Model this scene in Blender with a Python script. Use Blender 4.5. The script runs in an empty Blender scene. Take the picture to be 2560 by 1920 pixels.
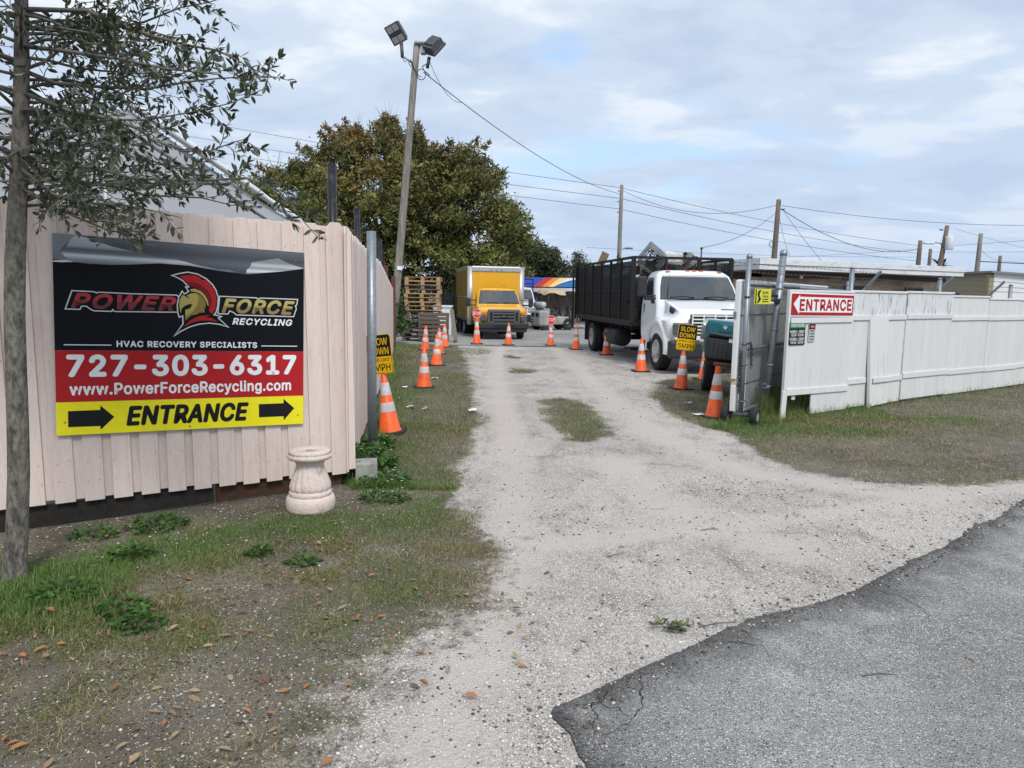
import bpy, bmesh, math, random
import numpy as np
from mathutils import Matrix, Vector
random.seed(7); rng = np.random.default_rng(11)
R = math.radians; PI = math.pi
sc = bpy.context.scene
col = sc.collection

# ---------------------------------------------------------------- camera
camd = bpy.data.cameras.new('camera'); cam = bpy.data.objects.new('camera', camd); col.objects.link(cam)
sc.camera = cam
camd.sensor_width = 36; camd.sensor_fit = 'HORIZONTAL'; camd.lens = 1790/2560*36
camd.clip_start = .05; camd.clip_end = 2000
PITCH = math.atan(225/1790); ROLL = .015
fw = Vector((0, math.cos(PITCH), -math.sin(PITCH))); r0 = Vector((1, 0, 0)); u0 = r0.cross(fw)
rt = r0*math.cos(ROLL)+u0*math.sin(ROLL); up = -r0*math.sin(ROLL)+u0*math.cos(ROLL)
mw = Matrix((rt, up, -fw)).transposed().to_4x4(); mw.translation = (0, 0, 1.65)
cam.matrix_world = mw

# ---------------------------------------------------------------- sky, sun, exposure
SUN_EL, SUN_AZ = 48, 163        # degrees: elevation, compass azimuth from +Y clockwise (behind the camera, to the right)
world = bpy.data.worlds.new('World'); sc.world = world; world.use_nodes = True
nt = world.node_tree; nt.nodes.clear()
def N(t, **k):
    n = nt.nodes.new(t)
    for a, b in k.items(): setattr(n, a, b)
    return n
def LK(a, b): nt.links.new(a, b)
out = N('ShaderNodeOutputWorld'); bg = N('ShaderNodeBackground'); bg.inputs[1].default_value = .1
LK(bg.outputs[0], out.inputs[0])
sky = N('ShaderNodeTexSky', sky_type='NISHITA'); sky.sun_disc = False
sky.sun_elevation = R(SUN_EL); sky.sun_rotation = R(SUN_AZ); sky.air_density = 1.0; sky.dust_density = 1.2; sky.ozone_density = 1.5
tc = N('ShaderNodeTexCoord'); sep = N('ShaderNodeSeparateXYZ'); LK(tc.outputs['Generated'], sep.inputs[0])
def mth(op, a, b=None, clamp=False):
    n = N('ShaderNodeMath', operation=op); n.use_clamp = clamp
    for i, v in enumerate((a, b)):
        if v is None: continue
        if isinstance(v, (int, float)): n.inputs[i].default_value = v
        else: LK(v, n.inputs[i])
    return n.outputs[0]
zc = mth('ADD', mth('MAXIMUM', sep.outputs[2], 0.0), .16)
px = mth('DIVIDE', sep.outputs[0], zc); py = mth('DIVIDE', sep.outputs[1], zc)
cmb = N('ShaderNodeCombineXYZ'); LK(px, cmb.inputs[0]); LK(py, cmb.inputs[1])
def noise(scale, detail, rough, off, dist=0.0):
    mp = N('ShaderNodeMapping'); mp.inputs['Location'].default_value = off; mp.inputs['Rotation'].default_value = (0, 0, R(25)); mp.inputs['Scale'].default_value = (scale, scale*1.25, 1)
    LK(cmb.outputs[0], mp.inputs[0])
    n = N('ShaderNodeTexNoise'); n.inputs['Scale'].default_value = 1; n.inputs['Detail'].default_value = detail; n.inputs['Roughness'].default_value = rough
    n.inputs['Distortion'].default_value = dist; LK(mp.outputs[0], n.inputs[0]); return n.outputs[0]
def ramp(fac, stops, interp='EASE'):
    r = N('ShaderNodeValToRGB'); r.color_ramp.interpolation = interp
    e = r.color_ramp.elements
    while len(e) < len(stops): e.new(.5)
    for q, (p, c) in zip(e, stops): q.position = p; q.color = (*c, 1) if len(c) == 3 else c
    LK(fac, r.inputs[0]); return r.outputs[0]
big = noise(.55, 4, .5, (3.1, 1.7, 0), .3); fine = noise(1.9, 8, .58, (9.3, 4.2, 0), .3)
mixn = mth('ADD', mth('MULTIPLY', big, .55), mth('MULTIPLY', fine, .45))
cover = ramp(mixn, [(.33, (0, 0, 0)), (.44, (1, 1, 1))])             # how much cloud
lump = mth('ADD', mth('MULTIPLY', noise(1.15, 6, .5, (5.2, 8.8, 0), .2), .55), mth('MULTIPLY', noise(2.9, 7, .55, (1.2, 3.8, 0), .25), .45))
shade = ramp(lump, [(.36, (3.75, 4.55, 5.8)), (.49, (4.55, 5.3, 6.35)), (.60, (6.4, 6.75, 7.2))])   # cloud brightness (times 0.1)
mx = N('ShaderNodeMix', data_type='RGBA'); LK(cover, mx.inputs[0]); LK(shade, mx.inputs[7])
blue = N('ShaderNodeMix', data_type='RGBA', blend_type='ADD'); blue.inputs[0].default_value = 1
LK(sky.outputs[0], blue.inputs[6]); blue.inputs[7].default_value = (1.4, 2.1, 3.1, 1)
LK(blue.outputs[2], mx.inputs[6])
hz = ramp(sep.outputs[2], [(.0, (1, 1, 1)), (.13, (.85, .85, .85)), (.34, (0, 0, 0))])
mx2 = N('ShaderNodeMix', data_type='RGBA'); LK(mth('MULTIPLY', hz, .62), mx2.inputs[0]); LK(mx.outputs[2], mx2.inputs[6]); mx2.inputs[7].default_value = (3.6, 4.6, 6.1, 1)
LK(mx2.outputs[2], bg.inputs[0])

sund = bpy.data.lights.new('sun', 'SUN'); sun = bpy.data.objects.new('sun', sund); col.objects.link(sun)
sund.energy = 1.9; sund.angle = R(16); sund.color = (1, .96, .9)
az, el = R(SUN_AZ), R(SUN_EL)
sdir = Vector((math.sin(az)*math.cos(el), math.cos(az)*math.cos(el), math.sin(el)))
sun.rotation_euler = (-sdir).to_track_quat('-Z', 'Y').to_euler(); sun.location = sdir*60
vs = sc.view_settings; vs.view_transform = 'Standard'; vs.look = 'None'; vs.gamma = 1; vs.exposure = .53; vs.use_curve_mapping = False
sc.cycles.use_denoising = True; sc.cycles.max_bounces = 6; sc.cycles.transparent_max_bounces = 12

# ---------------------------------------------------------------- materials
MATS = {}
def mat(name, c, rough=.6, metal=0., var=.12, scale=6., bump=0., bscale=80., c2=None, lo=.45, hi=.62, spec=.4, rnd=.0, attr=None, coat=0., stretch=(1, 1, 1), alpha=None, emit=None, trans=0., detail=6, ior=None):
    if name in MATS: return MATS[name]
    m = bpy.data.materials.new(name); m.use_nodes = True; t = m.node_tree; b = t.nodes['Principled BSDF']
    nn = t.nodes.new; L = t.links.new
    b.inputs['Roughness'].default_value = rough; b.inputs['Metallic'].default_value = metal
    b.inputs['Specular IOR Level'].default_value = spec; b.inputs['Coat Weight'].default_value = coat; b.inputs['Coat Roughness'].default_value = .08
    b.inputs['Transmission Weight'].default_value = trans
    if ior: b.inputs['IOR'].default_value = ior
    if alpha is not None: b.inputs['Alpha'].default_value = alpha
    if emit: b.inputs['Emission Color'].default_value = (*emit[0], 1); b.inputs['Emission Strength'].default_value = emit[1]
    tcn = nn('ShaderNodeTexCoord'); mp = nn('ShaderNodeMapping'); mp.inputs['Scale'].default_value = stretch
    L(tcn.outputs['Object'], mp.inputs[0]); oi = nn('ShaderNodeObjectInfo')
    addv = nn('ShaderNodeVectorMath'); addv.operation = 'ADD'; L(mp.outputs[0], addv.inputs[0])
    sc3 = nn('ShaderNodeVectorMath'); sc3.operation = 'SCALE'; sc3.inputs[0].default_value = (17, 31, 23); L(oi.outputs['Random'], sc3.inputs['Scale']); L(sc3.outputs[0], addv.inputs[1])
    n1 = nn('ShaderNodeTexNoise'); n1.inputs['Scale'].default_value = scale; n1.inputs['Detail'].default_value = detail; n1.inputs['Roughness'].default_value = .6
    L(addv.outputs[0], n1.inputs[0])
    if attr:
        a = nn('ShaderNodeAttribute'); a.attribute_name = attr; base = a.outputs['Color']
    else:
        rg = nn('ShaderNodeRGB'); rg.outputs[0].default_value = (*c, 1); base = rg.outputs[0]
    if c2:
        r2 = nn('ShaderNodeMapRange'); r2.inputs[1].default_value = lo; r2.inputs[2].default_value = hi; L(n1.outputs[0], r2.inputs[0])
        mxx = nn('ShaderNodeMix'); mxx.data_type = 'RGBA'; L(r2.outputs[0], mxx.inputs[0]); L(base, mxx.inputs[6]); mxx.inputs[7].default_value = (*c2, 1); base = mxx.outputs[2]
    n2 = nn('ShaderNodeTexNoise'); n2.inputs['Scale'].default_value = scale*3.7; n2.inputs['Detail'].default_value = 4; L(addv.outputs[0], n2.inputs[0])
    mr = nn('ShaderNodeMapRange'); mr.inputs[1].default_value = .3; mr.inputs[2].default_value = .7; mr.inputs[3].default_value = 1-var; mr.inputs[4].default_value = 1+var; L(n2.outputs[0], mr.inputs[0])
    mr2 = nn('ShaderNodeMapRange'); mr2.inputs[3].default_value = 1-rnd; mr2.inputs[4].default_value = 1+rnd; L(oi.outputs['Random'], mr2.inputs[0])
    mu = nn('ShaderNodeMath'); mu.operation = 'MULTIPLY'; L(mr.outputs[0], mu.inputs[0]); L(mr2.outputs[0], mu.inputs[1])
    vm = nn('ShaderNodeVectorMath'); vm.operation = 'SCALE'; L(base, vm.inputs[0]); L(mu.outputs[0], vm.inputs['Scale'])
    L(vm.outputs[0], b.inputs['Base Color'])
    if bump:
        nb = nn('ShaderNodeTexNoise'); nb.inputs['Scale'].default_value = bscale; nb.inputs['Detail'].default_value = 5; L(addv.outputs[0], nb.inputs[0])
        bp = nn('ShaderNodeBump'); bp.inputs['Strength'].default_value = bump; bp.inputs['Distance'].default_value = .02; L(nb.outputs[0], bp.inputs['Height']); L(bp.outputs[0], b.inputs['Normal'])
    MATS[name] = m; return m
def fill(name, stops, axis, lo, hi, rough=.4):
    """print: colour steps along one object axis"""
    if name in MATS: return MATS[name]
    m = bpy.data.materials.new(name); m.use_nodes = True; t = m.node_tree; b = t.nodes['Principled BSDF']; b.inputs['Roughness'].default_value = rough
    tcn = t.nodes.new('ShaderNodeTexCoord'); s = t.nodes.new('ShaderNodeSeparateXYZ'); t.links.new(tcn.outputs['Object'], s.inputs[0])
    mr = t.nodes.new('ShaderNodeMapRange'); mr.inputs[1].default_value = lo; mr.inputs[2].default_value = hi; t.links.new(s.outputs[axis], mr.inputs[0])
    r = t.nodes.new('ShaderNodeValToRGB'); e = r.color_ramp.elements
    while len(e) < len(stops): e.new(.5)
    for q, (p, c) in zip(e, stops): q.position = p; q.color = (*c, 1)
    t.links.new(mr.outputs[0], r.inputs[0]); t.links.new(r.outputs[0], b.inputs['Base Color'])
    MATS[name] = m; return m

# ---------------------------------------------------------------- mesh helpers
class MB:
    def __init__(s): s.v = []; s.f = []; s.mi = []; s.cur = 0; s.sm = []; s.smooth = False
    def add(s, vs, fs, m=None):
        o = len(s.v)
        if m is not None: vs = [tuple(m @ Vector(q)) for q in vs]
        s.v += [tuple(q) for q in vs]
        for f in fs: s.f.append([o+i for i in f]); s.mi.append(s.cur); s.sm.append(s.smooth)
        return s
    def box(s, c, d, m=None, rot=None):
        x, y, z = d[0]/2, d[1]/2, d[2]/2
        vs = [(a*x, b*y, e*z) for e in (-1, 1) for b in (-1, 1) for a in (-1, 1)]
        mm = Matrix.Translation(c)
        if rot is not None: mm = mm @ (rot if isinstance(rot, Matrix) else Matrix.Rotation(rot, 4, 'Z'))
        if m is not None: mm = m @ mm
        return s.add(vs, [(0, 2, 3, 1), (4, 5, 7, 6), (0, 1, 5, 4), (2, 6, 7, 3), (0, 4, 6, 2), (1, 3, 7, 5)], mm)
    def bbox(s, c, d, bev=.01, seg=2, rot=None, m=None):
        bm = bmesh.new(); bmesh.ops.create_cube(bm, size=1); bmesh.ops.scale(bm, vec=d, verts=bm.verts)
        bmesh.ops.bevel(bm, geom=list(bm.edges), offset=min(bev, min(d)*.49), segments=seg, affect='EDGES', profile=.5)
        mm = Matrix.Translation(c)
        if rot is not None: mm = mm @ (rot if isinstance(rot, Matrix) else Matrix.Rotation(rot, 4, 'Z'))
        if m is not None: mm = m @ mm
        bm.verts.index_update()
        s.add([v.co.copy() for v in bm.verts], [[v.index for v in f.verts] for f in bm.faces], mm); bm.free(); return s
    def tube(s, p0, p1, r0, r1=None, n=8, cap=True):
        r1 = r0 if r1 is None else r1
        p0, p1 = Vector(p0), Vector(p1); d = (p1-p0)
        if d.length < 1e-6: return s
        q = d.to_track_quat('Z', 'Y'); X, Y = q @ Vector((1, 0, 0)), q @ Vector((0, 1, 0))
        vs = [p0+(X*math.cos(2*PI*i/n)+Y*math.sin(2*PI*i/n))*r0 for i in range(n)]+[p1+(X*math.cos(2*PI*i/n)+Y*math.sin(2*PI*i/n))*r1 for i in range(n)]
        fs = [(i, (i+1) % n, n+(i+1) % n, n+i) for i in range(n)]
        if cap: fs += [list(range(n))[::-1], list(range(n, 2*n))]
        sm = s.smooth; s.smooth = True; s.add(vs, fs); s.smooth = sm; return s
    def pipe(s, pts, r, n=6, cap=True):
        pts = [Vector(p) for p in pts]; k = len(pts); rs = r if isinstance(r, (list, tuple)) else [r]*k
        vs = []; ref = None
        for i, p in enumerate(pts):
            d = (pts[min(i+1, k-1)]-pts[max(i-1, 0)]).normalized()
            if ref is None: ref = d.orthogonal().normalized()
            ref = (ref-d*ref.dot(d)); ref = ref.normalized() if ref.length > 1e-6 else d.orthogonal().normalized()
            Y = d.cross(ref)
            vs += [p+(ref*math.cos(2*PI*j/n)+Y*math.sin(2*PI*j/n))*rs[i] for j in range(n)]
        fs = [(i*n+j, i*n+(j+1) % n, (i+1)*n+(j+1) % n, (i+1)*n+j) for i in range(k-1) for j in range(n)]
        if cap: fs += [list(range(n))[::-1], list(range((k-1)*n, k*n))]
        sm = s.smooth; s.smooth = True; s.add(vs, fs); s.smooth = sm; return s
    def lathe(s, prof, n=24, m=None, cap=True, mod=None):
        vs = []
        for (r, z) in prof:
            for j in range(n):
                a = 2*PI*j/n; rr = r*(mod(a, z) if mod else 1); vs.append((rr*math.cos(a), rr*math.sin(a), z))
        k = len(prof); fs = [(i*n+j, i*n+(j+1) % n, (i+1)*n+(j+1) % n, (i+1)*n+j) for i in range(k-1) for j in range(n)]
        if cap: fs += [list(range(n))[::-1], list(range((k-1)*n, k*n))]
        sm = s.smooth; s.smooth = True; s.add(vs, fs, m); s.smooth = sm; return s
    def prism(s, poly, z0, z1, m=None):
        """polygon in xy extruded in z"""
        n = len(poly)
        return s.add([(x, y, z0) for x, y in poly]+[(x, y, z1) for x, y in poly],
                     [list(range(n))[::-1], list(range(n, 2*n))]+[(i, (i+1) % n, n+(i+1) % n, n+i) for i in range(n)], m)
    def mesh(s, name):
        me = bpy.data.meshes.new(name); me.from_pydata(s.v, [], s.f); me.update()
        me.polygons.foreach_set('material_index', s.mi); me.polygons.foreach_set('use_smooth', s.sm)
        return me
    def build(s, name, m, parent=None, loc=None, rot=None, label=None, stuff=False):
        me = s.mesh(name)
        bm = bmesh.new(); bm.from_mesh(me); bmesh.ops.recalc_face_normals(bm, faces=bm.faces); bm.to_mesh(me); bm.free()
        for q in (m if isinstance(m, (list, tuple)) else [m]): me.materials.append(q)
        return link(name, me, parent, loc, rot, label, stuff)
def link(name, me, parent=None, loc=None, rot=None, label=None, stuff=False):
    o = bpy.data.objects.new(name, me); col.objects.link(o); o.parent = parent
    if loc is not None: o.location = loc
    if rot is not None: o.rotation_euler = rot if isinstance(rot, (tuple, list)) else (0, 0, rot)
    if label: o['label'] = label
    if stuff: o['kind'] = 'stuff'
    return o
def tag(o, label=None, cat=None, group=None, kind=None):
    for k, v in (('label', label), ('category', cat), ('group', group), ('kind', kind)):
        if v: o[k] = v
    return o
def thing(name, label, cat, loc=(0, 0, 0), rot=0, group=None):
    o = bpy.data.objects.new(name, None); col.objects.link(o); o.empty_display_size = .1
    o.location = loc; o.rotation_euler = rot if isinstance(rot, (tuple, list)) else (0, 0, rot)
    return tag(o, label, cat, group)
def copy_tree(o, parent=None):
    c = o.copy(); col.objects.link(c); c.parent = parent
    for ch in list(o.children): copy_tree(ch, c)
    return c
def bulk(name, V, F, m, colr=None, parent=None, label=None, cat=None, kind='stuff', smooth=False):
    """numpy mesh; V (n,3), F (k,j), colr (n,3)"""
    me = bpy.data.meshes.new(name); V = np.asarray(V, np.float32); F = np.asarray(F, np.int32); j = F.shape[1]
    me.vertices.add(len(V)); me.vertices.foreach_set('co', V.ravel()); me.loops.add(F.size); me.loops.foreach_set('vertex_index', F.ravel())
    me.polygons.add(len(F)); me.polygons.foreach_set('loop_start', np.arange(len(F), dtype=np.int32)*j); me.polygons.foreach_set('loop_total', np.full(len(F), j, np.int32))
    if smooth: me.polygons.foreach_set('use_smooth', np.ones(len(F), bool))
    me.update(calc_edges=True); me.validate()
    if colr is not None:
        a = me.color_attributes.new('col', 'FLOAT_COLOR', 'POINT'); c4 = np.ones((len(V), 4), np.float32); c4[:, :3] = colr; a.data.foreach_set('color', c4.ravel())
    me.materials.append(m); o = link(name, me, parent); tag(o, label, cat, None, kind); return o
try: FONT = bpy.data.fonts.load(bpy.utils.system_resource('DATAFILES')+'/fonts/Inter.woff2')     # ships with Blender
except Exception: FONT = None
def fittext(s, w, h, off=0., shear=0., res=4, space=1.0):
    """word as a flat mesh, lower left corner at 0,0, scaled to w x h"""
    cu = bpy.data.curves.new('t', 'FONT'); cu.body = s
    if FONT: cu.font = FONT
    cu.fill_mode = 'FRONT'; cu.offset = off; cu.resolution_u = res; cu.shear = shear; cu.space_character = space
    o = bpy.data.objects.new('t', cu); col.objects.link(o)
    dg = bpy.context.evaluated_depsgraph_get(); me = bpy.data.meshes.new_from_object(o.evaluated_get(dg))
    vs = np.array([v.co[:] for v in me.vertices]); fs = [list(p.vertices) for p in me.polygons]
    bpy.data.objects.remove(o); bpy.data.curves.remove(cu); bpy.data.meshes.remove(me)
    lo, hi = vs.min(0), vs.max(0)
    vs[:, 0] = (vs[:, 0]-lo[0])/(hi[0]-lo[0])*w; vs[:, 1] = (vs[:, 1]-lo[1])/(hi[1]-lo[1])*h; vs[:, 2] = 0
    return vs, fs
def lettering(s, x, y, w, h, m, parent, lift, off=.02, shear=0., space=1.0, name='lettering'):
    """flat print on a board whose face is the local XZ plane looking to -Y; off thickens the strokes (share of the height)"""
    bd_ = off*h*.8; vs, fs = fittext(s, w-2*bd_, h-2*bd_, 0, shear, space=space); b = MB()
    for i in range(9 if off > .012 else 1):
        dx, dz = ((0, 0) if i == 8 or off <= .012 else (math.cos(i*PI/4)*bd_, math.sin(i*PI/4)*bd_))
        b.add([(x+bd_+q[0]+dx, -lift-.00005*i, y+bd_+q[1]+dz) for q in vs], fs)
    me = b.mesh(name); me.materials.append(m); return link(name, me, parent)
def panel(poly, m, parent, lift, name='print'):
    b = MB(); b.add([(x, -lift, z) for x, z in poly], [list(range(len(poly)))]); me = b.mesh(name)
    bm = bmesh.new(); bm.from_mesh(me); bmesh.ops.triangulate(bm, faces=bm.faces); bm.to_mesh(me); bm.free()
    me.materials.append(m); return link(name, me, parent)
def rect(x0, z0, x1, z1): return [(x0, z0), (x1, z0), (x1, z1), (x0, z1)]
def smooth01(t): t = np.clip(t, 0, 1); return t*t*(3-2*t)
def gz(x, y): return float(-.2*smooth01((y-24)/5.))
def jag(pts, amp=.05, sub=5, seed=0, close=False):
    """subdivide a polyline and roughen it"""
    rr = np.random.default_rng(seed); P = [np.array(p, float) for p in pts]
    if close: P.append(P[0])
    for it in range(sub):
        Q = []
        for a, b in zip(P[:-1], P[1:]):
            d = b-a; n = np.array([-d[1], d[0]]); Q += [a, (a+b)/2+n*rr.normal(0, amp)]
        P = Q+[P[-1]]
    if close: P = P[:-1]
    return [tuple(p) for p in P]
def inpoly(x, y, poly):
    p = np.array(poly); r = np.zeros(len(x), bool); j = len(p)-1
    for i in range(len(p)):
        xi, yi = p[i]; xj, yj = p[j]
        c = ((yi > y) != (yj > y)) & (x < (xj-xi)*(y-yi)/(yj-yi+1e-12)+xi); r ^= c; j = i
    return r
class VNoise:
    """cheap 2-d value noise for scattering"""
    def __init__(s, seed, n=256): s.t = np.random.default_rng(seed).random((n, n)); s.n = n
    def __call__(s, x, y):
        xi = np.floor(x).astype(int); yi = np.floor(y).astype(int); fx = smooth01(x-xi); fy = smooth01(y-yi); n = s.n
        g = lambda a, b: s.t[a % n, b % n]
        return (g(xi, yi)*(1-fx)+g(xi+1, yi)*fx)*(1-fy)+(g(xi, yi+1)*(1-fx)+g(xi+1, yi+1)*fx)*fy

# ---------------------------------------------------------------- ground materials
def soil_nodes(t, co, cols, specks, peb=70., big=.9, streak=None, mixlo=.38, mixhi=.62):
    """cols: (a, b, c) earth colours mixed by noise; specks: (dark, light, dark share, light share) loose grains; returns colour and height sockets"""
    nn = t.nodes.new; L = t.links.new
    def noi(scale, det=6, rough=.6, stretch=None, dist=0):
        src = co
        if stretch: mp = nn('ShaderNodeMapping'); mp.inputs['Scale'].default_value = stretch; mp.inputs['Rotation'].default_value = (0, 0, R(-6)); L(co, mp.inputs[0]); src = mp.outputs[0]
        n = nn('ShaderNodeTexNoise'); n.inputs['Scale'].default_value = scale; n.inputs['Detail'].default_value = det; n.inputs['Roughness'].default_value = rough; n.inputs['Distortion'].default_value = dist; L(src, n.inputs[0]); return n.outputs[0]
    def rng_(v, a, c): r = nn('ShaderNodeMapRange'); r.inputs[1].default_value = a; r.inputs[2].default_value = c; L(v, r.inputs[0]); return r.outputs[0]
    def mixc(f, a, c):
        x = nn('ShaderNodeMix'); x.data_type = 'RGBA'; L(f, x.inputs[0])
        for i, v in ((6, a), (7, c)):
            if isinstance(v, tuple): x.inputs[i].default_value = (*v, 1)
            else: L(v, x.inputs[i])
        return x.outputs[2]
    def m2(op, a, b_):
        q = nn('ShaderNodeMath'); q.operation = op
        for i, v in enumerate((a, b_)):
            if isinstance(v, (int, float)): q.inputs[i].default_value = v
            else: L(v, q.inputs[i])
        return q.outputs[0]
    c = mixc(rng_(noi(big, 8, .62, dist=.4), mixlo, mixhi), cols[0], cols[1])
    c = mixc(rng_(noi(big*3.3, 8, .7, streak, .3), .50, .68), c, cols[2])
    c = mixc(m2('MULTIPLY', rng_(noi(big*9, 6, .75, streak), .56, .70), .6), c, tuple(q*.62 for q in cols[1]))
    pat = noi(big*2.1, 5); hs = []
    for scale_, k in ((peb, 1.), (peb*2.3, 1.3)):
        vo = nn('ShaderNodeTexVoronoi'); vo.inputs['Scale'].default_value = scale_; L(co, vo.inputs[0]); vs_ = nn('ShaderNodeSeparateColor'); L(vo.outputs['Color'], vs_.inputs[0])
        thr = nn('ShaderNodeMath'); thr.operation = 'MULTIPLY_ADD'; L(pat, thr.inputs[0]); thr.inputs[1].default_value = -.35; thr.inputs[2].default_value = 1-specks[3]*k+.17
        near = m2('LESS_THAN', vo.outputs['Distance'], .42)
        c = mixc(m2('MULTIPLY', m2('GREATER_THAN', vs_.outputs[1], 1-specks[2]*k), near), c, specks[0]); c = mixc(m2('MULTIPLY', m2('GREATER_THAN', vs_.outputs[0], thr.outputs[0]), near), c, specks[1]); hs.append(vo.outputs['Distance'])
    g = nn('ShaderNodeMapRange'); L(rng_(noi(190, 3, .7), .25, .75), g.inputs[0]); g.inputs[3].default_value = .60; g.inputs[4].default_value = 1.40
    v = nn('ShaderNodeVectorMath'); v.operation = 'SCALE'; L(c, v.inputs[0]); L(g.outputs[0], v.inputs['Scale'])
    h = nn('ShaderNodeMath'); h.operation = 'MULTIPLY_ADD'; L(hs[0], h.inputs[0]); h.inputs[1].default_value = -.5; L(noi(26, 7, .7), h.inputs[2])
    return v.outputs[0], h.outputs[0]
def soil(name, A, bump=.35, attr=False, B=None, rough=.95):
    """one earth, or two blended by the point attribute 'mask' broken up with noise"""
    m = bpy.data.materials.new(name); m.use_nodes = True; t = m.node_tree; b = t.nodes['Principled BSDF']; nn = t.nodes.new; L = t.links.new
    b.inputs['Roughness'].default_value = rough; b.inputs['Specular IOR Level'].default_value = .2
    co = nn('ShaderNodeTexCoord').outputs['Object']; res, h = soil_nodes(t, co, **A)
    if B:
        r2, h2 = soil_nodes(t, co, **B); at = nn('ShaderNodeAttribute'); at.attribute_name = 'col'; sp = nn('ShaderNodeSeparateColor'); L(at.outputs['Color'], sp.inputs[0])
        s_ = None
        for sc_, w_ in ((3.2, .34), (14, .30), (60, .22)):
            n = nn('ShaderNodeTexNoise'); n.inputs['Scale'].default_value = sc_; n.inputs['Detail'].default_value = 6; L(co, n.inputs[0]); q = nn('ShaderNodeMath'); q.operation = 'MULTIPLY_ADD'; L(n.outputs[0], q.inputs[0]); q.inputs[1].default_value = w_*2
            if s_ is None: q.inputs[2].default_value = -.86
            else: L(s_, q.inputs[2])
            s_ = q.outputs[0]
        ad = nn('ShaderNodeMath'); ad.operation = 'ADD'; L(sp.outputs[0], ad.inputs[0]); L(s_, ad.inputs[1])
        mr = nn('ShaderNodeMapRange'); mr.inputs[1].default_value = .38; mr.inputs[2].default_value = .62; L(ad.outputs[0], mr.inputs[0])
        x = nn('ShaderNodeMix'); x.data_type = 'RGBA'; L(mr.outputs[0], x.inputs[0]); L(res, x.inputs[6]); 
        ln = nn('ShaderNodeMath'); ln.operation = 'MULTIPLY_ADD'; L(s_, ln.inputs[0]); ln.inputs[1].default_value = .9; L(sp.outputs[1], ln.inputs[2]); lr = nn('ShaderNodeMapRange'); lr.inputs[1].default_value = .25; lr.inputs[2].default_value = .85; lr.inputs[4].default_value = .75; L(ln.outputs[0], lr.inputs[0])
        xl = nn('ShaderNodeMix'); xl.data_type = 'RGBA'; L(lr.outputs[0], xl.inputs[0]); L(r2, xl.inputs[6]); xl.inputs[7].default_value = (.51, .46, .42, 1); r2 = xl.outputs[2]
        dn = nn('ShaderNodeMath'); dn.operation = 'MULTIPLY_ADD'; L(s_, dn.inputs[0]); dn.inputs[1].default_value = 2.6; L(sp.outputs[2], dn.inputs[2]); dr_ = nn('ShaderNodeMapRange'); dr_.inputs[1].default_value = .75; dr_.inputs[2].default_value = 1.3; dr_.inputs[4].default_value = .7; L(dn.outputs[0], dr_.inputs[0])
        xd = nn('ShaderNodeMix'); xd.data_type = 'RGBA'; L(dr_.outputs[0], xd.inputs[0]); L(r2, xd.inputs[6]); xd.inputs[7].default_value = (.15, .135, .12, 1); r2 = xd.outputs[2]
        L(r2, x.inputs[7]); res = x.outputs[2]
    elif attr:
        a = nn('ShaderNodeAttribute'); a.attribute_name = 'col'; mm = nn('ShaderNodeVectorMath'); mm.operation = 'MULTIPLY'; L(res, mm.inputs[0]); L(a.outputs['Color'], mm.inputs[1]); res = mm.outputs[0]
    L(res, b.inputs['Base Color'])
    bp = nn('ShaderNodeBump'); bp.inputs['Strength'].default_value = bump; bp.inputs['Distance'].default_value = .03; L(h, bp.inputs['Height']); L(bp.outputs[0], b.inputs['Normal'])
    MATS[name] = m; return m
SOIL = dict(cols=((.095, .080, .062), (.175, .153, .122), (.19, .158, .10)), specks=((.035, .03, .026), (.50, .47, .42), .12, .045), peb=64)
GRAV = dict(cols=((.455, .418, .382), (.34, .312, .286), (.195, .18, .165)), specks=((.13, .122, .114), (.69, .65, .605), .17, .25), peb=84, big=.75, streak=(1.4, .7, 1), mixlo=.40, mixhi=.60)
m_soil = soil('soil', SOIL)
m_gravel = soil('gravel_fines', SOIL, .5, B=GRAV)
m_asph = soil('asphalt', dict(cols=((.285, .28, .272), (.20, .197, .192), (.38, .373, .36)), specks=((.07, .068, .066), (.60, .58, .55), .22, .19), peb=105, big=.65), .5, attr=True)
m_conc = soil('yard_concrete', dict(cols=((.33, .325, .315), (.25, .245, .235), (.19, .185, .178)), specks=((.1, .1, .1), (.42, .41, .4), .04, .05), peb=40, big=.35, streak=(.4, 1.6, 1)), .15)

DRV_L = [(-1.71, 22.6), (-1.2, 18.12), (-.86, 14.5), (-.61, 11.25), (-.43, 8.86), (-.43, 7.39), (-.52, 6.67), (-.43, 6.25), (-.45, 5.8), (-.48, 5.34), (-.2, 4.82), (-.05, 4.38), (-.07, 4.01), (-.1, 3.63), (-.32, 3.41), (-.47, 3.17), (-.55, 3.0), (-.63, 2.71), (-.64, 2.46), (-.63, 1.6)]
DRV_R = [(4.3, 22.6), (4.6, 18.8), (5.2, 15.6), (4.0, 14.9), (2.9, 14.0), (2.37, 12.11), (2.23, 10.17), (2.42, 9.09), (2.67, 8.64), (2.64, 8.09), (2.61, 7.37), (2.78, 6.7), (3.33, 6.31), (4.15, 6.27), (6.5, 7.1), (9.5, 9.0), (14, 12.2)]
ROAD = [(14.5, 13.0), (9.0, 9.2), (5.14, 6.49), (4.31, 5.85), (3.68, 5.26), (2.97, 4.68), (2.45, 4.28), (1.98, 3.9), (1.63, 3.69), (1.3, 3.54), (1.03, 3.35), (.81, 3.16), (.58, 2.99), (.38, 2.83), (.19, 2.69), (.17, 2.63), (.24, 2.51), (.26, 2.38), (.31, 2.23), (.45, 1.2), (1.0, -3)]
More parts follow.
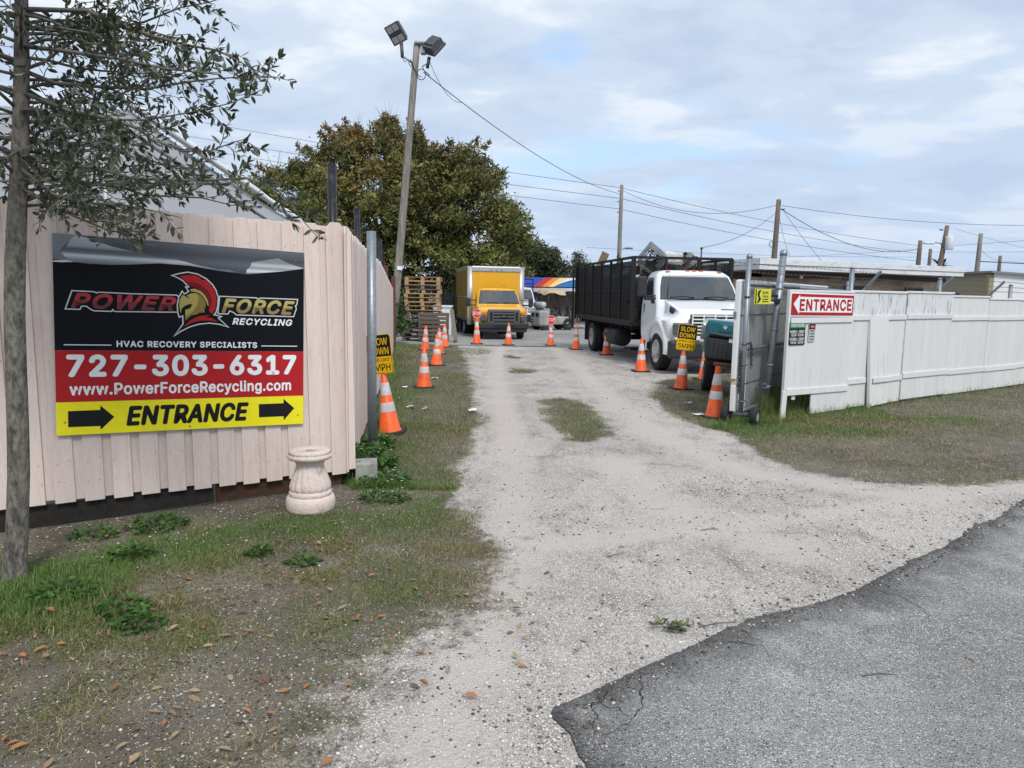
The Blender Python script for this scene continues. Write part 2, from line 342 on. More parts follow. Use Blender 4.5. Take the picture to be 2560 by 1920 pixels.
drvL = jag(DRV_L, .10, 4, 3); drvR = jag(DRV_R, .09, 4, 5); road = jag(jag(ROAD, .02, 3, 8), .10, 3, 9)
def flat(name, poly, z, m):
    b = MB(); b.add([(x, y, z) for x, y in poly], [list(range(len(poly)))]); me = b.mesh(name)
    bm = bmesh.new(); bm.from_mesh(me); bmesh.ops.triangulate(bm, faces=bm.faces, ngon_method='EAR_CLIP'); bmesh.ops.recalc_face_normals(bm, faces=bm.faces)
    for f in bm.faces:
        if f.normal.z < 0: f.normal_flip()
    bm.to_mesh(me); bm.free(); me.materials.append(m); return link(name, me)
def strip_sheet(name, xs, ys, dz, m, front=None):
    V = []; F = []
    for j, y in enumerate(ys):
        for i, x in enumerate(xs):
            yy = y+(front(x) if (front and j == 0) else 0); V.append((x, yy, gz(x, yy)+dz))
    n = len(xs); F = [(j*n+i, j*n+i+1, (j+1)*n+i+1, (j+1)*n+i) for j in range(len(ys)-1) for i in range(n-1)]
    b = MB(); b.add(V, F); return tag(b.build(name, m), kind='structure')
strip_sheet('ground', [-400, -60, -20, -8, -4, 0, 4, 8, 20, 60, 400], [-40, 0, 5, 10, 16, 22, 24, 25, 26, 27, 28, 29, 35, 60, 120, 300, 900], 0, m_soil)
def segdist(x, y, P):
    """distance to a polyline"""
    P = np.array(P); best = np.full(len(x), 1e9)
    for a, c in zip(P[:-1], P[1:]):
        d = c-a; L2 = d@d+1e-12; t = np.clip(((x-a[0])*d[0]+(y-a[1])*d[1])/L2, 0, 1); best = np.minimum(best, np.hypot(x-a[0]-t*d[0], y-a[1]-t*d[1]))
    return best
drive_full = DRV_L[::-1]+DRV_R+[(14.6, 12.0), (14.6, 3), (6, -3), (-.6, -3)]
xs = np.arange(-2.2, 7.0, .07); ys = np.concatenate([np.arange(1.7, 8, .06), np.arange(8, 23.0, .12)])
X, Y = np.meshgrid(xs, ys); x, y = X.ravel(), Y.ravel()
ins = inpoly(x, y, drive_full); ds = np.minimum(segdist(x, y, DRV_L), segdist(x, y, DRV_R)); sgn = np.where(ins, ds, -ds)
wid = np.where((x < .6) & (y < 4.6), .55+np.clip((4.6-y)/1.4, 0, 1)*1.1, .55); mask = np.clip(.5+sgn/wid, 0, 1); far_ = (x > 5.3) & (y > 5); mask = np.where(y > 22.5, np.maximum(mask, 0), mask)
ISL = [[(.43, 11.11), (.71, 11.5), (1.06, 11.17), (1.2, 10.49), (1.27, 9.0), (1.25, 8.25), (.91, 7.89), (.66, 7.94), (.49, 8.77), (.49, 10.01)], [(-.15, 19.27), (.28, 18.78), (.16, 18.22), (-.14, 18.43)], [(-.02, 15.8), (.59, 15.6), (.42, 14.84), (.04, 14.96)]]
for q in ISL: iq = inpoly(x, y, q); dq = segdist(x, y, q+[q[0]]); mask = np.minimum(mask, np.clip(np.where(iq, .56-dq/.8, .60+dq/.5), 0, 1))
keep = ((mask > 0) | (ds < .9)).reshape(X.shape); idx = np.arange(X.size).reshape(X.shape)
cell = keep[:-1, :-1] & keep[1:, :-1] & keep[:-1, 1:] & keep[1:, 1:]
F = np.stack([idx[:-1, :-1][cell], idx[:-1, 1:][cell], idx[1:, 1:][cell], idx[1:, :-1][cell]], 1); used = np.unique(F); remap = np.zeros(X.size, int); remap[used] = np.arange(len(used))
gn = VNoise(77); zz = .005+.010*(gn(x*1.3+20, y*1.3+20)-.5)*np.clip(sgn/.5, 0, 1)*0
lane = np.zeros(len(x))
for P, w in (([(-.35, 1.7), (-.02, 4.0), (.03, 6), (-.02, 8.5), (-.15, 11), (-.3, 14), (-.4, 18), (-.3, 23)], .30), ([(5.5, 6.6), (3.3, 5.9), (2.3, 6.6), (1.75, 8.2), (1.6, 11), (1.5, 15), (1.3, 23)], .32), ([(1.9, 4.5), (1.2, 5.6), (1.0, 7.0)], .4), ([(3.8, 5.9), (2.6, 5.4), (1.2, 4.9), (.2, 4.6)], .25)): lane = np.maximum(lane, np.clip(1.15-segdist(x, y, P)/w, 0, 1))
dirt = np.zeros(len(x))
for cx, cy, rx, ry in ((.25, 3.75, .22, .12), (1.15, 4.25, .5, .07), (1.9, 4.9, .45, .06), (.1, 4.7, .18, .08), (2.3, 6.0, .5, .08), (.9, 3.55, .35, .08), (-.45, 2.8, .2, .15), (1.5, 6.9, .35, .1), (.3, 7.2, .3, .15), (3.2, 16.3, .8, .5)): dirt = np.maximum(dirt, np.exp(-(((x-cx)/rx)**2+((y-cy)/ry)**2)))
for P, w in (([(.75, 4.45), (1.05, 4.3), (1.45, 4.22), (1.9, 4.2)], .05), ([(.9, 4.75), (1.4, 4.5), (2.0, 4.45)], .04), ([(.15, 3.6), (.35, 3.8), (.3, 4.1)], .06), ([(2.0, 6.2), (2.6, 6.05), (3.3, 6.1), (4.4, 6.15)], .09), ([(.1, 6.9), (.5, 7.3), (1.1, 7.5)], .06), ([(.6, 5.5), (1.1, 5.4), (1.6, 5.5)], .05), ([(1.2, 8.6), (1.35, 9.8), (1.3, 11)], .08), ([(-.3, 5.2), (.0, 5.3), (.3, 5.2)], .06)): dirt = np.maximum(dirt, np.clip(1.1-segdist(x, y, P)/w, 0, 1)*.8)
bulk('driveway', np.stack([x, y, zz], 1)[used], remap[F], m_gravel, np.stack([mask, lane, dirt], 1)[used], kind='structure')
fnoise = VNoise(4)
ye = lambda x: float(.30*(fnoise(np.array([x*1.1+50]), np.array([3.]))[0]-.5))+(.0 if x < 2 else -(x-2)*.25 if x < 4.5 else -.6)
strip_sheet('yard', [-30, -12, -6, -4, -3, -2.4]+[-2+i*.12 for i in range(60)]+[5.6, 7, 9, 12, 16, 22, 30, 45], [22.7, 24, 25, 26, 27, 28, 29, 33, 40, 52, 75], .012, m_conc, ye)

# the road: a thin slab with a broken edge, dark along the break
from mathutils.geometry import delaunay_2d_cdt
rp = np.array(road); OUT = [tuple(q) for q in road]+[(6, -6), (22, -6), (22, 12)]; n = len(OUT)
px_ = rng.uniform(0, 6, 9000); py_ = rng.uniform(1.6, 8, 9000); dd = segdist(px_, py_, rp[::4]); k = inpoly(px_, py_, OUT) & (dd < .5) & (dd > .012) & (rng.random(9000) < np.clip(1.2-dd*2, .1, 1)); pts = OUT+list(zip(px_[k], py_[k]))
vv, ee, ff = delaunay_2d_cdt([Vector(p) for p in pts], [(i, (i+1) % n) for i in range(n)], [list(range(n))], 1, 1e-5)[:3]
vx = np.array([v[:] for v in vv]); dd = segdist(vx[:, 0], vx[:, 1], rp[::2]); c = np.where(dd < .006, .34, np.clip(.40+dd*2.0+.5*(VNoise(15)(vx[:, 0]*7+40, vx[:, 1]*7+40)-.5), .2, 1)); nv = len(vx)
sk = [(x, y, 0.) for x, y in road]; V = [(x, y, .012) for x, y in vx]+[(x, y, .0122) for x, y in road]+sk; m = len(road)
F = [list(f) for f in ff]+[[nv+i, nv+i+1, nv+m+i+1, nv+m+i] for i in range(m-1)]
b = MB(); b.add(V, F); me = b.mesh('road'); bm = bmesh.new(); bm.from_mesh(me)
for f in bm.faces:
    if f.normal.z < -.1: f.normal_flip()
bm.to_mesh(me); bm.free()
cc = np.concatenate([c, np.full(2*m, .22)]); a = me.color_attributes.new('col', 'FLOAT_COLOR', 'POINT'); a.data.foreach_set('color', np.stack([cc, cc, cc, np.ones_like(cc)], 1).astype(np.float32).ravel())
me.materials.append(m_asph); roado = tag(link('road', me), kind='structure')
m_crack = mat('crack_tar', (.02, .02, .021), .9)
def crack(pts, w, seed):
    P = jag(pts, .14, 4, seed); V = []
    for i, p in enumerate(P):
        a = np.array(P[max(i-1, 0)]); c = np.array(P[min(i+1, len(P)-1)]); d = c-a; d /= np.linalg.norm(d)+1e-9; nn = np.array([-d[1], d[0]])
        ww = w*(.4+.9*random.random())*(1-.8*i/len(P)); V += [(*(np.array(p)+nn*ww), .0133), (*(np.array(p)-nn*ww), .0133)]
    b = MB(); b.add(V, [(2*i, 2*i+1, 2*i+3, 2*i+2) for i in range(len(P)-1)]); b.build('crack', m_crack, roado)
crack([(.58, 2.93), (.55, 2.80), (.50, 2.62), (.36, 2.50)], .0045, 1); crack([(.42, 2.80), (.34, 2.66), (.33, 2.48)], .004, 2)
crack([(.30, 2.68), (.45, 2.66), (.52, 2.64)], .003, 3); crack([(1.15, 3.38), (1.22, 3.26), (1.2, 3.1)], .003, 4); crack([(2.1, 3.9), (2.2, 3.7), (2.12, 3.5)], .003, 6)

# ---------------------------------------------------------------- pink board fence
m_pink = mat('pink_fence_paint', (.69, .575, .525), .75, var=.05, scale=5, bump=.3, bscale=60, c2=(.60, .49, .44), lo=.5, hi=.75, rnd=.07, stretch=(5, 5, .5))
m_dark = mat('dark_timber', (.02, .018, .016), .9, var=.3)
m_nail = mat('nail_rust', (.12, .09, .07), .7)
YAW = .568
e_ = Vector((math.cos(YAW), math.sin(YAW), 0)); n_ = Vector((math.sin(YAW), -math.cos(YAW), 0)); k_ = Vector((0, 0, 1))
def basis(e, n, k, loc): m = Matrix((e, -n, k)).transposed().to_4x4(); m.translation = loc; return m
LEAN = -.03; k2 = (k_*math.cos(LEAN)+n_*math.sin(LEAN)); RO = -.035
e3 = e_*math.cos(RO)+k2*math.sin(RO); k3 = k2*math.cos(RO)-e_*math.sin(RO)
BL = Vector((-3.105, 4.801, .642))
def picket_mesh(w, h, t, name='picket', ear=.028):
    b = MB(); b.prism([(-w/2, 0), (w/2, 0), (w/2, h-ear), (w/2-ear*.9, h), (-w/2+ear*.9, h), (-w/2, h-ear)], 0, t, Matrix.Rotation(R(90), 4, 'X') @ Matrix.Translation((0, 0, -t)))
    me = b.mesh(name); bm = bmesh.new(); bm.from_mesh(me)
    bmesh.ops.bevel(bm, geom=[e for e in bm.edges], offset=.0018, segments=1, affect='EDGES'); bmesh.ops.recalc_face_normals(bm, faces=bm.faces); bm.to_mesh(me); bm.free()
    me.materials.append(m_pink); return me
fence = thing('board_fence', 'pale pink board-on-board fence carrying the big black, red and yellow sign', 'fence')
fence.matrix_world = basis(e_, n_, k2, BL-n_*.036-k2*.642)
FM = picket_mesh(.122, 2.06, .017); BMs = picket_mesh(.122, 2.03, .017)
def put(me, parent, x, y, z, rz=0, ry=0, sx=1, sz=1, name=None):
    o = link(name or me.name, me, parent, (x, y, z), (0, ry, rz)); o.scale = (sx, 1, sz); return o
rr = random.Random(3)
for i in range(-7, 12):
    x = -.03+i*.178+.06
    z0 = .185-.022*(x+1.2)
    put(FM, fence, x, 0+rr.uniform(0, .002), z0+rr.uniform(-.003, .003), 0, rr.uniform(-.003, .003), 1, 1)
    put(BMs, fence, x+.089, .0195, z0+.02+rr.uniform(-.006, .006), 0, rr.uniform(-.003, .003), .99, 1)
put(FM, fence, 2.0, 0, .135)
for z in (.45, 1.15, 1.95): MB().box((.40, .058, z), (3.2, .038, .085)).build('rail', m_pink, fence)
MB().box((-.3, .06, .075), (2.6, .03, .15), rot=Matrix.Rotation(R(-.6), 4, 'Y')).build('base_board', m_dark, fence)
MB().box((1.52, .075, .08), (1.0, .03, .14)).build('base_board', mat('brown_timber', (.06, .03, .018), .9, var=.3), fence)
for x in (-1.0, .95, 1.98): MB().box((x, .125, .95), (.09, .09, 1.92)).build('post', m_pink, fence)
nb = MB()
for i in range(-7, 12):
    for z in (.30, .45, 1.15, 1.99):
        for dx in (.02, .10): nb.box((-.03+i*.178+dx+rr.uniform(-.01, .01), -.001, z+rr.uniform(-.02, .02)), (.0045, .003, .0045))
nb.build('nail_heads', m_nail, fence, stuff=True)

# side run going back along the drive
C0 = Vector((-1.376, 5.90, 0))
sdv = Vector((-1.95, 14.0, 0)); slen = sdv.length; sdv.normalize(); syaw = math.atan2(sdv.y, sdv.x)
fs = thing('board_fence', 'pale pink board fence running back beside the grass strip to the pallets, top stepping down', 'fence', C0+Vector((.012, -.01, 0)), syaw)
HM = picket_mesh(.122, 1.0, .017)
i = 0; x = .065
while x < slen:
    top = 2.17-.02*x/7 if x < 6.4 else (2.16-(x-6.4)*.055 if x < 9.5 else 1.98-(x-9.5)*.05)
    top += rr.uniform(-.012, .012); z0 = .13-.006*x+rr.uniform(-.02, .02); z0 = max(z0, .03)
    o = put(HM, fs, x, 0 if i % 2 == 0 else .0195, z0, 0, rr.uniform(-.005, .005), 1, top-z0); x += .089; i += 1
for z in (.5, 1.15, 1.6): MB().box((slen/2+.08, .06, z), (slen-.16, .038, .085)).build('rail', m_pink, fs)
for x in (2.4, 4.8, 7.2, 9.6, 12.0): MB().box((x, .125, .83), (.09, .09, 1.6)).build('post', m_pink, fs)
MB().box((slen/2, .06, .07), (slen-.3, .03, .12)).build('base_board', m_dark, fs)

# ---------------------------------------------------------------- the big sign
P_ = lambda n, c, r=.55: mat('print_'+n, c, r, var=.03, spec=.15)
p_black = P_('black', (.004, .005, .008), .5); p_red = P_('red', (.42, .018, .022)); p_white = P_('white', (.80, .81, .82)); p_yel = P_('yellow', (.83, .74, .02)); p_ink = P_('ink', (.012, .012, .014))
p_sil = P_('silver', (.62, .65, .66)); p_gold = P_('gold', (.42, .34, .10)); p_gold2 = P_('gold_dark', (.24, .18, .05)); p_red2 = P_('dark_red', (.17, .012, .016))
sg = thing('banner_sign', 'large black, red and yellow recycling sign with helmet emblem on the pink fence', 'sign')
sg.matrix_world = basis(e3, e3.cross(k3), k3, BL)
W, Hh = 1.685, 1.37
MB().bbox((W/2, .006, Hh/2), (W, .008, Hh), .002, 1).build('board', mat('sign_board', (.55, .56, .57), .4), sg)
panel(rect(.001, .586, W-.001, Hh-.001), p_black, sg, .0005, 'black_field'); panel(rect(.001, .23, W-.001, .585), p_red, sg, .0005, 'red_field'); panel(rect(.001, .001, W-.001, .229), p_yel, sg, .0005, 'yellow_field')
steel = fill('print_steel', [(0, (.035, .04, .05)), (.35, (.10, .11, .13)), (.6, (.05, .055, .07)), (1, (.11, .12, .14))], 2, 1.17, 1.37)
panel([(.001, 1.369), (W-.001, 1.369), (W-.001, 1.245), (1.55, 1.215), (1.269, 1.172), (1.203, 1.172), (1.118, 1.186), (1.043, 1.193), (.849, 1.213), (.65, 1.22), (.35, 1.183), (.114, 1.182), (.001, 1.178)], steel, sg, .001, 'steel_print')
panel([(.001, 1.369), (.139, 1.369), (.086, 1.31), (.043, 1.257), (.07, 1.218), (.121, 1.185), (.001, 1.2)], fill('print_steel_light', [(0, (.16, .18, .2)), (1, (.22, .24, .27))], 2, 1.2, 1.37), sg, .0014, 'steel_print')
curl = fill('print_curl', [(0, (.12, .13, .15)), (.16, (.3, .32, .34)), (.28, (.62, .65, .68)), (.38, (.16, .17, .19)), (.5, (.09, .1, .12)), (.62, (.34, .36, .39)), (1, (.46, .49, .54))], 2, 1.178, 1.37)
panel([(.139, 1.366), (.196, 1.355), (.352, 1.307), (.524, 1.276), (.651, 1.254), (.743, 1.252), (.88, 1.221), (1.043, 1.195), (1.118, 1.196), (1.222, 1.173), (1.278, 1.172), (1.118, 1.18), (1.027, 1.188), (.849, 1.209), (.65, 1.213), (.461, 1.191), (.35, 1.181), (.212, 1.179), (.121, 1.185), (.07, 1.218), (.047, 1.252), (.081, 1.29), (.115, 1.348)], curl, sg, .0018, 'curl_print')
curl2 = fill('print_curl_small', [(0, (.2, .21, .23)), (.18, (.66, .68, .7)), (.35, (.25, .26, .28)), (.52, (.5, .52, .54)), (.7, (.22, .23, .25)), (1, (.2, .21, .23))], 2, 1.175, 1.311)
panel([(1.244, 1.175), (1.247, 1.204), (1.278, 1.238), (1.283, 1.264), (1.483, 1.311), (1.559, 1.277), (1.684, 1.244), (1.506, 1.209)], curl2, sg, .0018, 'curl_print')
panel([(.001, 1.186), (.08, 1.196), (.11, 1.19), (.121, 1.186), (.06, 1.179), (.001, 1.178)], p_sil, sg, .0016, 'curl_print')
pw = fill('print_power', [(0, (.17, .012, .016)), (.49, (.17, .012, .016)), (.51, (.42, .018, .022)), (1, (.42, .018, .022))], 2, .875, .978)
fo = fill('print_force', [(0, (.26, .2, .065)), (.49, (.26, .2, .065)), (.51, (.46, .37, .12)), (1, (.46, .37, .12))], 2, .875, .982)
POL = [(.062, .862), (.105, .995), (.24, .994), (.252, .986), (.265, .992), (.46, .991), (.76, .995), (.78, .975), (.785, .94), (.775, .865), (.70, .862), (.36, .855), (.35, .865), (.345, .855), (.235, .855), (.21, .868), (.19, .885), (.165, .885), (.155, .862)]
FOL = [(1.035, .862), (1.05, 1.0), (1.32, 1.0), (1.335, .992), (1.35, 1.0), (1.64, 1.002), (1.632, .95), (1.622, .945), (1.63, .925), (1.607, .857), (1.17, .857), (1.15, .875), (1.125, .885), (1.115, .862)]
emb = [(.717, 1.131), (.772, 1.151), (.834, 1.166), (.901, 1.156), (.963, 1.124), (1.005, 1.084), (1.031, 1.041), (1.047, .985), (1.044, .928), (1.031, .876), (1.02, .859), (1.074, .847), (1.049, .832), (1.122, .762), (1.057, .781), (.982, .79), (.908, .78), (.846, .759), (.784, .724), (.733, .687), (.795, .785), (.793, .835), (.77, .826), (.76, .867), (.758, .922), (.768, .978), (.794, 1.029), (.812, 1.007), (.833, 1.022), (.812, 1.057), (.83, 1.058), (.797, 1.095), (.757, 1.117)]
def inset(poly, d):
    n = len(poly); res = []
    area = sum(poly[i][0]*poly[(i+1) % n][1]-poly[(i+1) % n][0]*poly[i][1] for i in range(n)); sgn = 1 if area > 0 else -1
    for i in range(n):
        a, b, c = (np.array(poly[(i+j) % n], float) for j in (-1, 0, 1)); d1 = (b-a)/np.linalg.norm(b-a); d2 = (c-b)/np.linalg.norm(c-b)
        nn = np.array([-d1[1]-d2[1], d1[0]+d2[0]])*sgn; L_ = np.linalg.norm(nn); nn = nn/L_ if L_ > 1e-6 else nn
        co = max(.45, (nn@np.array([-d1[1], d1[0]]))*sgn); res.append(tuple(b+nn*d/co))
    return res
for q in (POL, FOL): panel(q, p_sil, sg, .0012, 'outline_print'); panel(inset(q, .0075), p_black, sg, .0016, 'outline_print')
lettering('POWER', .100, .872, .655, .108, pw, sg, .0021, .075, .3, 1.12); lettering('FORCE', 1.066, .872, .548, .112, fo, sg, .0021, .075, .3, 1.12)
panel(emb, p_sil, sg, .0022, 'emblem_outline'); panel(inset(emb, .008), p_black, sg, .0027, 'emblem_ground')
panel([(.777, 1.129), (.823, 1.14), (.88, 1.144), (.924, 1.124), (.921, 1.11), (.952, 1.115), (.989, 1.083), (.992, 1.069), (1.01, 1.051), (1.026, 1.001), (1.031, .956), (1.023, .905), (.999, .858), (.975, .891), (.996, .943), (.994, .982), (.973, 1.021), (.931, 1.049), (.89, 1.061), (.848, 1.056), (.823, 1.091)], p_red, sg, .0032, 'emblem_crest')
panel([(.828, 1.091), (.869, 1.093), (.921, 1.074), (.963, 1.043), (.986, 1.005), (.996, .96), (.991, .92), (.98, .903), (.975, .953), (.952, 1.003), (.91, 1.04), (.874, 1.055), (.848, 1.056)], p_red2, sg, .0036, 'emblem_crest')
panel([(.848, 1.037), (.879, 1.044), (.921, 1.029), (.952, .997), (.97, .959), (.975, .92), (.967, .925), (.952, .964), (.931, .996), (.9, 1.017), (.853, 1.023)], p_gold, sg, .0036, 'emblem_helmet')
panel([(.797, .996), (.848, .965), (.825, .991), (.858, 1.01), (.889, 1.011), (.92, .996), (.946, .963), (.954, .93), (.951, .902), (.925, .921), (.946, .902), (.946, .871), (.904, .869), (.899, .861), (.857, .848), (.815, .808), (.814, .886), (.847, .898), (.865, .927), (.847, .931), (.816, .919), (.791, .896), (.783, .86), (.775, .917), (.778, .956)], p_gold, sg, .0036, 'emblem_helmet')
panel([(.902, 1.006), (.931, .985), (.949, .952), (.954, .93), (.951, .902), (.925, .921), (.946, .902), (.946, .871), (.904, .869), (.857, .848), (.815, .808), (.816, .836), (.862, .871), (.894, .922), (.904, .962)], p_gold2, sg, .004, 'emblem_helmet')
panel([(.8, .76), (.846, .809), (.909, .844), (.983, .853), (.951, .834), (.993, .833), (1.041, .803), (.982, .813), (.919, .811), (.857, .792)], p_red, sg, .0036, 'emblem_collar')
lettering('RECYCLING', 1.142, .786, .452, .052, p_white, sg, .0016, .06, .25, 1.1)
lettering('HVAC RECOVERY SPECIALISTS', .369, .610, .955, .045, p_white, sg, .0016, .06, 0, 1.1)
panel(rect(.054, .620, .338, .626), p_white, sg, .0016, 'rule_print'); panel(rect(1.356, .6235, 1.633, .6295), p_white, sg, .0016, 'rule_print')
lettering('727-303-6317', .066, .40, 1.56, .158, p_white, sg, .0016, .075, 0, 1.08)
lettering('www.PowerForceRecycling.com', .081, .252, 1.505, .108, p_white, sg, .0016, .04, 0, 1.05)
panel([(.07, .168), (.263, .169), (.263, .201), (.348, .116), (.262, .028), (.262, .055), (.069, .057)], p_ink, sg, .0016, 'arrow_print')
panel([(1.337, .172), (1.528, .173), (1.526, .209), (1.612, .13), (1.529, .036), (1.528, .068), (1.338, .068)], p_ink, sg, .0016, 'arrow_print')
lettering('ENTRANCE', .422, .046, .84, .146, p_ink, sg, .0016, .075, .2, 1.05)
for x, z in ((.05, .09), (.84, .025), (1.64, .075), (.05, 1.345), (.87, 1.335), (1.62, 1.30)):
    MB().lathe([(.006, 0), (.006, .003), (.003, .005)], 10, Matrix.Translation((x, 0, z)) @ Matrix.Rotation(R(90), 4, 'X')).build('screw', mat('screw_steel', (.25, .24, .22), .4, .8), sg)

# ---------------------------------------------------------------- white vinyl fence
m_vin = mat('white_vinyl', (.66, .66, .652), .45, var=.03, scale=2, c2=(.55, .545, .535), lo=.56, hi=.74, rnd=.03, stretch=(4, 4, .5))
m_vin2 = mat('white_vinyl_mildew', (.65, .665, .68), .5, var=.06, scale=3.2, c2=(.25, .26, .27), lo=.52, hi=.68, rnd=.04, stretch=(7, 7, .45))
A0 = Vector((3.74, 9.72, 0)); VY = math.atan2(4.45, 6.46)
vf = thing('vinyl_fence', 'white vinyl privacy fence of uneven overlapping panels beside the gate', 'fence', A0, VY)
def plank(w, h, name='plank'):
    b = MB(); b.bbox((0, 0, h/2), (w, .022, h), .004, 1); return b.mesh(name)
PL = plank(.1465, 1.0)
secs = [(0.0, 1.5, 1.76, .39), (1.5, 3.05, 1.775, .03), (3.05, 4.54, 1.785, .05), (4.54, 5.96, 1.735, .03), (5.96, 7.33, 1.70, .03), (7.33, 8.85, 1.69, .03), (8.85, 10.3, 1.68, .03)]
mids = [1.35, 1.375, 1.385, 1.345, 1.335, 1.335, 1.33]; lows = [.355, .415, .44, .415, .405, .41, .41]; offs = [0, .018, -.008, .012, .002, .01, .004]
me_t = PL.copy(); me_t.materials.append(m_vin); me_m = PL.copy(); me_m.materials.append(m_vin2)
for j, (s0, s1, top, bot) in enumerate(secs):
    n = 10; w = (s1-s0)/n; y = offs[j]
    for i in range(n):
        x = s0+(i+.5)*w; bb = bot if not (j == 0 and i >= 4) else .02
        o = put(me_t, vf, x, y, bb, 0, 0, w/.1475, mids[j]-bb, 'plank')
        o = put(me_m if j in (1, 2) else me_t, vf, x+(.03 if j == 1 else 0), y+.003, mids[j]+.001, 0, 0, w/.1475, top-mids[j]-.03, 'plank')
    L_ = s1-s0+.02; xc = (s0+s1)/2
    MB().bbox((xc, y, top-.012), (L_, .05, .035), .008, 2).build('top_cap', m_vin, vf)
    MB().bbox((xc, y-.022, mids[j]), (L_-.02, .022, .075), .006, 2).build('rail', m_vin, vf)
    if j == 1:
        MB().bbox((1.75, y-.022, lows[j]+.012), (.5, .022, .085), .006, 2).build('rail', m_vin, vf); MB().bbox((2.8, y-.024, lows[j]), (.5, .022, .085), .006, 2).build('rail', m_vin, vf)
    else: MB().bbox((xc, y-.022, lows[j]), (L_-.02, .022, .09), .006, 2, rot=Matrix.Rotation(R(1.0 if j == 0 else .2), 4, 'Y')).build('rail', m_vin, vf)
lp = MB()
for i in range(4): lp.bbox((-.20+i*.135, 0, .69), (.132, .024, 1.36), .005, 1)
lp.build('loose_panel', m_vin, vf, (2.30, -.058, .022), (R(-2.2), R(-2.5), 0))
MB().bbox((-.26, 0, .68), (.03, .05, 1.39), .005, 1).build('trim', m_vin, vf, (2.30, -.060, .020), (R(-2.2), R(-2.5), 0))
MB().bbox((2.36, -.075, .425), (.54, .022, .085), .006, 1).build('rail', m_vin, vf)
MB().bbox((-.035, .0, .88), (.045, .05, 1.76), .006, 1).build('end_post', m_vin, vf); MB().bbox((-.04, -.012, .19), (.10, .03, .40), .004, 1, rot=Matrix.Rotation(R(3), 4, 'Y')).build('broken_board', m_vin, vf)
MB().bbox((.2, .006, .30), (.07, .02, .10), .004, 1, rot=Matrix.Rotation(R(8), 4, 'Y')).build('broken_board', m_vin, vf)
for x in (1.5, 3.05, 4.54, 5.96, 7.33, 8.85): MB().box((x, .07, .85), (.08, .08, 1.66)).build('post', m_vin, vf)

es = thing('entrance_sign', 'red and white arrow sign reading ENTRANCE on the white vinyl fence', 'sign', A0+Vector((math.sin(VY), -math.cos(VY), 0))*.02, VY)
MB().bbox((.715, -.006, 1.562), (1.51, .008, .33), .002, 1, rot=Matrix.Rotation(R(.5), 4, 'Y')).build('board', p_white, es)
panel([(-.03, 1.425), (1.462, 1.412), (1.462, 1.70), (-.03, 1.713)], p_red, es, .0165, 'red_print')
panel([(.01, 1.575), (.145, 1.70), (.145, 1.672), (1.43, 1.66), (1.43, 1.453), (.145, 1.464), (.145, 1.436)], p_white, es, .018, 'arrow_print')
lettering('ENTRANCE', .15, 1.478, 1.26, .165, p_red, es, .0195, .065, 0, 1.08)
hs = thing('hours_sign', 'small green and black SHOP HOURS sign under the red entrance sign', 'sign', A0+Vector((math.sin(VY), -math.cos(VY), 0))*.02, VY)
MB().bbox((.15, -.004, 1.17), (.37, .006, .31), .001, 1).build('board', p_ink, hs)
panel(rect(-.034, 1.245, .334, 1.324), P_('green', (.02, .22, .09)), hs, .0085, 'green_print'); lettering('SHOP HOURS:', 0, 1.262, .31, .044, p_white, hs, .010, .03)
for i, s in enumerate(('MONDAY - FRIDAY', '7:00 AM - 5:00 PM', 'SATURDAY - SUNDAY', '7:00 AM - 2:00 PM')): lettering(s, -.015+(.02 if i % 2 else 0), 1.185-i*.051, .33-(.04 if i % 2 else 0), .034, p_white, hs, .010, .03)
for z in (1.176, 1.074): panel(rect(0, z, .3, z+.004), p_white, hs, .010, 'rule_print')
ns = thing('notice_sign', 'narrow grey notice sign with a red badge beside the shop hours sign', 'sign', A0+Vector((math.sin(VY), -math.cos(VY), 0))*.02, VY)
MB().bbox((.492, -.004, 1.177), (.15, .006, .25), .001, 1).build('board', P_('grey', (.42, .44, .46)), ns)
panel(rect(.42, 1.225, .564, 1.30), p_ink, ns, .0085, 'badge_print')
panel([(.492+.055*math.cos(a*PI/10), 1.262+.027*math.sin(a*PI/10)) for a in range(20)], p_red, ns, .010, 'badge_print'); lettering('NOTICE', .452, 1.253, .08, .018, p_white, ns, .0115, .03)
for i in range(4): panel(rect(.44+.01*(i == 3), 1.197-i*.038, .545-.01*(i == 3), 1.207-i*.038), p_ink, ns, .0095, 'text_line')

# ---------------------------------------------------------------- barbed wire on slanted arms behind the vinyl fence
m_galv = mat('galvanised_steel', (.26, .29, .32), .45, .55, var=.14, scale=9, bump=.05)
m_galvd = mat('dark_galvanised_steel', (.12, .13, .145), .5, .5, var=.15)
bw = thing('barbed_wire', 'strands of barbed wire on slanted grey arms above the white vinyl fence', 'wire', A0+Vector((-math.sin(VY), math.cos(VY), 0))*.16, VY)
for x, h in ((1.70, 2.10), (4.40, 2.0), (7.2, 1.95)): MB().tube((x, 0, gz(0, 0)), (x, 0, h), .034, n=12).tube((x, 0, h), (x, 0, h+.03), .04, .02, 12).build('post', m_galv, bw)
for x0, x1, z1 in ((1.92, 2.50, 2.08), (4.15, 4.86, 2.05), (6.18, 6.9, 2.02), (8.9, 9.6, 2.0)):
    q = Matrix.Rotation(-math.atan2(z1-1.70, x1-x0), 4, 'Y'); L_ = math.hypot(x1-x0, z1-1.70)
    MB().bbox(((x0+x1)/2, .0, (z1+1.70)/2), (L_, .03, .045), .005, 1, rot=q).build('arm', m_galvd, bw)
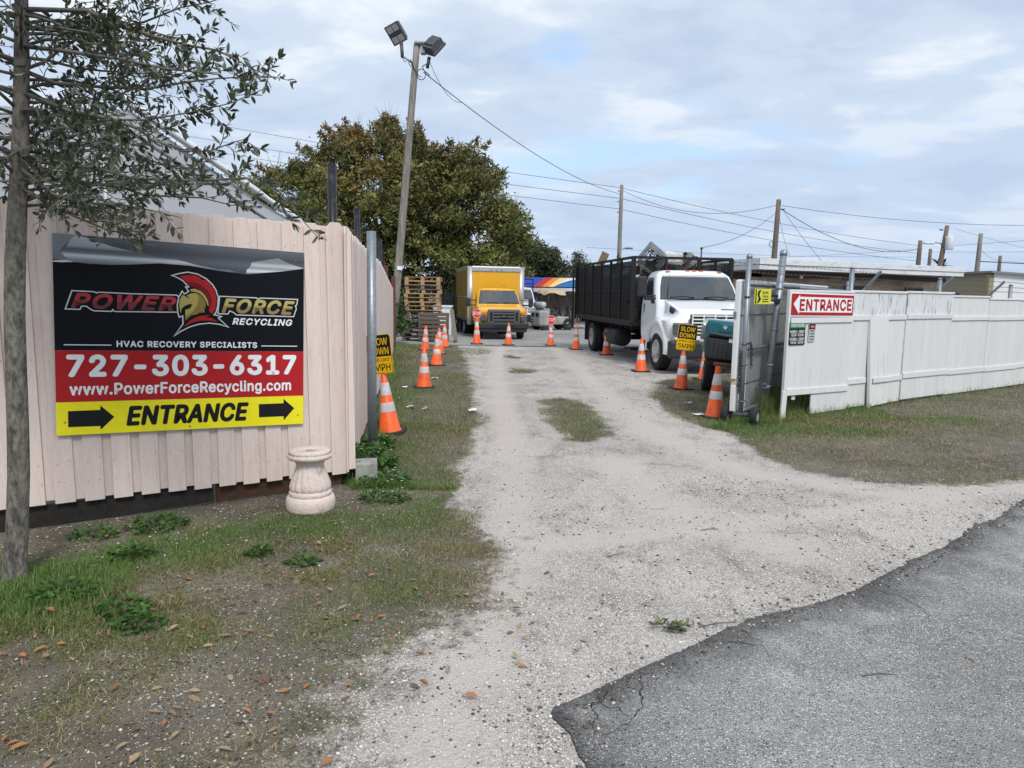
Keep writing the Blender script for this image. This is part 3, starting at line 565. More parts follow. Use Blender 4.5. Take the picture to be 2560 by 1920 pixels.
for k_i, (za, zb) in enumerate(((2.10, 1.99), (1.99, 1.90), (1.88, 1.82))):
    b = MB(); pts = []
    for i in range(60):
        x = -1.0+i*11.0/59; pts.append((x, .02*math.sin(i*1.7+k_i), za+(zb-za)*i/59-.015*abs(math.sin(i*.35))))
    b.pipe(pts, .0035, 4)
    for i in range(0, 110):
        x = -1.0+i*.1; z = za+(zb-za)*(x+1)/11.0-.008
        for s in (-1, 1): b.tube((x, -.012*s, z-.012), (x+.006, .012*s, z+.012), .0022, n=3)
    b.build('strand', m_galvd, bw, stuff=True)

# ---------------------------------------------------------------- chain link gate standing open
G0 = Vector((3.0, 9.27, 0)); GY = math.atan2(.814, .581)
gt = thing('chain_link_gate', 'chain link gate leaf on two small wheels, backed with white vinyl', 'gate', G0, GY)
def frame_tube(p0, p1, r=.03, name='frame_tube', m=None): return MB().tube(p0, p1, r, n=12).build(name, m or m_galv, gt)
frame_tube((0, 0, .14), (.015, 0, 2.15), .034, 'stile'); MB().lathe([(.038, 0), (.04, .02), (.03, .05), (0.005, .06)], 12, Matrix.Translation((.015, 0, 2.15))).build('cap', m_galv, gt)
for z in (.17, .98, 1.82): frame_tube((0, 0, z), (6.3, 0, z-.02), .026, 'rail')
frame_tube((3.2, 0, .17), (3.2, 0, 1.82), .026, 'stile'); frame_tube((6.3, 0, .03), (6.3, 0, 2.0), .034, 'stile')
b = MB(); nx = 42; dx = .058; dz = .0260
for i in range(nx):
    for s in (0, 1): b.pipe([(.04+i*dx+(dx*.5 if j % 2 else dx*s), -.034+(.0025 if (j+s) % 2 else -.0025), .16+j*dz) for j in range(65)], .0030, 3, cap=False)
mo = b.build('wire_mesh', mat('mesh_wire', (.11, .115, .12), .5, .3), gt, stuff=True)
b = MB()
for i in range(nx): b.tube((.04+i*dx, -.034, 1.80), (.04+i*dx+.01, -.04, 1.885), .002, n=3)
b.build('wire_ends', mat('mesh_wire', (.2, .2, .2)), gt, stuff=True)
gp = plank(.197, 1.0, 'backing_plank'); gp.materials.append(m_vin)
for i in range(24): put(gp, gt, -.02+(i+.5)*.2, .085, .15, 0, 0, 1, 1.70)
for z in (.5, 1.42): MB().bbox((2.35, .068, z), (4.8, .012, .012), .002, 1).build('backing_seam', m_galvd, gt)
MB().bbox((2.4, .09, 1.862), (4.9, .06, .035), .01, 2).build('backing_cap', m_vin, gt)
MB().bbox((-.055, .095, 1.23), (.05, .07, 1.28), .012, 2).build('edge_board', m_vin, gt); MB().bbox((-.05, .095, .34), (.05, .066, .34), .006, 1).build('edge_board', m_vin, gt); MB().bbox((-.04, .10, .55), (.03, .07, .11), .006, 1).build('edge_board', mat('dirty_vinyl', (.5, .42, .33), .7, c2=(.3, .2, .12)), gt)
MB().bbox((-.05, .115, 1.42), (.07, .05, .11), .01, 1).build('hinge_plate', m_galv, gt)
for z in (.30, .78, 1.05, 1.66): MB().lathe([(.039, -.012), (.041, 0), (.039, .012)], 14, Matrix.Translation((.005, 0, z))).build('clamp', m_galvd, gt); MB().box((.06, -.005, z), (.10, .02, .018)).build('clamp', m_galvd, gt)
m_tyre = mat('tyre_rubber', (.022, .022, .023), .8, var=.25, bump=.2, bscale=60); m_rim = mat('rim_grey', (.30, .31, .31), .45, .3, var=.2, c2=(.16, .13, .1))
def tyre_mesh(r, w, hub=.55, grooves=0, n=28):
    """tyre and rim about the x axis"""
    M_ = Matrix.Rotation(R(90), 4, 'Y'); h = w/2
    prof = [(r*hub, -h*.7), (r*hub*1.08, -h*.92), (r*.82, -h), (r*.94, -h*.9), (r*.99, -h*.66)]
    if grooves:
        for g in range(grooves): z = -h*.6+(g+.5)/grooves*h*1.2; prof += [(r, z-h*.14), (r*.972, z-h*.07), (r*.972, z+h*.07), (r, z+h*.14)]
    else: prof += [(r, -h*.3), (r, h*.3)]
    prof += [(r*.99, h*.66), (r*.94, h*.9), (r*.82, h), (r*hub*1.08, h*.92), (r*hub, h*.7), (r*hub, -h*.7)]
    return prof, M_
def wheel(parent, x, y, z, r, w, rimm, side=-1, hub=.55, lugs=0, grooves=0, name='wheel'):
    prof, M_ = tyre_mesh(r, w, hub, grooves); T_ = Matrix.Translation((x, y, z))
    t = MB().lathe(prof, 28, T_ @ M_, cap=False).build(name, m_tyre, parent)
    h = w/2*side; d = []
    pr = [(0.0001, h*.52), (r*hub*.22, h*.52), (r*hub*.26, h*.3), (r*hub*.55, h*.22), (r*hub*.80, h*.55), (r*hub*.9, h*.86), (r*hub*1.03, h*.92), (r*hub*1.03, h*.6)]
    rm = MB().lathe(pr, 28, T_ @ M_, cap=False)
    rm.lathe([(r*hub, -h*.6), (r*hub*.3, -h*.5), (.0001, -h*.5)], 20, T_ @ M_, cap=False)
    for i in range(lugs):
        a = 2*PI*i/lugs; rm.tube((x+h*.2, y+r*hub*.42*math.cos(a), z+r*hub*.42*math.sin(a)), (x+h*.48, y+r*hub*.42*math.cos(a), z+r*hub*.42*math.sin(a)), r*hub*.07, n=6)
    rm.build('rim', rimm, t); return t
for y, s in ((-.19, -1), (.19, 1)):
    prof, M_ = tyre_mesh(.122, .09, .5); rot_ = Matrix.Translation((0, y, .122)) @ Matrix.Rotation(R(90), 4, 'Z') @ M_
    t = MB().lathe(prof, 24, rot_, cap=False).build('wheel', m_tyre, gt)
    h = .045
    for sd in (-1, 1): MB().lathe([(.0001, sd*h*.7), (.015, sd*h*.7), (.018, sd*h*.4), (.042, sd*h*.35), (.056, sd*h*.8), (.062, sd*h*.8), (.062, 0)], 20, rot_, cap=False).build('rim', m_rim, t)
MB().tube((0, -.19, .122), (0, .19, .122), .014, n=8).bbox((0, 0, .135), (.09, .20, .035), .006, 1).build('axle', m_galvd, gt)
# gate post
gpst = thing('gate_post', 'thick grey steel post with clamps standing in front of the chain link gate', 'post', (3.56, 9.98, 0))
MB().tube((0, 0, 0), (.14, 0, 2.24), .047, n=16).build('tube', m_galv, gpst); MB().lathe([(.05, 0), (.052, .03), (.04, .07), (.004, .085)], 14, Matrix.Translation((.14, 0, 2.23))).build('cap', m_galv, gpst)
for z in (.42, .72, 1.22, 1.64, 1.78): MB().lathe([(.050, -.014), (.053, 0), (.050, .014)], 16, Matrix.Translation((.14*z/2.24, 0, z))).build('clamp', m_galv, gpst)
b = MB(); b.bbox((.04, -.05, 1.60), (.14, .06, .05), .008, 1).bbox((.03, -.05, 1.68), (.10, .05, .03), .008, 1); b.build('latch', m_dark, gpst)
MB().lathe([(.022, -.05), (.024, 0), (.022, .05)], 12, Matrix.Translation((-.03, -.06, 1.585)) @ Matrix.Rotation(R(90), 4, 'Y')).build('white_fitting', p_white, gpst)
MB().bbox((-.04, -.04, .40), (.16, .05, .03), .006, 1).bbox((-.06, -.04, .45), (.12, .05, .04), .006, 1).build('latch', m_galvd, gpst)
# small yellow maker's plate
yp = thing('fence_plate', 'small yellow plate with a black curved stripe wired to the chain link gate', 'sign', G0+Vector((math.cos(GY)*.17, math.sin(GY)*.17, 0))+Vector((math.sin(GY), -math.cos(GY), 0))*.06, GY-R(22))
MB().bbox((.14, 0, 1.665), (.33, .006, .20), .004, 1).build('board', P_('plate_yellow', (.62, .60, .06)), yp)
panel([(.02, 1.58), (.045, 1.58), (.09, 1.61), (.10, 1.64), (.075, 1.67), (.07, 1.70), (.10, 1.75), (.065, 1.75), (.035, 1.72), (.03, 1.69), (.05, 1.65), (.05, 1.62)], p_ink, yp, .0045, 'stripe_print'); panel(rect(-.01, 1.573, .012, 1.757), p_ink, yp, .0045, 'stripe_print')
lettering('Smith', .125, 1.70, .12, .035, p_ink, yp, .0045, .03); lettering('Fence', .135, 1.655, .11, .032, p_ink, yp, .0045, .03)
for z in (1.625, 1.595): panel(rect(.13, z, .25, z+.012), p_ink, yp, .0045, 'text_line')
# chain hanging on the stile
m_chain = mat('chain_steel', (.05, .047, .045), .5, .6, var=.3)
def chain(name, pts, label, lk=.05):
    c = thing(name, label, 'chain', pts[0]); P = [Vector(p)-Vector(pts[0]) for p in pts]; seg = []
    for a, bb in zip(P[:-1], P[1:]):
        n = max(1, int((bb-a).length/(lk*.72)))
        for i in range(n): seg.append((a.lerp(bb, (i+.5)/n), (bb-a).normalized()))
    for i, (p, d) in enumerate(seg):
        b = MB(); q = d.to_track_quat('Z', 'Y') @ Matrix.Rotation(R(90*(i % 2)+20), 4, 'Z').to_quaternion(); pts2 = []
        for j in range(13):
            a = 2*PI*j/12; pts2.append(p+q @ Vector((.014*math.cos(a), 0, .025*math.sin(a)+(.006 if math.sin(a) > 0 else -.006))))
        b.pipe(pts2, .0048, 5, cap=False); b.build('chain_link', m_chain, c)
gpos = lambda x, y, z: G0+Vector((math.cos(GY)*x-math.sin(GY)*y, math.sin(GY)*x+math.cos(GY)*y, z))
chain('chain', [gpos(-.02, -.055, 1.06), gpos(.06, -.065, 1.07), gpos(.12, -.062, .98), gpos(.14, -.06, .74)], 'rusty steel chain hanging from the stile of the chain link gate')
chain('chain', [gpos(-.045, .03, .95), gpos(-.046, .028, .42)], 'dark chain hanging between the gate stile and its white vinyl edge')

# grey post at the pink fence corner and the concrete block
gp2 = thing('steel_post', 'round galvanised steel post beside the corner of the pink fence', 'post', (-1.355, 6.85, 0))
MB().tube((0, 0, 0), (.012, 0, 2.215), .044, n=18).build('tube', m_galv, gp2); MB().lathe([(.040, 0), (.040, -.01)], 18, Matrix.Translation((.012, 0, 2.214))).build('hollow_end', m_dark, gp2)
bk = thing('concrete_block', 'grey concrete block half hidden in weeds at the foot of the steel post', 'block', (-1.27, 6.15, 0), R(12))
MB().bbox((0, 0, .085), (.19, .22, .19), .012, 2).build('block_body', mat('block_concrete', (.33, .33, .31), .9, var=.15, bump=.4, bscale=90, c2=(.26, .26, .24)), bk)

# ---------------------------------------------------------------- vehicles
m_white = mat('white_truck_paint', (.76, .775, .79), .25, var=.02, coat=.5, scale=2, c2=(.66, .67, .68), lo=.58, hi=.8)
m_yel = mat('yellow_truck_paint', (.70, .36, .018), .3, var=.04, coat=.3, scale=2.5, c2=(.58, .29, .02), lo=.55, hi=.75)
m_yside_shade = mat('yellow_panel_shade_and_grime', (.20, .125, .025), .55, var=.12, scale=2, c2=(.13, .095, .04), lo=.45, hi=.7, stretch=(1, 1, .4))  # truck yellow darkened to paint in the side's shade, mottled with grime
m_alu = mat('aluminium', (.52, .53, .54), .35, .7, var=.1, scale=5)
m_plastic = mat('black_plastic', (.024, .026, .029), .55, var=.15, bump=.05)
m_greyp = mat('grey_plastic', (.085, .09, .095), .5, var=.1)
m_glass = bpy.data.materials.new('vehicle_glass'); m_glass.use_nodes = True; t_ = m_glass.node_tree; t_.nodes.remove(t_.nodes['Principled BSDF'])
tp_ = t_.nodes.new('ShaderNodeBsdfTransparent'); tp_.inputs[0].default_value = (.42, .50, .53, 1); gl_ = t_.nodes.new('ShaderNodeBsdfGlossy'); gl_.inputs['Roughness'].default_value = .03; fr_ = t_.nodes.new('ShaderNodeFresnel'); fr_.inputs[0].default_value = 2.8; mx_ = t_.nodes.new('ShaderNodeMixShader')
t_.links.new(fr_.outputs[0], mx_.inputs[0]); t_.links.new(tp_.outputs[0], mx_.inputs[1]); t_.links.new(gl_.outputs[0], mx_.inputs[2]); t_.links.new(mx_.outputs[0], t_.nodes['Material Output'].inputs[0])
m_inside = mat('cab_interior', (.045, .045, .047), .8, var=.2); m_seat = mat('seat_cloth', (.09, .09, .095), .9, var=.15)
m_amber = mat('amber_lens', (.62, .17, .015), .2, coat=.6); m_lens = mat('lamp_lens', (.50, .52, .54), .1, .3, coat=1.0)
m_black = mat('black_steel', (.012, .012, .013), .55, .2, var=.3); m_frame = mat('chassis_black', (.012, .012, .012), .8, var=.3)
m_orange_l = mat('orange_marker', (.6, .12, .02), .3, coat=.5)
def outline(yf, yb, hw, rf, rb, bow=0., nf=8, nc=6, ns=8):
    pts = []
    for i in range(nf+1):                       # front, from -x to +x
        x = -(hw-rf)+2*(hw-rf)*i/nf; pts.append((x, yf+bow*(x/max(hw-rf, .01))**2))
    for i in range(1, nc): a = -PI/2+PI/2*i/nc; pts.append((hw-rf+rf*math.cos(a), yf+bow+rf+rf*math.sin(a)))
    for i in range(ns+1): pts.append((hw, yf+bow+rf+(yb-rb-yf-bow-rf)*i/ns))
    for i in range(1, 3): a = PI/2*i/3; pts.append((hw-rb+rb*math.cos(a), yb-rb+rb*math.sin(a)))
    for i in range(3): pts.append(((hw-rb)*(1-i), yb))
    for i in range(1, 3): a = PI/2+PI/2*i/3; pts.append((-hw+rb+rb*math.cos(a), yb-rb+rb*math.sin(a)))
    for i in range(ns+1): pts.append((-hw, yb-rb-(yb-rb-yf-bow-rf)*i/ns))
    for i in range(1, nc): a = PI+PI/2*i/nc; pts.append((-hw+rf+rf*math.cos(a), yf+bow+rf+rf*math.sin(a)))
    return pts
class Loft:
    def __init__(s, levels): s.z = [l[0] for l in levels]; s.o = [outline(*l[1:]) for l in levels]; s.n = len(s.o[0])
    def shell(s, mb):
        n = s.n; vs = [(x, y, z) for z, o in zip(s.z, s.o) for x, y in o]; k = len(s.z)
        fs = [(i*n+j, i*n+(j+1) % n, (i+1)*n+(j+1) % n, (i+1)*n+j) for i in range(k-1) for j in range(n)]
        mb.smooth = True; mb.add(vs, fs); mb.smooth = False
        mb.add([(x, y, s.z[0]) for x, y in s.o[0]], [list(range(n))[::-1]]); mb.add([(x, y, s.z[-1]) for x, y in s.o[-1]], [list(range(n))]); return mb
    def pt(s, z, j):
        k = max(0, min(len(s.z)-2, sum(1 for q in s.z[1:-1] if q <= z))); t = (z-s.z[k])/(s.z[k+1]-s.z[k])
        j0 = math.floor(j); f = j-j0
        q = lambda o: Vector(o[j0 % s.n]).lerp(Vector(o[(j0+1) % s.n]), f)
        p = q(s.o[k]).lerp(q(s.o[k+1]), t); return Vector((p.x, p.y, z))
    def patch(s, z0, z1, j0, j1, off, nz=6, nj=14, mb=None, trim0=None, trim1=None):
        """piece of the surface between heights and outline stations, lifted by off"""
        mb = mb or MB(); vs = []
        for a in range(nz+1):
            z = z0+(z1-z0)*a/nz
            ja = j0 if trim0 is None else j0+(trim0-j0)*a/nz; jb = j1 if trim1 is None else j1+(trim1-j1)*a/nz
            for c in range(nj+1):
                j = ja+(jb-ja)*c/nj; p = s.pt(z, j); du = s.pt(z, j+.05)-s.pt(z, j-.05); dv = s.pt(min(z+.01, s.z[-1]), j)-s.pt(max(z-.01, s.z[0]), j)
                n = du.cross(dv); n = n.normalized() if n.length > 1e-9 else Vector((0, 0, 1)); vs.append(p+n*off)
        w = nj+1; mb.smooth = True; mb.add(vs, [(a*w+c, a*w+c+1, (a+1)*w+c+1, (a+1)*w+c) for a in range(nz) for c in range(nj)]); mb.smooth = False; return mb
def cut(o, cutters):
    for c in cutters:
        m = o.modifiers.new('b', 'BOOLEAN'); m.operation = 'DIFFERENCE'; m.solver = 'EXACT'; m.material_mode = 'TRANSFER'; m.object = c
    dg = bpy.context.evaluated_depsgraph_get(); me = bpy.data.meshes.new_from_object(o.evaluated_get(dg)); o.modifiers.clear(); old = o.data; o.data = me
    for c in cutters: bpy.data.objects.remove(c)
def cavity(xb, xt, zb, zt, y0, y1, side):
    """cutters for the glazed openings of a cab: one along y for the windscreen, one along x for the doors"""
    a = MB(); a.prism([(-xb, zb), (xb, zb), (xt, zt), (-xt, zt)], -y1, -y0, Matrix.Rotation(R(90), 4, 'X')); c1 = a.build('cutter', m_inside)
    b = MB(); b.prism(side, -1.3, 1.3, Matrix(((0, 0, 1, 0), (1, 0, 0, 0), (0, 1, 0, 0), (0, 0, 0, 1)))); return [c1, b.build('cutter', m_inside)]
def cab_inside(root, y, z):
    MB().bbox((0, y-.42, z-.62), (1.55, .28, .10), .04, 2).build('dashboard', m_plastic, root)
    for x in (-.42, .42): MB().bbox((x, y, z-.50), (.46, .14, .62), .06, 3, rot=Matrix.Rotation(R(-8), 4, 'X')).bbox((x, y+.03, z-.12), (.24, .10, .18), .04, 2).build('seat', m_seat, root)
    MB().pipe([(.42+.19*math.cos(2*PI*i/20), y-.26+.06*math.sin(2*PI*i/20), z-.48+.18*math.sin(2*PI*i/20)) for i in range(21)], .016, 6).tube((.42, y-.26, z-.48), (.42, y-.40, z-.62), .02, n=6).build('steering_wheel', m_plastic, root)
def autosmooth(o, ang=35):
    me = o.data; bm = bmesh.new(); bm.from_mesh(me)
    bmesh.ops.remove_doubles(bm, verts=bm.verts, dist=.0005)
    for f in bm.faces: f.smooth = True
    for e in bm.edges:
        if len(e.link_faces) == 2 and e.calc_face_angle(0) > R(ang): e.smooth = False
    bm.to_mesh(me); bm.free()

def medium_truck(root):
    """conventional white cab: front at local y=0, body running to +y"""
    HV = [(.62, .30, 1.2, 1.02, .20, .02, .05), (.80, .10, 1.2, 1.05, .22, .02, .05), (1.05, .05, 1.2, 1.06, .24, .02, .06), (1.13, .06, 1.2, 1.04, .26, .02, .07), (1.18, .08, 1.2, .97, .24, .02, .07), (1.215, .09, 1.2, .87, .20, .02, .07), (1.30, .11, 1.2, .81, .16, .02, .07), (1.34, .17, 1.2, .79, .14, .02, .07), (1.40, .42, 1.2, .80, .12, .02, .06), (1.52, .86, 1.2, .83, .10, .02, .06), (1.57, 1.02, 1.2, .84, .06, .02, .06)]
    LV = [(.55, 1.06, 2.24, .99, .06, .08, .02), (.75, 1.06, 2.24, 1.02, .06, .08, .02), (1.1, 1.06, 2.24, 1.035, .08, .08, .02), (1.42, 1.05, 2.24, 1.02, .10, .08, .03), (1.54, 1.03, 2.24, 1.005, .14, .08, .08), (1.58, 1.02, 2.24, 1.0, .18, .08, .16), (1.85, 1.18, 2.24, .955, .15, .08, .15), (2.12, 1.36, 2.24, .88, .15, .08, .14), (2.21, 1.50, 2.22, .80, .16, .08, .12), (2.25, 1.66, 2.18, .66, .16, .08, .06)]
    hd = Loft(HV); b = MB(); hd.shell(b); hood = b.build('hood', m_white, root)
    lf = Loft(LV); b = MB(); lf.shell(b); body = b.build('cab', m_white, root)
    arch = lambda: [MB().lathe([(.55, -.35), (.55, .35)], 40, Matrix.Translation((s*1.0, .97, .47)) @ Matrix.Rotation(R(90), 4, 'Y')).build('cutter', m_frame) for s in (-1, 1)]
    cut(hood, arch()); autosmooth(hood, 40); cut(body, arch()+cavity(.84, .76, 1.615, 2.10, .4, 2.16, [(1.36, 1.60), (2.14, 1.60), (2.12, 2.06), (1.62, 2.06)])); autosmooth(body, 40); cab_inside(root, 1.95, 2.12)
    ns = lf.n; front0, front1 = -4.0, 12.0
    MB(); ws = lf.patch(1.60, 2.11, -1.6, 9.6, .006, 8, 22, trim0=-1.2, trim1=9.2).build('windscreen', m_glass, root)
    seal = lf.patch(1.575, 2.135, -2.0, 10.0, .003, 8, 22, trim0=-1.5, trim1=9.5).build('windscreen_seal', m_plastic, root)
    lj = ns-5.0      # station where the left (-x) front corner starts
    # doors, side windows: left side stations run from ns-5-9 (rear) to ns-5 (front)
    for sgn in (-1, 1):
        if sgn < 0: w0, w1, t0, t1 = ns-13.3, ns-6.1, ns-13.0, ns-7.2
        else: w0, w1, t0, t1 = 14.1, 21.3, 15.2, 21.0
        d = MB()
        dr_ = lf.patch(.70, 1.55, (ns-13.6) if sgn < 0 else 13.6, (ns-5.6) if sgn < 0 else 21.6, .012, 6, 10).build('door', m_white, root)
        lf.patch(1.56, 2.08, w0, w1, .010, 6, 12, trim0=t0, trim1=t1).build('side_window', m_glass, dr_)
        lf.patch(1.48, 1.60, w0 if sgn > 0 else w1-2.2, w0+2.2 if sgn > 0 else w1, .016, 3, 5).build('mirror_base', m_plastic, dr_)
        hp = lf.pt(1.40, (ns-12.2) if sgn < 0 else 19.9); MB().bbox((hp.x+sgn*.012, hp.y, hp.z-.03), (.03, .05, .22), .01, 2).build('handle', m_plastic, dr_)
        # mirror on two arms
        mr = MB().bbox((sgn*1.34, 1.22, 1.86), (.22, .10, .46), .04, 3).build('mirror', m_plastic, root)
        MB().pipe([(sgn*.98, 1.30, 1.60), (sgn*1.2, 1.26, 1.60), (sgn*1.33, 1.24, 1.66)], .022, 8).pipe([(sgn*.97, 1.35, 1.66), (sgn*1.24, 1.26, 1.64)], .018, 8).build('mirror_arm', m_plastic, mr)
        # flare over the wheel
        fl = MB(); pts = []
        for i in range(25):
            a = PI*(-.03+1.06*i/24); pts.append((a,))
        vs = []
        for (a,) in pts:
            for (rr_, xx) in ((.545, 1.02), (.56, 1.075), (.60, 1.10), (.66, 1.085), (.72, 1.03), (.74, .97)): vs.append((sgn*xx, .97+rr_*math.cos(a), .47+rr_*math.sin(a)))
        fl.smooth = True; fl.add(vs, [(i*6+j, i*6+j+1, (i+1)*6+j+1, (i+1)*6+j) for i in range(24) for j in range(5)]); fl.build('wheel_flare', m_white, root)
        wl = MB(); vs = []
        for i in range(17):
            a = PI*i/16
            for xx in (.62, 1.03): vs.append((sgn*xx, .97+.546*math.cos(a), .47+.546*math.sin(a)))
        wl.add(vs, [(2*i, 2*i+1, 2*i+3, 2*i+2) for i in range(16)]); wl.build('wheel_well', m_frame, root)
        # headlamp in a grey bezel
        bz = MB().bbox((sgn*.80, .055, .97), (.40, .10, .25), .03, 2, rot=-sgn*R(-14)).build('headlamp_bezel', m_greyp, root)
        MB().lathe([(.0001, -.03), (.05, -.028), (.085, -.018), (.095, 0), (.095, .02)], 20, Matrix.Translation((sgn*.73, .012, .975)) @ Matrix.Rotation(R(90), 4, 'X') @ Matrix.Diagonal((1, 1, -1, 1)), cap=False).build('headlamp', m_lens, root)
        MB().bbox((sgn*.93, .075, .975), (.12, .05, .15), .02, 2, rot=sgn*R(20)).build('turn_signal', m_amber if sgn > 0 else m_lens, root)
        # hood side vent
        v = MB().bbox((sgn*.815, .66, 1.345), (.05, .26, .15), .02, 2, rot=Matrix.Rotation(sgn*R(-3), 4, 'Z') @ Matrix.Rotation(R(12), 4, 'X')).build('hood_vent', m_greyp, root)
        MB().bbox((sgn*.834, .66, 1.345), (.03, .19, .095), .01, 1, rot=Matrix.Rotation(sgn*R(-3), 4, 'Z') @ Matrix.Rotation(R(12), 4, 'X')).build('vent_slot', m_black, v)
        MB().bbox((sgn*1.0, 1.75, .52), (.16, .55, .18), .03, 2).build('step', m_black, root)
    gr = MB().bbox((0, .02, 1.03), (1.30, .10, .50), .03, 2).build('grille_recess', m_black, root)
    for i in range(7): MB().bbox((0, -.035, .815+i*.072), (1.27, .03, .030), .008, 2).build('grille_bar', m_white, gr)
    for x in (-.62, -.37, -.12, .12, .37, .62): MB().bbox((x, -.033, 1.03), (.032, .026, .49), .006, 1).build('grille_bar', m_white, gr)
    MB().bbox((0, -.03, .765), (2.0, .12, .06), .02, 2).build('valance', m_white, root)
    MB().bbox((0, -.08, .545), (2.28, .24, .38), .06, 3).build('bumper', m_greyp if False else mat('bumper_charcoal', (.032, .036, .042), .5, var=.1), root)
    MB().bbox((.35, .30, 1.385), (.42, .02, .02), .006, 1, rot=Matrix.Rotation(R(14), 4, 'X')).build('hood_slot', m_greyp, root)
    for x in (-.62, -.16, 0, .16, .62):
        MB().bbox((x, 1.56+abs(x)*.06, 2.235-abs(x)*.03), (.10, .05, .04), .015, 2).build('marker_light', m_orange_l, root)
    for x0, x1 in ((-.75, -.18), (.05, .62)): MB().pipe([(x0, 1.02, 1.625), ((x0+x1)/2, 1.01, 1.655), (x1, 1.03, 1.63)], .012, 5).build('wiper', m_black, root)
    MB().bbox((0, 1.03, 1.592), (1.6, .06, .02), .008, 1).build('cowl', m_black, root)
    for s in (-1, 1): wheel(root, s*.93, .97, .43, .43, .27, mat('white_rim', (.62, .62, .61), .45, c2=(.28, .22, .18), var=.15), s, .58, 8, 4)
    MB().box((0, 3.9, .72), (.75, 7.0, .22)).build('chassis', m_frame, root); MB().bbox((0, .97, .43), (1.7, .14, .14), .03, 1).build('front_axle', m_frame, root)

tk = thing('stake_truck', 'white conventional-cab truck with tall black mesh cage bed full of scrap metal', 'truck', (4.38, 15.2, 0), R(7.8))
medium_truck(tk)
m_rrim = mat('rear_rim', (.36, .35, .33), .6, c2=(.2, .15, .11))
for s in (-1, 1):
    wheel(tk, s*1.08, 6.35, .43, .43, .25, m_rrim, s, .58, 8, 4); wheel(tk, s*.80, 6.35, .43, .43, .25, m_rrim, s, .58, 0, 4)
    MB().bbox((s*.95, 7.05, .62), (.55, .02, .65), .005, 1).build('mud_flap', m_plastic, tk)
MB().bbox((0, 6.35, .43), (1.9, .16, .16), .04, 1).build('rear_axle', m_frame, tk)
MB().lathe([(.0001, -.02), (.22, -.02), (.25, .02), (.25, 1.13), (.22, 1.17), (.0001, 1.17)], 24, Matrix.Translation((-.92, 4.0, .56)) @ Matrix.Rotation(R(90), 4, 'X') @ Matrix.Scale(-1, 4, (0, 0, 1)), cap=False).build('fuel_tank', m_plastic, tk)
MB().bbox((-.93, 3.0, .33), (.35, .6, .05), .01, 1).build('tank_step', m_frame, tk)
# bed and cage
X0, Y0, Y1, Z0, Z1 = 1.24, 2.28, 8.1, 1.0, 2.56
MB().bbox((0, (Y0+Y1)/2, .97), (2*X0, Y1-Y0, .10), .01, 1).build('bed_floor', m_black, tk)
for i in range(12): MB().box((0, Y0+.25+i*.48, .88), (2.3, .06, .09)).build('cross_member', m_frame, tk)
def bar(p0, p1, w=.05, name='cage_bar', m=None, parent=tk):
    p0, p1 = Vector(p0), Vector(p1); d = p1-p0; q = d.to_track_quat('Z', 'Y').to_matrix().to_4x4()
    return MB().box((0, 0, 0), (w, w, d.length), Matrix.Translation((p0+p1)/2) @ q).build(name, m or m_black, parent)
for s in (-1, 1):
    x = s*X0
    bar((x, Y0, Z1), (x, Y1, Z1), .06); bar((x, Y0, Z0+.03), (x, Y1, Z0+.03), .07); bar((x, Y0, 1.78), (x, Y1, 1.78), .022)
    for i in range(7): y = Y0+(Y1-Y0)*i/6; bar((x, y, Z0), (x, y, Z1), .07 if i in (0, 6) else .055)
for x in (-1.2, -.42, .40, 1.2): bar((x, Y0, Z0), (x, Y0, Z1), .06)
bar((-X0, Y0, Z1+.002), (X0, Y0, Z1+.002), .062); bar((-X0, Y0, 1.78), (X0, Y0, 1.78), .03)
bar((-X0, Y1, Z1), (X0, Y1, Z1), .06); bar((-X0-.12, Y1+.12, .7), (-X0-.12, Y1+.12, Z1+.05), .05); bar((-X0-.03, Y1+.12, .9), (-X0-.03, Y1+.12, Z1+.03), .05)
def expanded(L_, H_, cw=.075, ch=.034, r=.010):
    b = MB(); nr = int(H_/ch); nc = int(L_/(cw/2))
    for j in range(nr):
        s = 1 if j % 2 else -1
        b.pipe([(i*cw/2, .004*s*(1 if i % 2 else -1), j*ch+ch*.5*(1 if (i+(j % 2)) % 2 else 0)*1.0) for i in range(nc+1)], r, 4, cap=False)
    return b
exm = mat('expanded_steel', (.012, .012, .013), .6, .2, var=.3)
b = expanded(2*X0-.06, Z1-Z0-.1); o = b.build('mesh_panel', exm, tk, (-X0+.03, Y0+.01, Z0+.06), stuff=True)
b = expanded(Y1-Y0, Z1-Z0-.1, .075, .034, .0125); o = b.build('mesh_panel', exm, tk, (-X0+.005, Y0, Z0+.06), R(90), stuff=True)
o2 = link('mesh_panel', o.data, tk, (X0-.005, Y0, Z0+.06), R(90), stuff=True)
# antenna
MB().tube((-.80, 1.05, 1.55), (-.74, 1.12, 2.35), .004, .002, 5).build('antenna', m_black, tk)

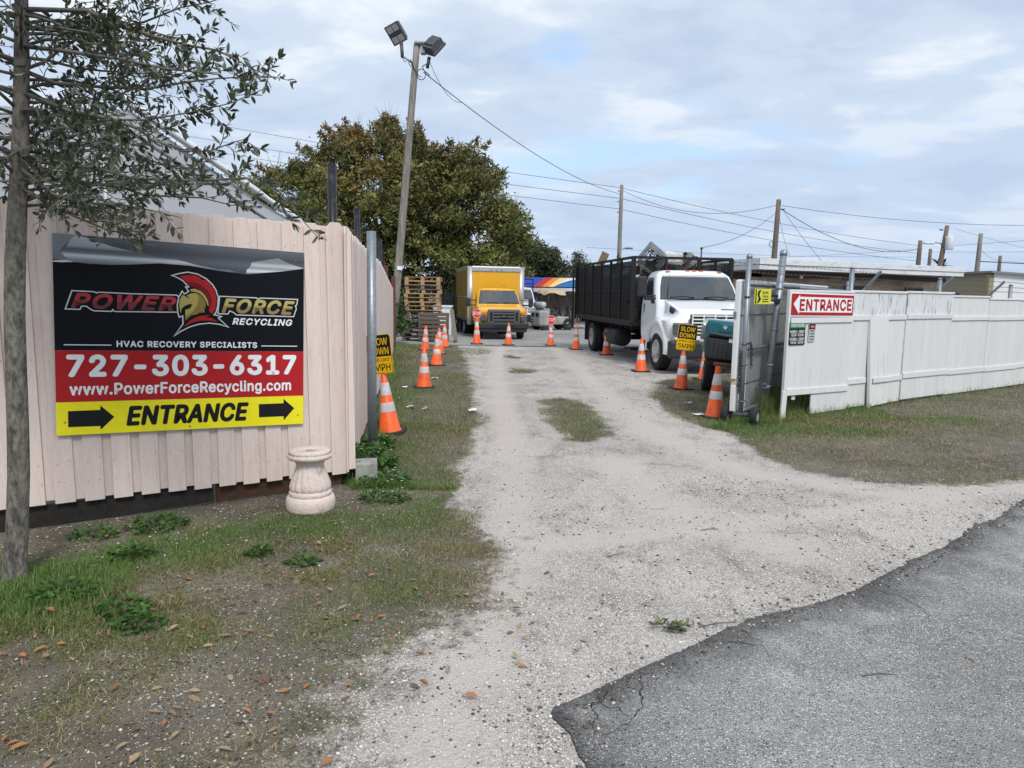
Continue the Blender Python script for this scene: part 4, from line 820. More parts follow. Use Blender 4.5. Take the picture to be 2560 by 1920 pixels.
# scrap metal in the bed (local positions in the bed frame)
TM = Matrix.Translation(tk.location) @ Matrix.Rotation(R(7.8), 4, 'Z')
m_duct = mat('duct_grey', (.10, .115, .13), .5, .3, var=.15, c2=(.16, .17, .18)); m_gal2 = mat('dull_galvanised', (.38, .38, .36), .5, .5, var=.2, c2=(.2, .19, .17)); m_rustp = mat('rusty_panel', (.09, .06, .04), .8, var=.3, c2=(.045, .035, .03))
def placed(o, p, rx, ry, rz): o.matrix_world = TM @ Matrix.Translation(p) @ Matrix.Rotation(rz, 4, 'Z') @ Matrix.Rotation(ry, 4, 'Y') @ Matrix.Rotation(rx, 4, 'X')
du = thing('scrap_duct', 'open-ended grey sheet metal duct sticking up out of the truck bed', 'scrap')
b = MB(); w, h, L_ = .42, .40, .9
for (c, d) in (((0, 0, h/2), (w, L_, .012)), ((0, 0, -h/2), (w, L_, .012)), ((w/2, 0, 0), (.012, L_, h-.014)), ((-w/2, 0, 0), (.012, L_, h-.014))): b.box(c, d)
b.build('duct_wall', m_duct, du)
b = MB()
for (c, d) in (((0, -L_/2, h/2), (w+.04, .03, .05)), ((0, -L_/2, -h/2), (w+.04, .03, .05)), ((w/2, -L_/2, 0), (.05, .03, h)), ((-w/2, -L_/2, 0), (.05, .03, h))): b.box(c, d)
b.build('flange', m_gal2, du); b = MB()
for i in range(14): b.pipe([(rr.uniform(-.16, .16), rr.uniform(-.4, .2), rr.uniform(-.16, .16)) for k in range(4)], .008, 4)
b.build('torn_lining', m_black, du); placed(du, (-.50, 3.1, 2.60), R(14), R(38), R(-10)); du.matrix_world = du.matrix_world @ Matrix.Scale(1.2, 4)
hu = tag(MB().bbox((0, 0, 0), (.55, .5, .34), .07, 3).build('scrap_cabinet', mat('white_enamel', (.6, .61, .6), .5, var=.1, c2=(.42, .4, .37))), 'rounded white appliance cabinet riding on top of the scrap load', 'scrap'); placed(hu, (.10, 3.5, 2.62), R(6), R(4), R(8))
pk = tag(MB().bbox((0, 0, 0), (.04, .3, 1.4), .004, 1).build('scrap_plank', mat('raw_plank', (.22, .16, .10), .8, var=.2)), 'bare plank poking above the rear of the mesh cage', 'scrap'); placed(pk, (-.95, 6.9, 2.28), R(20), R(12), R(30))
labels = ['long dark sheet metal panel leaning inside the mesh cage', 'crumpled dark grey metal panel in the middle of the scrap load', 'rusty sheet leaning against the front of the mesh cage', 'flat dark panel lying on the scrap heap near the tail', 'wide black panel standing along the caged side of the bed', 'grey metal panel wedged across the scrap load', 'tall rusty sheet standing at the rear of the cage']
spec = [((-.6, 4.9, 1.75), (1.6, .03, 1.2), (R(10), R(12), R(84))), ((.2, 4.4, 1.8), (1.5, .03, 1.1), (R(-24), R(20), R(20))), ((-.5, 2.7, 1.7), (1.2, .03, 1.2), (R(-12), R(30), R(6))), ((.1, 6.3, 1.75), (2.0, 1.4, .05), (R(8), R(5), R(10))), ((-.98, 3.7, 1.62), (2.3, .03, 1.1), (R(4), R(-4), R(90))), ((.5, 3.0, 1.75), (1.3, .03, .9), (R(-20), R(-22), R(-5))), ((-.9, 7.2, 1.65), (1.3, .03, 1.25), (R(8), R(3), R(88)))]
for lb, (p, d, r_) in zip(labels, spec):
    b = MB(); nx_, nz_ = 7, 5; vs = []
    for i in range(nx_+1):
        for j in range(nz_+1): vs.append(((i/nx_-.5)*d[0], rr.uniform(-.03, .03), (j/nz_-.5)*d[2]) if d[1] < .1 else ((i/nx_-.5)*d[0], (j/nz_-.5)*d[1], rr.uniform(-.03, .03)))
    b.add(vs, [(i*(nz_+1)+j, (i+1)*(nz_+1)+j, (i+1)*(nz_+1)+j+1, i*(nz_+1)+j+1) for i in range(nx_) for j in range(nz_)])
    o = b.build('scrap_sheet', rr.choice([m_rustp, m_duct, m_black])); tag(o, lb, 'scrap'); sm_ = o.modifiers.new('s', 'SOLIDIFY'); sm_.thickness = .012; placed(o, p, *r_)
for lb, p, d, r_ in (('torn grey sheet curling above the right rail of the cage', (.75, 4.0, 2.55), (.9, .03, .5), (R(35), R(8), R(40))), ('bent dark sheet lying on top of the scrap load behind the duct', (.3, 5.0, 2.5), (1.5, .03, .7), (R(60), R(-6), R(15))), ('rusty sheet showing just above the caged side near the middle', (-.7, 5.6, 2.5), (1.0, .03, .45), (R(25), R(14), R(75)))):
    b = MB(); vs = [((i/6-.5)*d[0], rr.uniform(-.06, .06), (j/4-.5)*d[2]+rr.uniform(-.03, .03)) for i in range(7) for j in range(5)]; b.add(vs, [(i*5+j, (i+1)*5+j, (i+1)*5+j+1, i*5+j+1) for i in range(6) for j in range(4)])
    o = b.build('scrap_sheet', m_gal2 if 'grey' in lb else m_rustp if 'rusty' in lb else m_duct); tag(o, lb, 'scrap'); o.modifiers.new('s', 'SOLIDIFY').thickness = .01; placed(o, p, *r_)
for lb, p, d in (('black appliance box at the bottom of the scrap load', (.2, 3.4, 1.4), (1.4, 1.0, .75)), ('large dark appliance carcass in the middle of the truck bed', (.1, 5.2, 1.42), (1.8, 1.5, .8)), ('rusty appliance carcass at the tail of the truck bed', (0, 7.1, 1.4), (1.7, 1.2, .76))):
    o = tag(MB().bbox((0, 0, 0), d, .03, 2).build('scrap_box', m_rustp if 'rusty' in lb else m_black), lb, 'scrap'); placed(o, p, 0, 0, R(rr.uniform(-8, 8)))
st = tag(MB().pipe([(0, 0, 0), (.35, .03, .05), (.7, .0, .02)], .02, 6).build('scrap_pipe', mat('bright_pipe', (.6, .6, .58), .4, .6)), 'short bright pipe showing through the side of the mesh cage', 'scrap'); placed(st, (-1.15, 3.5, 2.12), 0, 0, R(86))

# ---------------------------------------------------------------- second white truck behind the box truck
t2 = thing('flatbed_truck', 'white conventional-cab truck with a black headboard parked behind the yellow box truck', 'truck', (.42, 39.5, -.2), R(9))
medium_truck(t2)
for s in (-1, 1): wheel(t2, s*1.0, 6.0, .43, .43, .4, m_rrim, s, .58, 0, 4)
MB().bbox((0, 5.2, 1.0), (2.4, 5.6, .14), .01, 1).build('flat_bed', m_black, t2)
for x in (-1.1, -.4, .4, 1.1): bar((x, 2.4, 1.0), (x, 2.4, 2.75), .06, 'headboard_bar', None, t2)
for z in (2.72, 2.45, 1.9): bar((-1.1, 2.4, z), (1.1, 2.4, z), .05, 'headboard_bar', None, t2)

# ---------------------------------------------------------------- yellow box truck
bt = thing('box_truck', 'yellow box truck with a silver framed cargo box parked behind the stop signs', 'truck', (-.36, 28.85, -.2), R(11.5))
LV = [(.50, .34, 1.8, .94, .2, .06, .05), (.68, .14, 1.8, .99, .24, .06, .06), (1.00, .08, 1.8, 1.0, .26, .06, .07), (1.17, .10, 1.8, 1.0, .28, .06, .08), (1.25, .20, 1.8, .985, .3, .06, .1), (1.33, .52, 1.8, .965, .32, .06, .12), (1.40, .80, 1.8, .95, .32, .06, .13), (1.44, .90, 1.8, .94, .3, .06, .12), (1.75, 1.16, 1.8, .88, .26, .06, .1), (1.98, 1.36, 1.8, .82, .24, .06, .09), (2.05, 1.47, 1.78, .75, .22, .06, .07), (2.08, 1.58, 1.76, .6, .2, .06, .04)]
lf = Loft(LV); b = MB(); lf.shell(b); body = b.build('cab', m_yel, bt)
cs = [MB().lathe([(.46, -.3), (.46, .3)], 36, Matrix.Translation((s*.98, .92, .40)) @ Matrix.Rotation(R(90), 4, 'Y')).build('cutter', m_frame) for s in (-1, 1)]
cut(body, cs+cavity(.80, .72, 1.47, 1.955, .4, 1.74, [(1.26, 1.46), (1.73, 1.46), (1.72, 1.92), (1.46, 1.92)])); autosmooth(body, 40); ns = lf.n; cab_inside(bt, 1.56, 1.94)
lf.patch(1.455, 1.96, -2.8, 10.8, .006, 8, 22, trim0=-2.4, trim1=10.4).build('windscreen', m_glass, bt); lf.patch(1.435, 1.985, -3.2, 11.2, .003, 8, 22, trim0=-2.7, trim1=10.7).build('windscreen_seal', m_plastic, bt)
for sgn in (-1, 1):
    dr_ = lf.patch(.62, 1.40, (ns-12.9) if sgn < 0 else 13.4, (ns-5.4) if sgn < 0 else 20.9, .010, 6, 10).build('door', m_yel, bt)
    w0, w1, t0, t1 = (ns-12.6, ns-5.4, ns-12.4, ns-7.6) if sgn < 0 else (13.4, 20.6, 15.6, 20.4)
    lf.patch(1.45, 1.94, w0, w1, .010, 6, 12, trim0=t0, trim1=t1).build('side_window', m_glass, dr_)
    mr = MB().bbox((sgn*1.32, 1.0, 1.50), (.20, .12, .36), .05, 3).build('mirror', m_plastic, bt)
    MB().pipe([(sgn*.95, 1.12, 1.38), (sgn*1.15, 1.06, 1.38), (sgn*1.28, 1.02, 1.42)], .02, 8).pipe([(sgn*.95, 1.14, 1.58), (sgn*1.15, 1.06, 1.58), (sgn*1.28, 1.02, 1.56)], .02, 8).build('mirror_arm', m_plastic, mr)
    MB().bbox((sgn*.83, .10, 1.06), (.26, .10, .15), .03, 2, rot=sgn*R(12)).build('turn_signal', m_amber, bt)
    MB().bbox((sgn*.83, .095, .86), (.27, .11, .22), .03, 2, rot=sgn*R(12)).build('headlamp', mat('dim_lens', (.10, .11, .115), .15, .3, coat=1.), bt)
    wheel(bt, s if False else sgn*.86, .92, .37, .37, .23, m_rrim, sgn, .58, 0, 3)
    wheel(bt, sgn*.92, 4.4, .37, .37, .24, m_rrim, sgn, .58, 0, 3); wheel(bt, sgn*.66, 4.4, .37, .37, .24, m_rrim, sgn, .58, 0, 3)
    wl = MB(); vs = []
    for i in range(17):
        a = PI*i/16
        for xx in (.6, .985): vs.append((sgn*xx, .92+.457*math.cos(a), .40+.457*math.sin(a)))
    wl.add(vs, [(2*i, 2*i+1, 2*i+3, 2*i+2) for i in range(16)]); wl.build('wheel_well', m_frame, bt)
gr = MB().bbox((0, .05, .95), (1.32, .12, .56), .05, 3).build('grille', m_greyp, bt)
MB().bbox((0, -.008, .94), (.84, .02, .40), .02, 2).build('grille_recess', m_black, gr)
for z in (.80, .93, 1.06): MB().bbox((0, -.022, z), (.84, .03, .055), .012, 2).build('grille_bar', m_greyp, gr)
for s in (-1, 1): MB().bbox((s*.52, -.012, .94), (.10, .02, .36), .01, 1).build('grille_slot', m_black, gr)
MB().lathe([(.0001, .03), (.10, .028), (.115, .01), (.115, 0)], 24, Matrix.Translation((0, -.02, .93)) @ Matrix.Rotation(R(90), 4, 'X') @ Matrix.Diagonal((1.25, .52, 1, 1)), cap=False).build('oval_badge', mat('badge_dark', (.03, .032, .035), .4), gr)
MB().bbox((0, .02, .575), (2.02, .26, .24), .05, 3).build('bumper', m_plastic, bt); MB().bbox((0, .06, .40), (1.9, .22, .16), .04, 2).build('air_dam', m_plastic, bt); MB().bbox((0, -.115, .56), (.8, .01, .09), .004, 1).build('bumper_slot', m_black, bt)
for x0, x1 in ((-.55, .05), (.15, .72)): MB().pipe([(x0, .91, 1.475), ((x0+x1)/2, .92, 1.50), (x1, .96, 1.475)], .011, 5).build('wiper', m_black, bt)
MB().box((0, 3.4, .52), (.8, 5.2, .2)).build('chassis', m_frame, bt); MB().bbox((0, .92, .37), (1.6, .12, .12), .03, 1).bbox((0, 4.4, .37), (1.6, .16, .16), .03, 1).build('axle', m_frame, bt)
bw2, by0, by1, bz0, bz1 = 1.22, 1.85, 6.1, .72, 3.0
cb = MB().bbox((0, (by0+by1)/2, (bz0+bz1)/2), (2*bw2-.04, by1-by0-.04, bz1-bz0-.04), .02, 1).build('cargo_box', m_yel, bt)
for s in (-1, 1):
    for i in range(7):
        L_ = (by1-by0-.3)/7; MB().bbox((s*(bw2-.012), by0+.2+(i+.5)*L_, (bz0+bz1)/2-.02), (.02, L_-.014, bz1-bz0-.3), .004, 1).build('side_panel', m_yside_shade, cb)
    MB().bbox((s*(bw2-.005), (by0+by1)/2, 1.70), (.035, by1-by0-.1, .05), .008, 1).build('rub_rail', m_alu, cb)
    MB().bbox((s*(bw2-.01), (by0+by1)/2, bz0+.04), (.05, by1-by0-.06, .12), .01, 1).build('bottom_rail', m_greyp, cb); MB().bbox((s*(bw2-.015), (by0+by1)/2, bz1-.06), (.05, by1-by0-.06, .12), .01, 1).build('top_rail', m_alu, cb)
    MB().lathe([(.14, bz0-.18), (.14, bz1-.02)], 20, Matrix.Translation((s*(bw2-.13), by0+.13, 0))).build('corner_post', m_alu, cb)
MB().bbox((0, by0+.04, bz1-.12), (2*bw2-.3, .12, .25), .05, 3).build('top_rail', m_alu, cb)
for x in (-.22, 0, .22): MB().lathe([(.02, 0), (.022, .01), (.01, .02)], 10, Matrix.Translation((x, by0-.02, bz1-.17)) @ Matrix.Rotation(R(90), 4, 'X')).build('marker_light', m_black, cb)
MB().bbox((0, by0+.02, bz0+.02), (2*bw2-.26, .08, .10), .02, 1).build('bottom_rail', m_greyp, cb)

# ---------------------------------------------------------------- forklift
m_fg = mat('forklift_grey', (.36, .37, .37), .45, var=.08, c2=(.25, .25, .24), scale=3); m_fd = mat('forklift_dark', (.035, .037, .04), .5, var=.15)
fk = thing('forklift', 'grey forklift with a tan tarp over its overhead guard', 'forklift', (2.3, 38.0, -.2), R(118))   # local -y is forward
b = MB(); b.bbox((0, 1.0, .62), (1.08, .62, .82), .12, 4).bbox((0, .86, .98), (1.04, .36, .34), .10, 3); cw = b.build('counterweight', m_fg, fk)
for x in (-.22, .22): MB().bbox((x, 1.31, .80), (.26, .02, .18), .02, 1).build('vent', m_black, cw)
for z in (.42, .54): MB().bbox((.3, 1.31, z), (.2, .02, .06), .01, 1).build('vent', m_black, cw)
MB().bbox((0, .15, .50), (1.0, 1.3, .42), .08, 3).build('body', m_fg, fk); MB().bbox((0, .50, .78), (.9, .6, .3), .06, 2).build('hood', m_fd, fk)
MB().bbox((0, .52, .98), (.5, .46, .12), .05, 2).bbox((0, .74, 1.22), (.48, .12, .46), .05, 2, rot=Matrix.Rotation(R(-10), 4, 'X')).build('seat', m_plastic, fk)
for s in (-1, 1):
    MB().pipe([(s*.44, -.55, .6), (s*.44, -.38, 1.4), (s*.44, -.12, 2.02)], .035, 6).pipe([(s*.46, .92, 1.0), (s*.46, .80, 1.6), (s*.44, .72, 2.04)], .04, 6).build('guard_post', m_fd, fk)
    wheel(fk, s*.44, -.42, .32, .32, .2, m_fd, s, .5); wheel(fk, s*.40, .98, .25, .25, .17, m_fd, s, .5)
    MB().bbox((s*.30, -.82, 1.05), (.09, .14, 1.95), .01, 1).build('mast_rail', m_fd, fk); MB().bbox((s*.25, -1.35, .09), (.1, 1.0, .04), .008, 1).bbox((s*.25, -.88, .35), (.1, .04, .55), .008, 1).build('fork', m_black, fk)
    MB().tube((s*.4, -.25, .75), (s*.33, -.80, 1.35), .03, n=8).build('tilt_cylinder', m_fd, fk)
for z in (.2, 1.1, 2.0): MB().box((0, -.80, z), (.6, .05, .09)).build('mast_cross_bar', m_fd, fk)
MB().pipe([(0, -.2, .8), (0, .08, 1.18)], .025, 6).lathe([(.15, -.012), (.17, 0), (.15, .012)], 18, Matrix.Translation((0, .09, 1.19)) @ Matrix.Rotation(R(35), 4, 'X')).build('steering_wheel', m_plastic, fk)
tp = MB(); vs = []
for i in range(9):
    for j in range(9):
        x, y = -.58+i*1.16/8, -.30+j*1.2/8; ed = (i in (0, 8)) or (j in (0, 8)); vs.append((x, y, 2.07+rr.uniform(-.015, .025)-(.20+rr.uniform(-.02, .02)+.05*math.sin(i*.9+j*.7) if ed else 0)))
tp.smooth = True; tp.add(vs, [(i*9+j, (i+1)*9+j, (i+1)*9+j+1, i*9+j+1) for i in range(8) for j in range(8)]); tp.build('tarp', mat('tan_tarp', (.50, .38, .24), .8, var=.15, bump=.3, bscale=8), fk)
tank = MB().lathe([(.0001, -.42), (.12, -.40), (.17, -.33), (.17, .26), (.13, .34), (.0001, .36)], 20, Matrix.Translation((0, .98, 1.30)) @ Matrix.Rotation(R(90), 4, 'Y'), cap=False).build('gas_tank', mat('tank_grey', (.45, .46, .46), .4), fk)
MB().lathe([(.10, .30), (.175, .30), (.175, .48), (.16, .48), (.15, .32)], 20, Matrix.Translation((0, .98, 1.30)) @ Matrix.Rotation(R(90), 4, 'Y'), cap=False).build('tank_collar', mat('blue_collar', (.02, .14, .42), .4), tank)

# ---------------------------------------------------------------- teal truck bed used as a trailer
m_teal = mat('teal_paint', (.010, .105, .135), .25, var=.08, coat=.6, scale=3); m_rust = mat('rusty_iron', (.085, .05, .032), .85, var=.35, c2=(.045, .035, .03), scale=14, bump=.2)
tb = thing('truck_bed_trailer', 'teal pickup bed trailer with black ribbed tailgate behind the gate', 'trailer', (3.60, 11.62, -.03), (0, R(5), R(-12)))
b = MB(); b.bbox((-.01, .75, .98), (1.10, 1.4, .58), .11, 4); b.build('bed_body', m_teal, tb)
b = MB(); b.bbox((-.01, .03, 1.13), (1.06, .10, .30), .045, 3); b.build('tailgate', m_teal, tb); MB().bbox((.05, -.022, 1.16), (.8, .02, .13), .008, 2).build('pressed_panel', m_teal, tb)
MB().bbox((0, -.05, 1.03), (1.0, .12, .05), .02, 2, rot=Matrix.Rotation(R(3), 4, 'Y')).build('black_ledge', m_plastic, tb)
rb = MB().bbox((0, -.015, .82), (1.06, .10, .38), .05, 3).build('ribbed_panel', m_plastic, tb)
for i in range(13): MB().bbox((-.44+i*.074, -.068, .79), (.056, .02, .26), .007, 2).build('rib', m_plastic, rb)
pl_ = MB().bbox((.02, -.080, .965), (.40, .012, .075), .004, 1, rot=Matrix.Rotation(R(3), 4, 'Y')).build('blank_plate', mat('dirty_white', (.6, .59, .55), .6, c2=(.4, .38, .34)), tb); MB().bbox((-.02, -.092, .97), (.03, .012, .03), .006, 1).build('latch', m_black, pl_)
MB().bbox((-.26, -.030, 1.18), (.06, .004, .06), .001, 1, rot=Matrix.Rotation(R(30), 4, 'Y')).build('torn_sticker', p_white, tb)
MB().bbox((0, .2, .58), (.95, .10, .09), .01, 1).bbox((-.28, .8, .56), (.08, 1.3, .10), .01, 1).bbox((.28, .8, .56), (.08, 1.3, .10), .01, 1).bbox((-.20, -.02, .57), (.34, .16, .07), .02, 2).build('frame', m_rust, tb)
for s in (-1, 1): wheel(tb, s*.36, .95, .30, .30, .18, m_rim, s, .55, 5); MB().bbox((s*.27, .12, .30), (.08, .08, .62), .008, 1).build('leg', m_rust, tb)
chain('chain', [Vector((3.66, 11.54, .56)), Vector((3.67, 11.52, .18))], 'rusty chain hanging under the teal truck bed', .06)

# ---------------------------------------------------------------- buildings
m_fascia = mat('white_fascia', (.62, .64, .65), .6, var=.06, scale=2, c2=(.46, .47, .47), lo=.5, hi=.72, stretch=(1, 1, 3)); m_brick = mat('tan_brick', (.52, .40, .28), .85, var=.2, scale=3, c2=(.42, .31, .21), bump=.2, bscale=20)
m_soff = mat('brown_boards', (.075, .045, .032), .8, var=.15); m_roof = mat('grey_roof', (.2, .2, .2), .9); m_bar = mat('window_bar', (.03, .03, .03), .6); m_wdark = mat('dark_window', (.012, .015, .02), .1, spec=.6)
bd = thing('shop_building', 'low tan brick building with a wide white fascia behind the vinyl fence', 'building', (9.5, 28.0, -.2), math.atan2(5.0, 10.99))
LB, DB, ZR = 12.1, 9.0, 3.36
MB().box((LB/2+.3, DB/2+.75, 1.35), (LB-1.0, DB-1.2, 2.70)).build('wall', m_brick, bd)
MB().box((LB/2+.3, .735, 2.80), (LB-1.0+.02, .03, .26)).build('header_board', m_soff, bd); MB().box((.78, DB/2+.75, 2.76), (.03, DB-1.2, .34)).build('header_board', m_soff, bd)
rf = MB().box((LB/2, DB/2, ZR-.23), (LB-.1, DB-.1, .42)).build('roof', m_roof, bd)
for (c, d) in (((LB/2, 0, ZR-.11), (LB+.06, .06, .23)), ((0, DB/2, ZR-.11), (.06, DB, .23)), ((LB, DB/2, ZR-.11), (.06, DB, .23))): MB().bbox(c, d, .008, 1).build('fascia_board', m_fascia, rf)
for (c, d) in (((LB/2, .04, ZR-.325), (LB, .05, .19)), ((.04, DB/2, ZR-.325), (.05, DB-.1, .19)), ((LB-.04, DB/2, ZR-.325), (.05, DB-.1, .19))): MB().bbox(c, d, .008, 1).build('fascia_board', m_fascia, rf)
MB().box((LB/2, DB/2, ZR-.45), (LB-.12, DB-.12, .02)).build('soffit', m_soff, rf)
for x in (3.5, 6.05, 9.8):
    w = MB().box((x, .735, 2.0), (1.25, .03, .85)).build('window', m_wdark, bd)
    for i in range(7): MB().box((x-.54+i*.18, .70, 2.0), (.02, .02, .86)).build('window_bar', m_bar, w)
    for z in (1.7, 2.05, 2.35): MB().box((x, .70, z), (1.25, .024, .03)).build('window_bar', m_bar, w)
nm = bpy.data.objects.new('house_number', None); col.objects.link(nm); nm.parent = bd; nm.location = (4.55, .70, 0)
lettering('17270', 0, 2.62, .62, .17, mat('number_gilt', (.42, .40, .24), .5), nm, .01, .02, .1)
for x in (2.9, 5.9): MB().bbox((x, .70, 2.72), (.16, .06, .12), .01, 1).build('wall_lamp', m_fascia, bd)
MB().tube((-1.0, 3.2, 2.9), (-1.0, 3.2, 3.95), .03, n=8).bbox((-1.0, 3.2, 3.9), (.12, .08, .05), .01, 1).build('service_mast', m_bar, bd)
for p_ in bd.children:
    if p_.name.startswith('service_mast'): p_.location = (.9, .2, .0)

b2 = thing('block_building', 'tan block building with a white painted gable wall beyond the shop', 'building', (29.8, 45, -.2), 0)
mt_ = mat('tan_block', (.27, .235, .155), .85, var=.08); mwb = mat('white_wall', (.66, .67, .68), .8, var=.05)
b = MB(); b.add([(0, 0, 0), (16, 2, 0), (16, 2, 2.6), (4, .5, 3.42), (0, 0, 3.72)], [(0, 1, 2, 3, 4)]); b.add([(0, .2, 0), (16, 2.2, 0), (16, 2.2, 2.6), (4, .7, 3.42), (0, .2, 3.72)], [(4, 3, 2, 1, 0)]); b.build('gable_wall', mwb, b2)
b = MB(); b.box((.1, 5.5, 1.85), (.2, 10.6, 3.66)); b.build('side_wall', mt_, b2); MB().box((-.1, .15, 1.75), (.3, .3, 3.5)).build('corner_pier', mt_, b2)
b = MB(); b.add([(-.35, -.3, 3.72), (-.35, 11, 3.72), (4, 11, 3.5), (4, .2, 3.5), (16, 1.7, 2.68), (16, 12, 2.68)], [(0, 3, 2, 1), (3, 4, 5, 2)]); o = b.build('roof', m_roof, b2); s_ = o.modifiers.new('s', 'SOLIDIFY'); s_.thickness = .12
MB().box((-.02, 4.6, 1.75), (.06, 2.6, 1.2)).build('window', m_wdark, b2); MB().bbox((-.08, 3.0, 1.5), (.06, 1.5, 1.1), .02, 1).build('shutter', mat('pale_shutter', (.4, .42, .45), .6), b2)

b3 = thing('service_building', 'far low building with a blue, red and white banner above its grey eaves', 'building', (0, 46, -.2), R(-3))
MB().box((4.3, 3.0, 1.0), (12, 5, 2.0)).build('wall', mat('taupe_wall', (.16, .13, .11), .85, var=.1), b3)
b = MB(); b.prism([(-2.5, .8), (1.9, -.5), (3.4, -.7), (6.5, .3), (11, 1.6), (11, 6), (-2.5, 6)], 2.02, 2.26); b.build('eaves', m_fascia, b3)
b = MB(); b.prism([(-2.4, .95), (1.9, -.4), (3.4, -.6), (6.4, .4), (10.9, 1.7), (10.9, 5.9), (-2.4, 5.9)], 1.94, 2.018); b.build('soffit', mat('pale_soffit', (.35, .36, .37), .7), b3)
wn = MB().box((1.15, .47, 1.25), (.5, .05, .8)).build('window', m_wdark, b3); MB().box((.5, .47, 1.25), (.5, .05, .8)).build('window', m_wdark, b3)
for x in (.2, .82, 1.45): MB().box((x, .46, 1.25), (.07, .08, .86)).build('window_frame', mwb, b3)
MB().box((5.0, .47, 1.05), (1.8, .05, 1.7)).build('door', m_wdark, b3)
for x in (4.2, 5.0, 5.9): MB().box((x, .45, 1.05), (.06, .06, 1.75)).build('door_frame', mt_, b3)
sb = MB().bbox((4.0, 2.2, 2.66), (12.4, .25, .62), .02, 1).build('banner', P_('banner_blue', (.05, .09, .42)), b3)
for i, (x, w, c) in enumerate(((1.25, .5, (.55, .05, .03)), (1.75, .5, (.75, .25, .06)), (2.2, .55, (.8, .62, .25)), (2.7, .9, (.75, .75, .72)))): panel([(x, 2.36), (x+w, 2.36), (x+w+.75, 2.955), (x+.75, 2.955)], P_('sweep%d' % i, c), sb, -2.072+.0015*i, 'sweep_print')
panel([(2.55, 2.36), (3.1, 2.62), (3.6, 2.78), (4.3, 2.90), (5.2, 2.92), (6.2, 2.36)], P_('banner_blue2', (.05, .09, .42)), sb, -2.063, 'sweep_print'); panel([(2.75, 2.37), (3.3, 2.62), (3.8, 2.74), (4.3, 2.70), (4.6, 2.5), (4.2, 2.37)], P_('banner_teal', (.03, .19, .38)), sb, -2.061, 'sweep_print')
for i in range(5): panel(rect(5.35+i*.27, 2.58-.01*i, 5.55+i*.27, 2.66-.01*i), p_white, sb, -2.058, 'text_line')

# ---------------------------------------------------------------- white canopy tent behind the pink fence
m_tent = mat('tent_fabric', (.52, .53, .545), .6, var=.05, scale=1.5, bump=.1, bscale=3)
t_ = m_tent.node_tree; tl_ = t_.nodes.new('ShaderNodeBsdfTranslucent'); tl_.inputs[0].default_value = (.62, .63, .65, 1); mx_ = t_.nodes.new('ShaderNodeMixShader'); mx_.inputs[0].default_value = .5; t_.links.new(t_.nodes['Principled BSDF'].outputs[0], mx_.inputs[1]); t_.links.new(tl_.outputs[0], mx_.inputs[2]); t_.links.new(mx_.outputs[0], t_.nodes['Material Output'].inputs[0]); m_band = mat('tent_band', (.84, .85, .86), .45, var=.04, bump=.2, bscale=9)
tn_ = thing('canopy_tent', 'white sloping canopy tent rising behind the pink fence', 'tent', (-4.95, 9.5, 0))
dA = Vector((.86, 4.5, -1.05)); lx = Vector((-1, 0, -.0)); b = MB(); vs = []
for i in range(25):
    for j in range(13):
        p = dA*(j/12*1.0)+lx*(i/24*7.5); sag = .05*math.sin(j/12*PI)+.018*math.sin(i*2.1) ; vs.append((p.x, p.y, 3.92+p.z-sag))
b.smooth = True; b.add(vs, [(i*13+j, (i+1)*13+j, (i+1)*13+j+1, i*13+j+1) for i in range(24) for j in range(12)]); o = b.build('roof_sheet', m_tent, tn_)
q = dA.normalized(); b = MB(); vs = []
for j in range(15):
    p = dA*(-.06+j/14*1.16); w = .012*math.sin(j*1.9)
    for (ox, oz) in ((-.04, .03), (.0, .05), (.10, .05+w), (.16, .02+w), (.17, -.07)): vs.append((p.x+ox, p.y, 3.94+p.z+oz))
b.smooth = True; b.add(vs, [(j*5+k, j*5+k+1, (j+1)*5+k+1, (j+1)*5+k) for j in range(14) for k in range(4)]); o = b.build('edge_band', m_band, tn_); o.modifiers.new('s', 'SOLIDIFY').thickness = .008
m_tp = mat('tent_pole', (.42, .43, .44), .5, .2)
for i, x in enumerate((-.35, -2.6, -5.0, -7.4)):
    MB().tube((x, 0, 3.86), (x+.86, 4.5, 2.80), .028, n=8).build('rafter', m_tp, tn_); MB().tube((x, 0, 0), (x, 0, 3.86), .03, n=8).build('leg', m_tp, tn_); MB().tube((x+.86, 4.5, 0), (x+.86, 4.5, 2.8), .03, n=8).build('leg', m_tp, tn_)
for t in (0, .5, 1): MB().tube((-7.5+.86*t, 4.5*t, 3.85-1.05*t), (-.05+.86*t, 4.5*t, 3.85-1.05*t), .024, n=8).build('purlin', m_tp, tn_)
MB().tube((-2.6, .1, 2.6), (-.2+.3, 1.9, 3.36), .03, n=8).build('brace', m_tp, tn_)

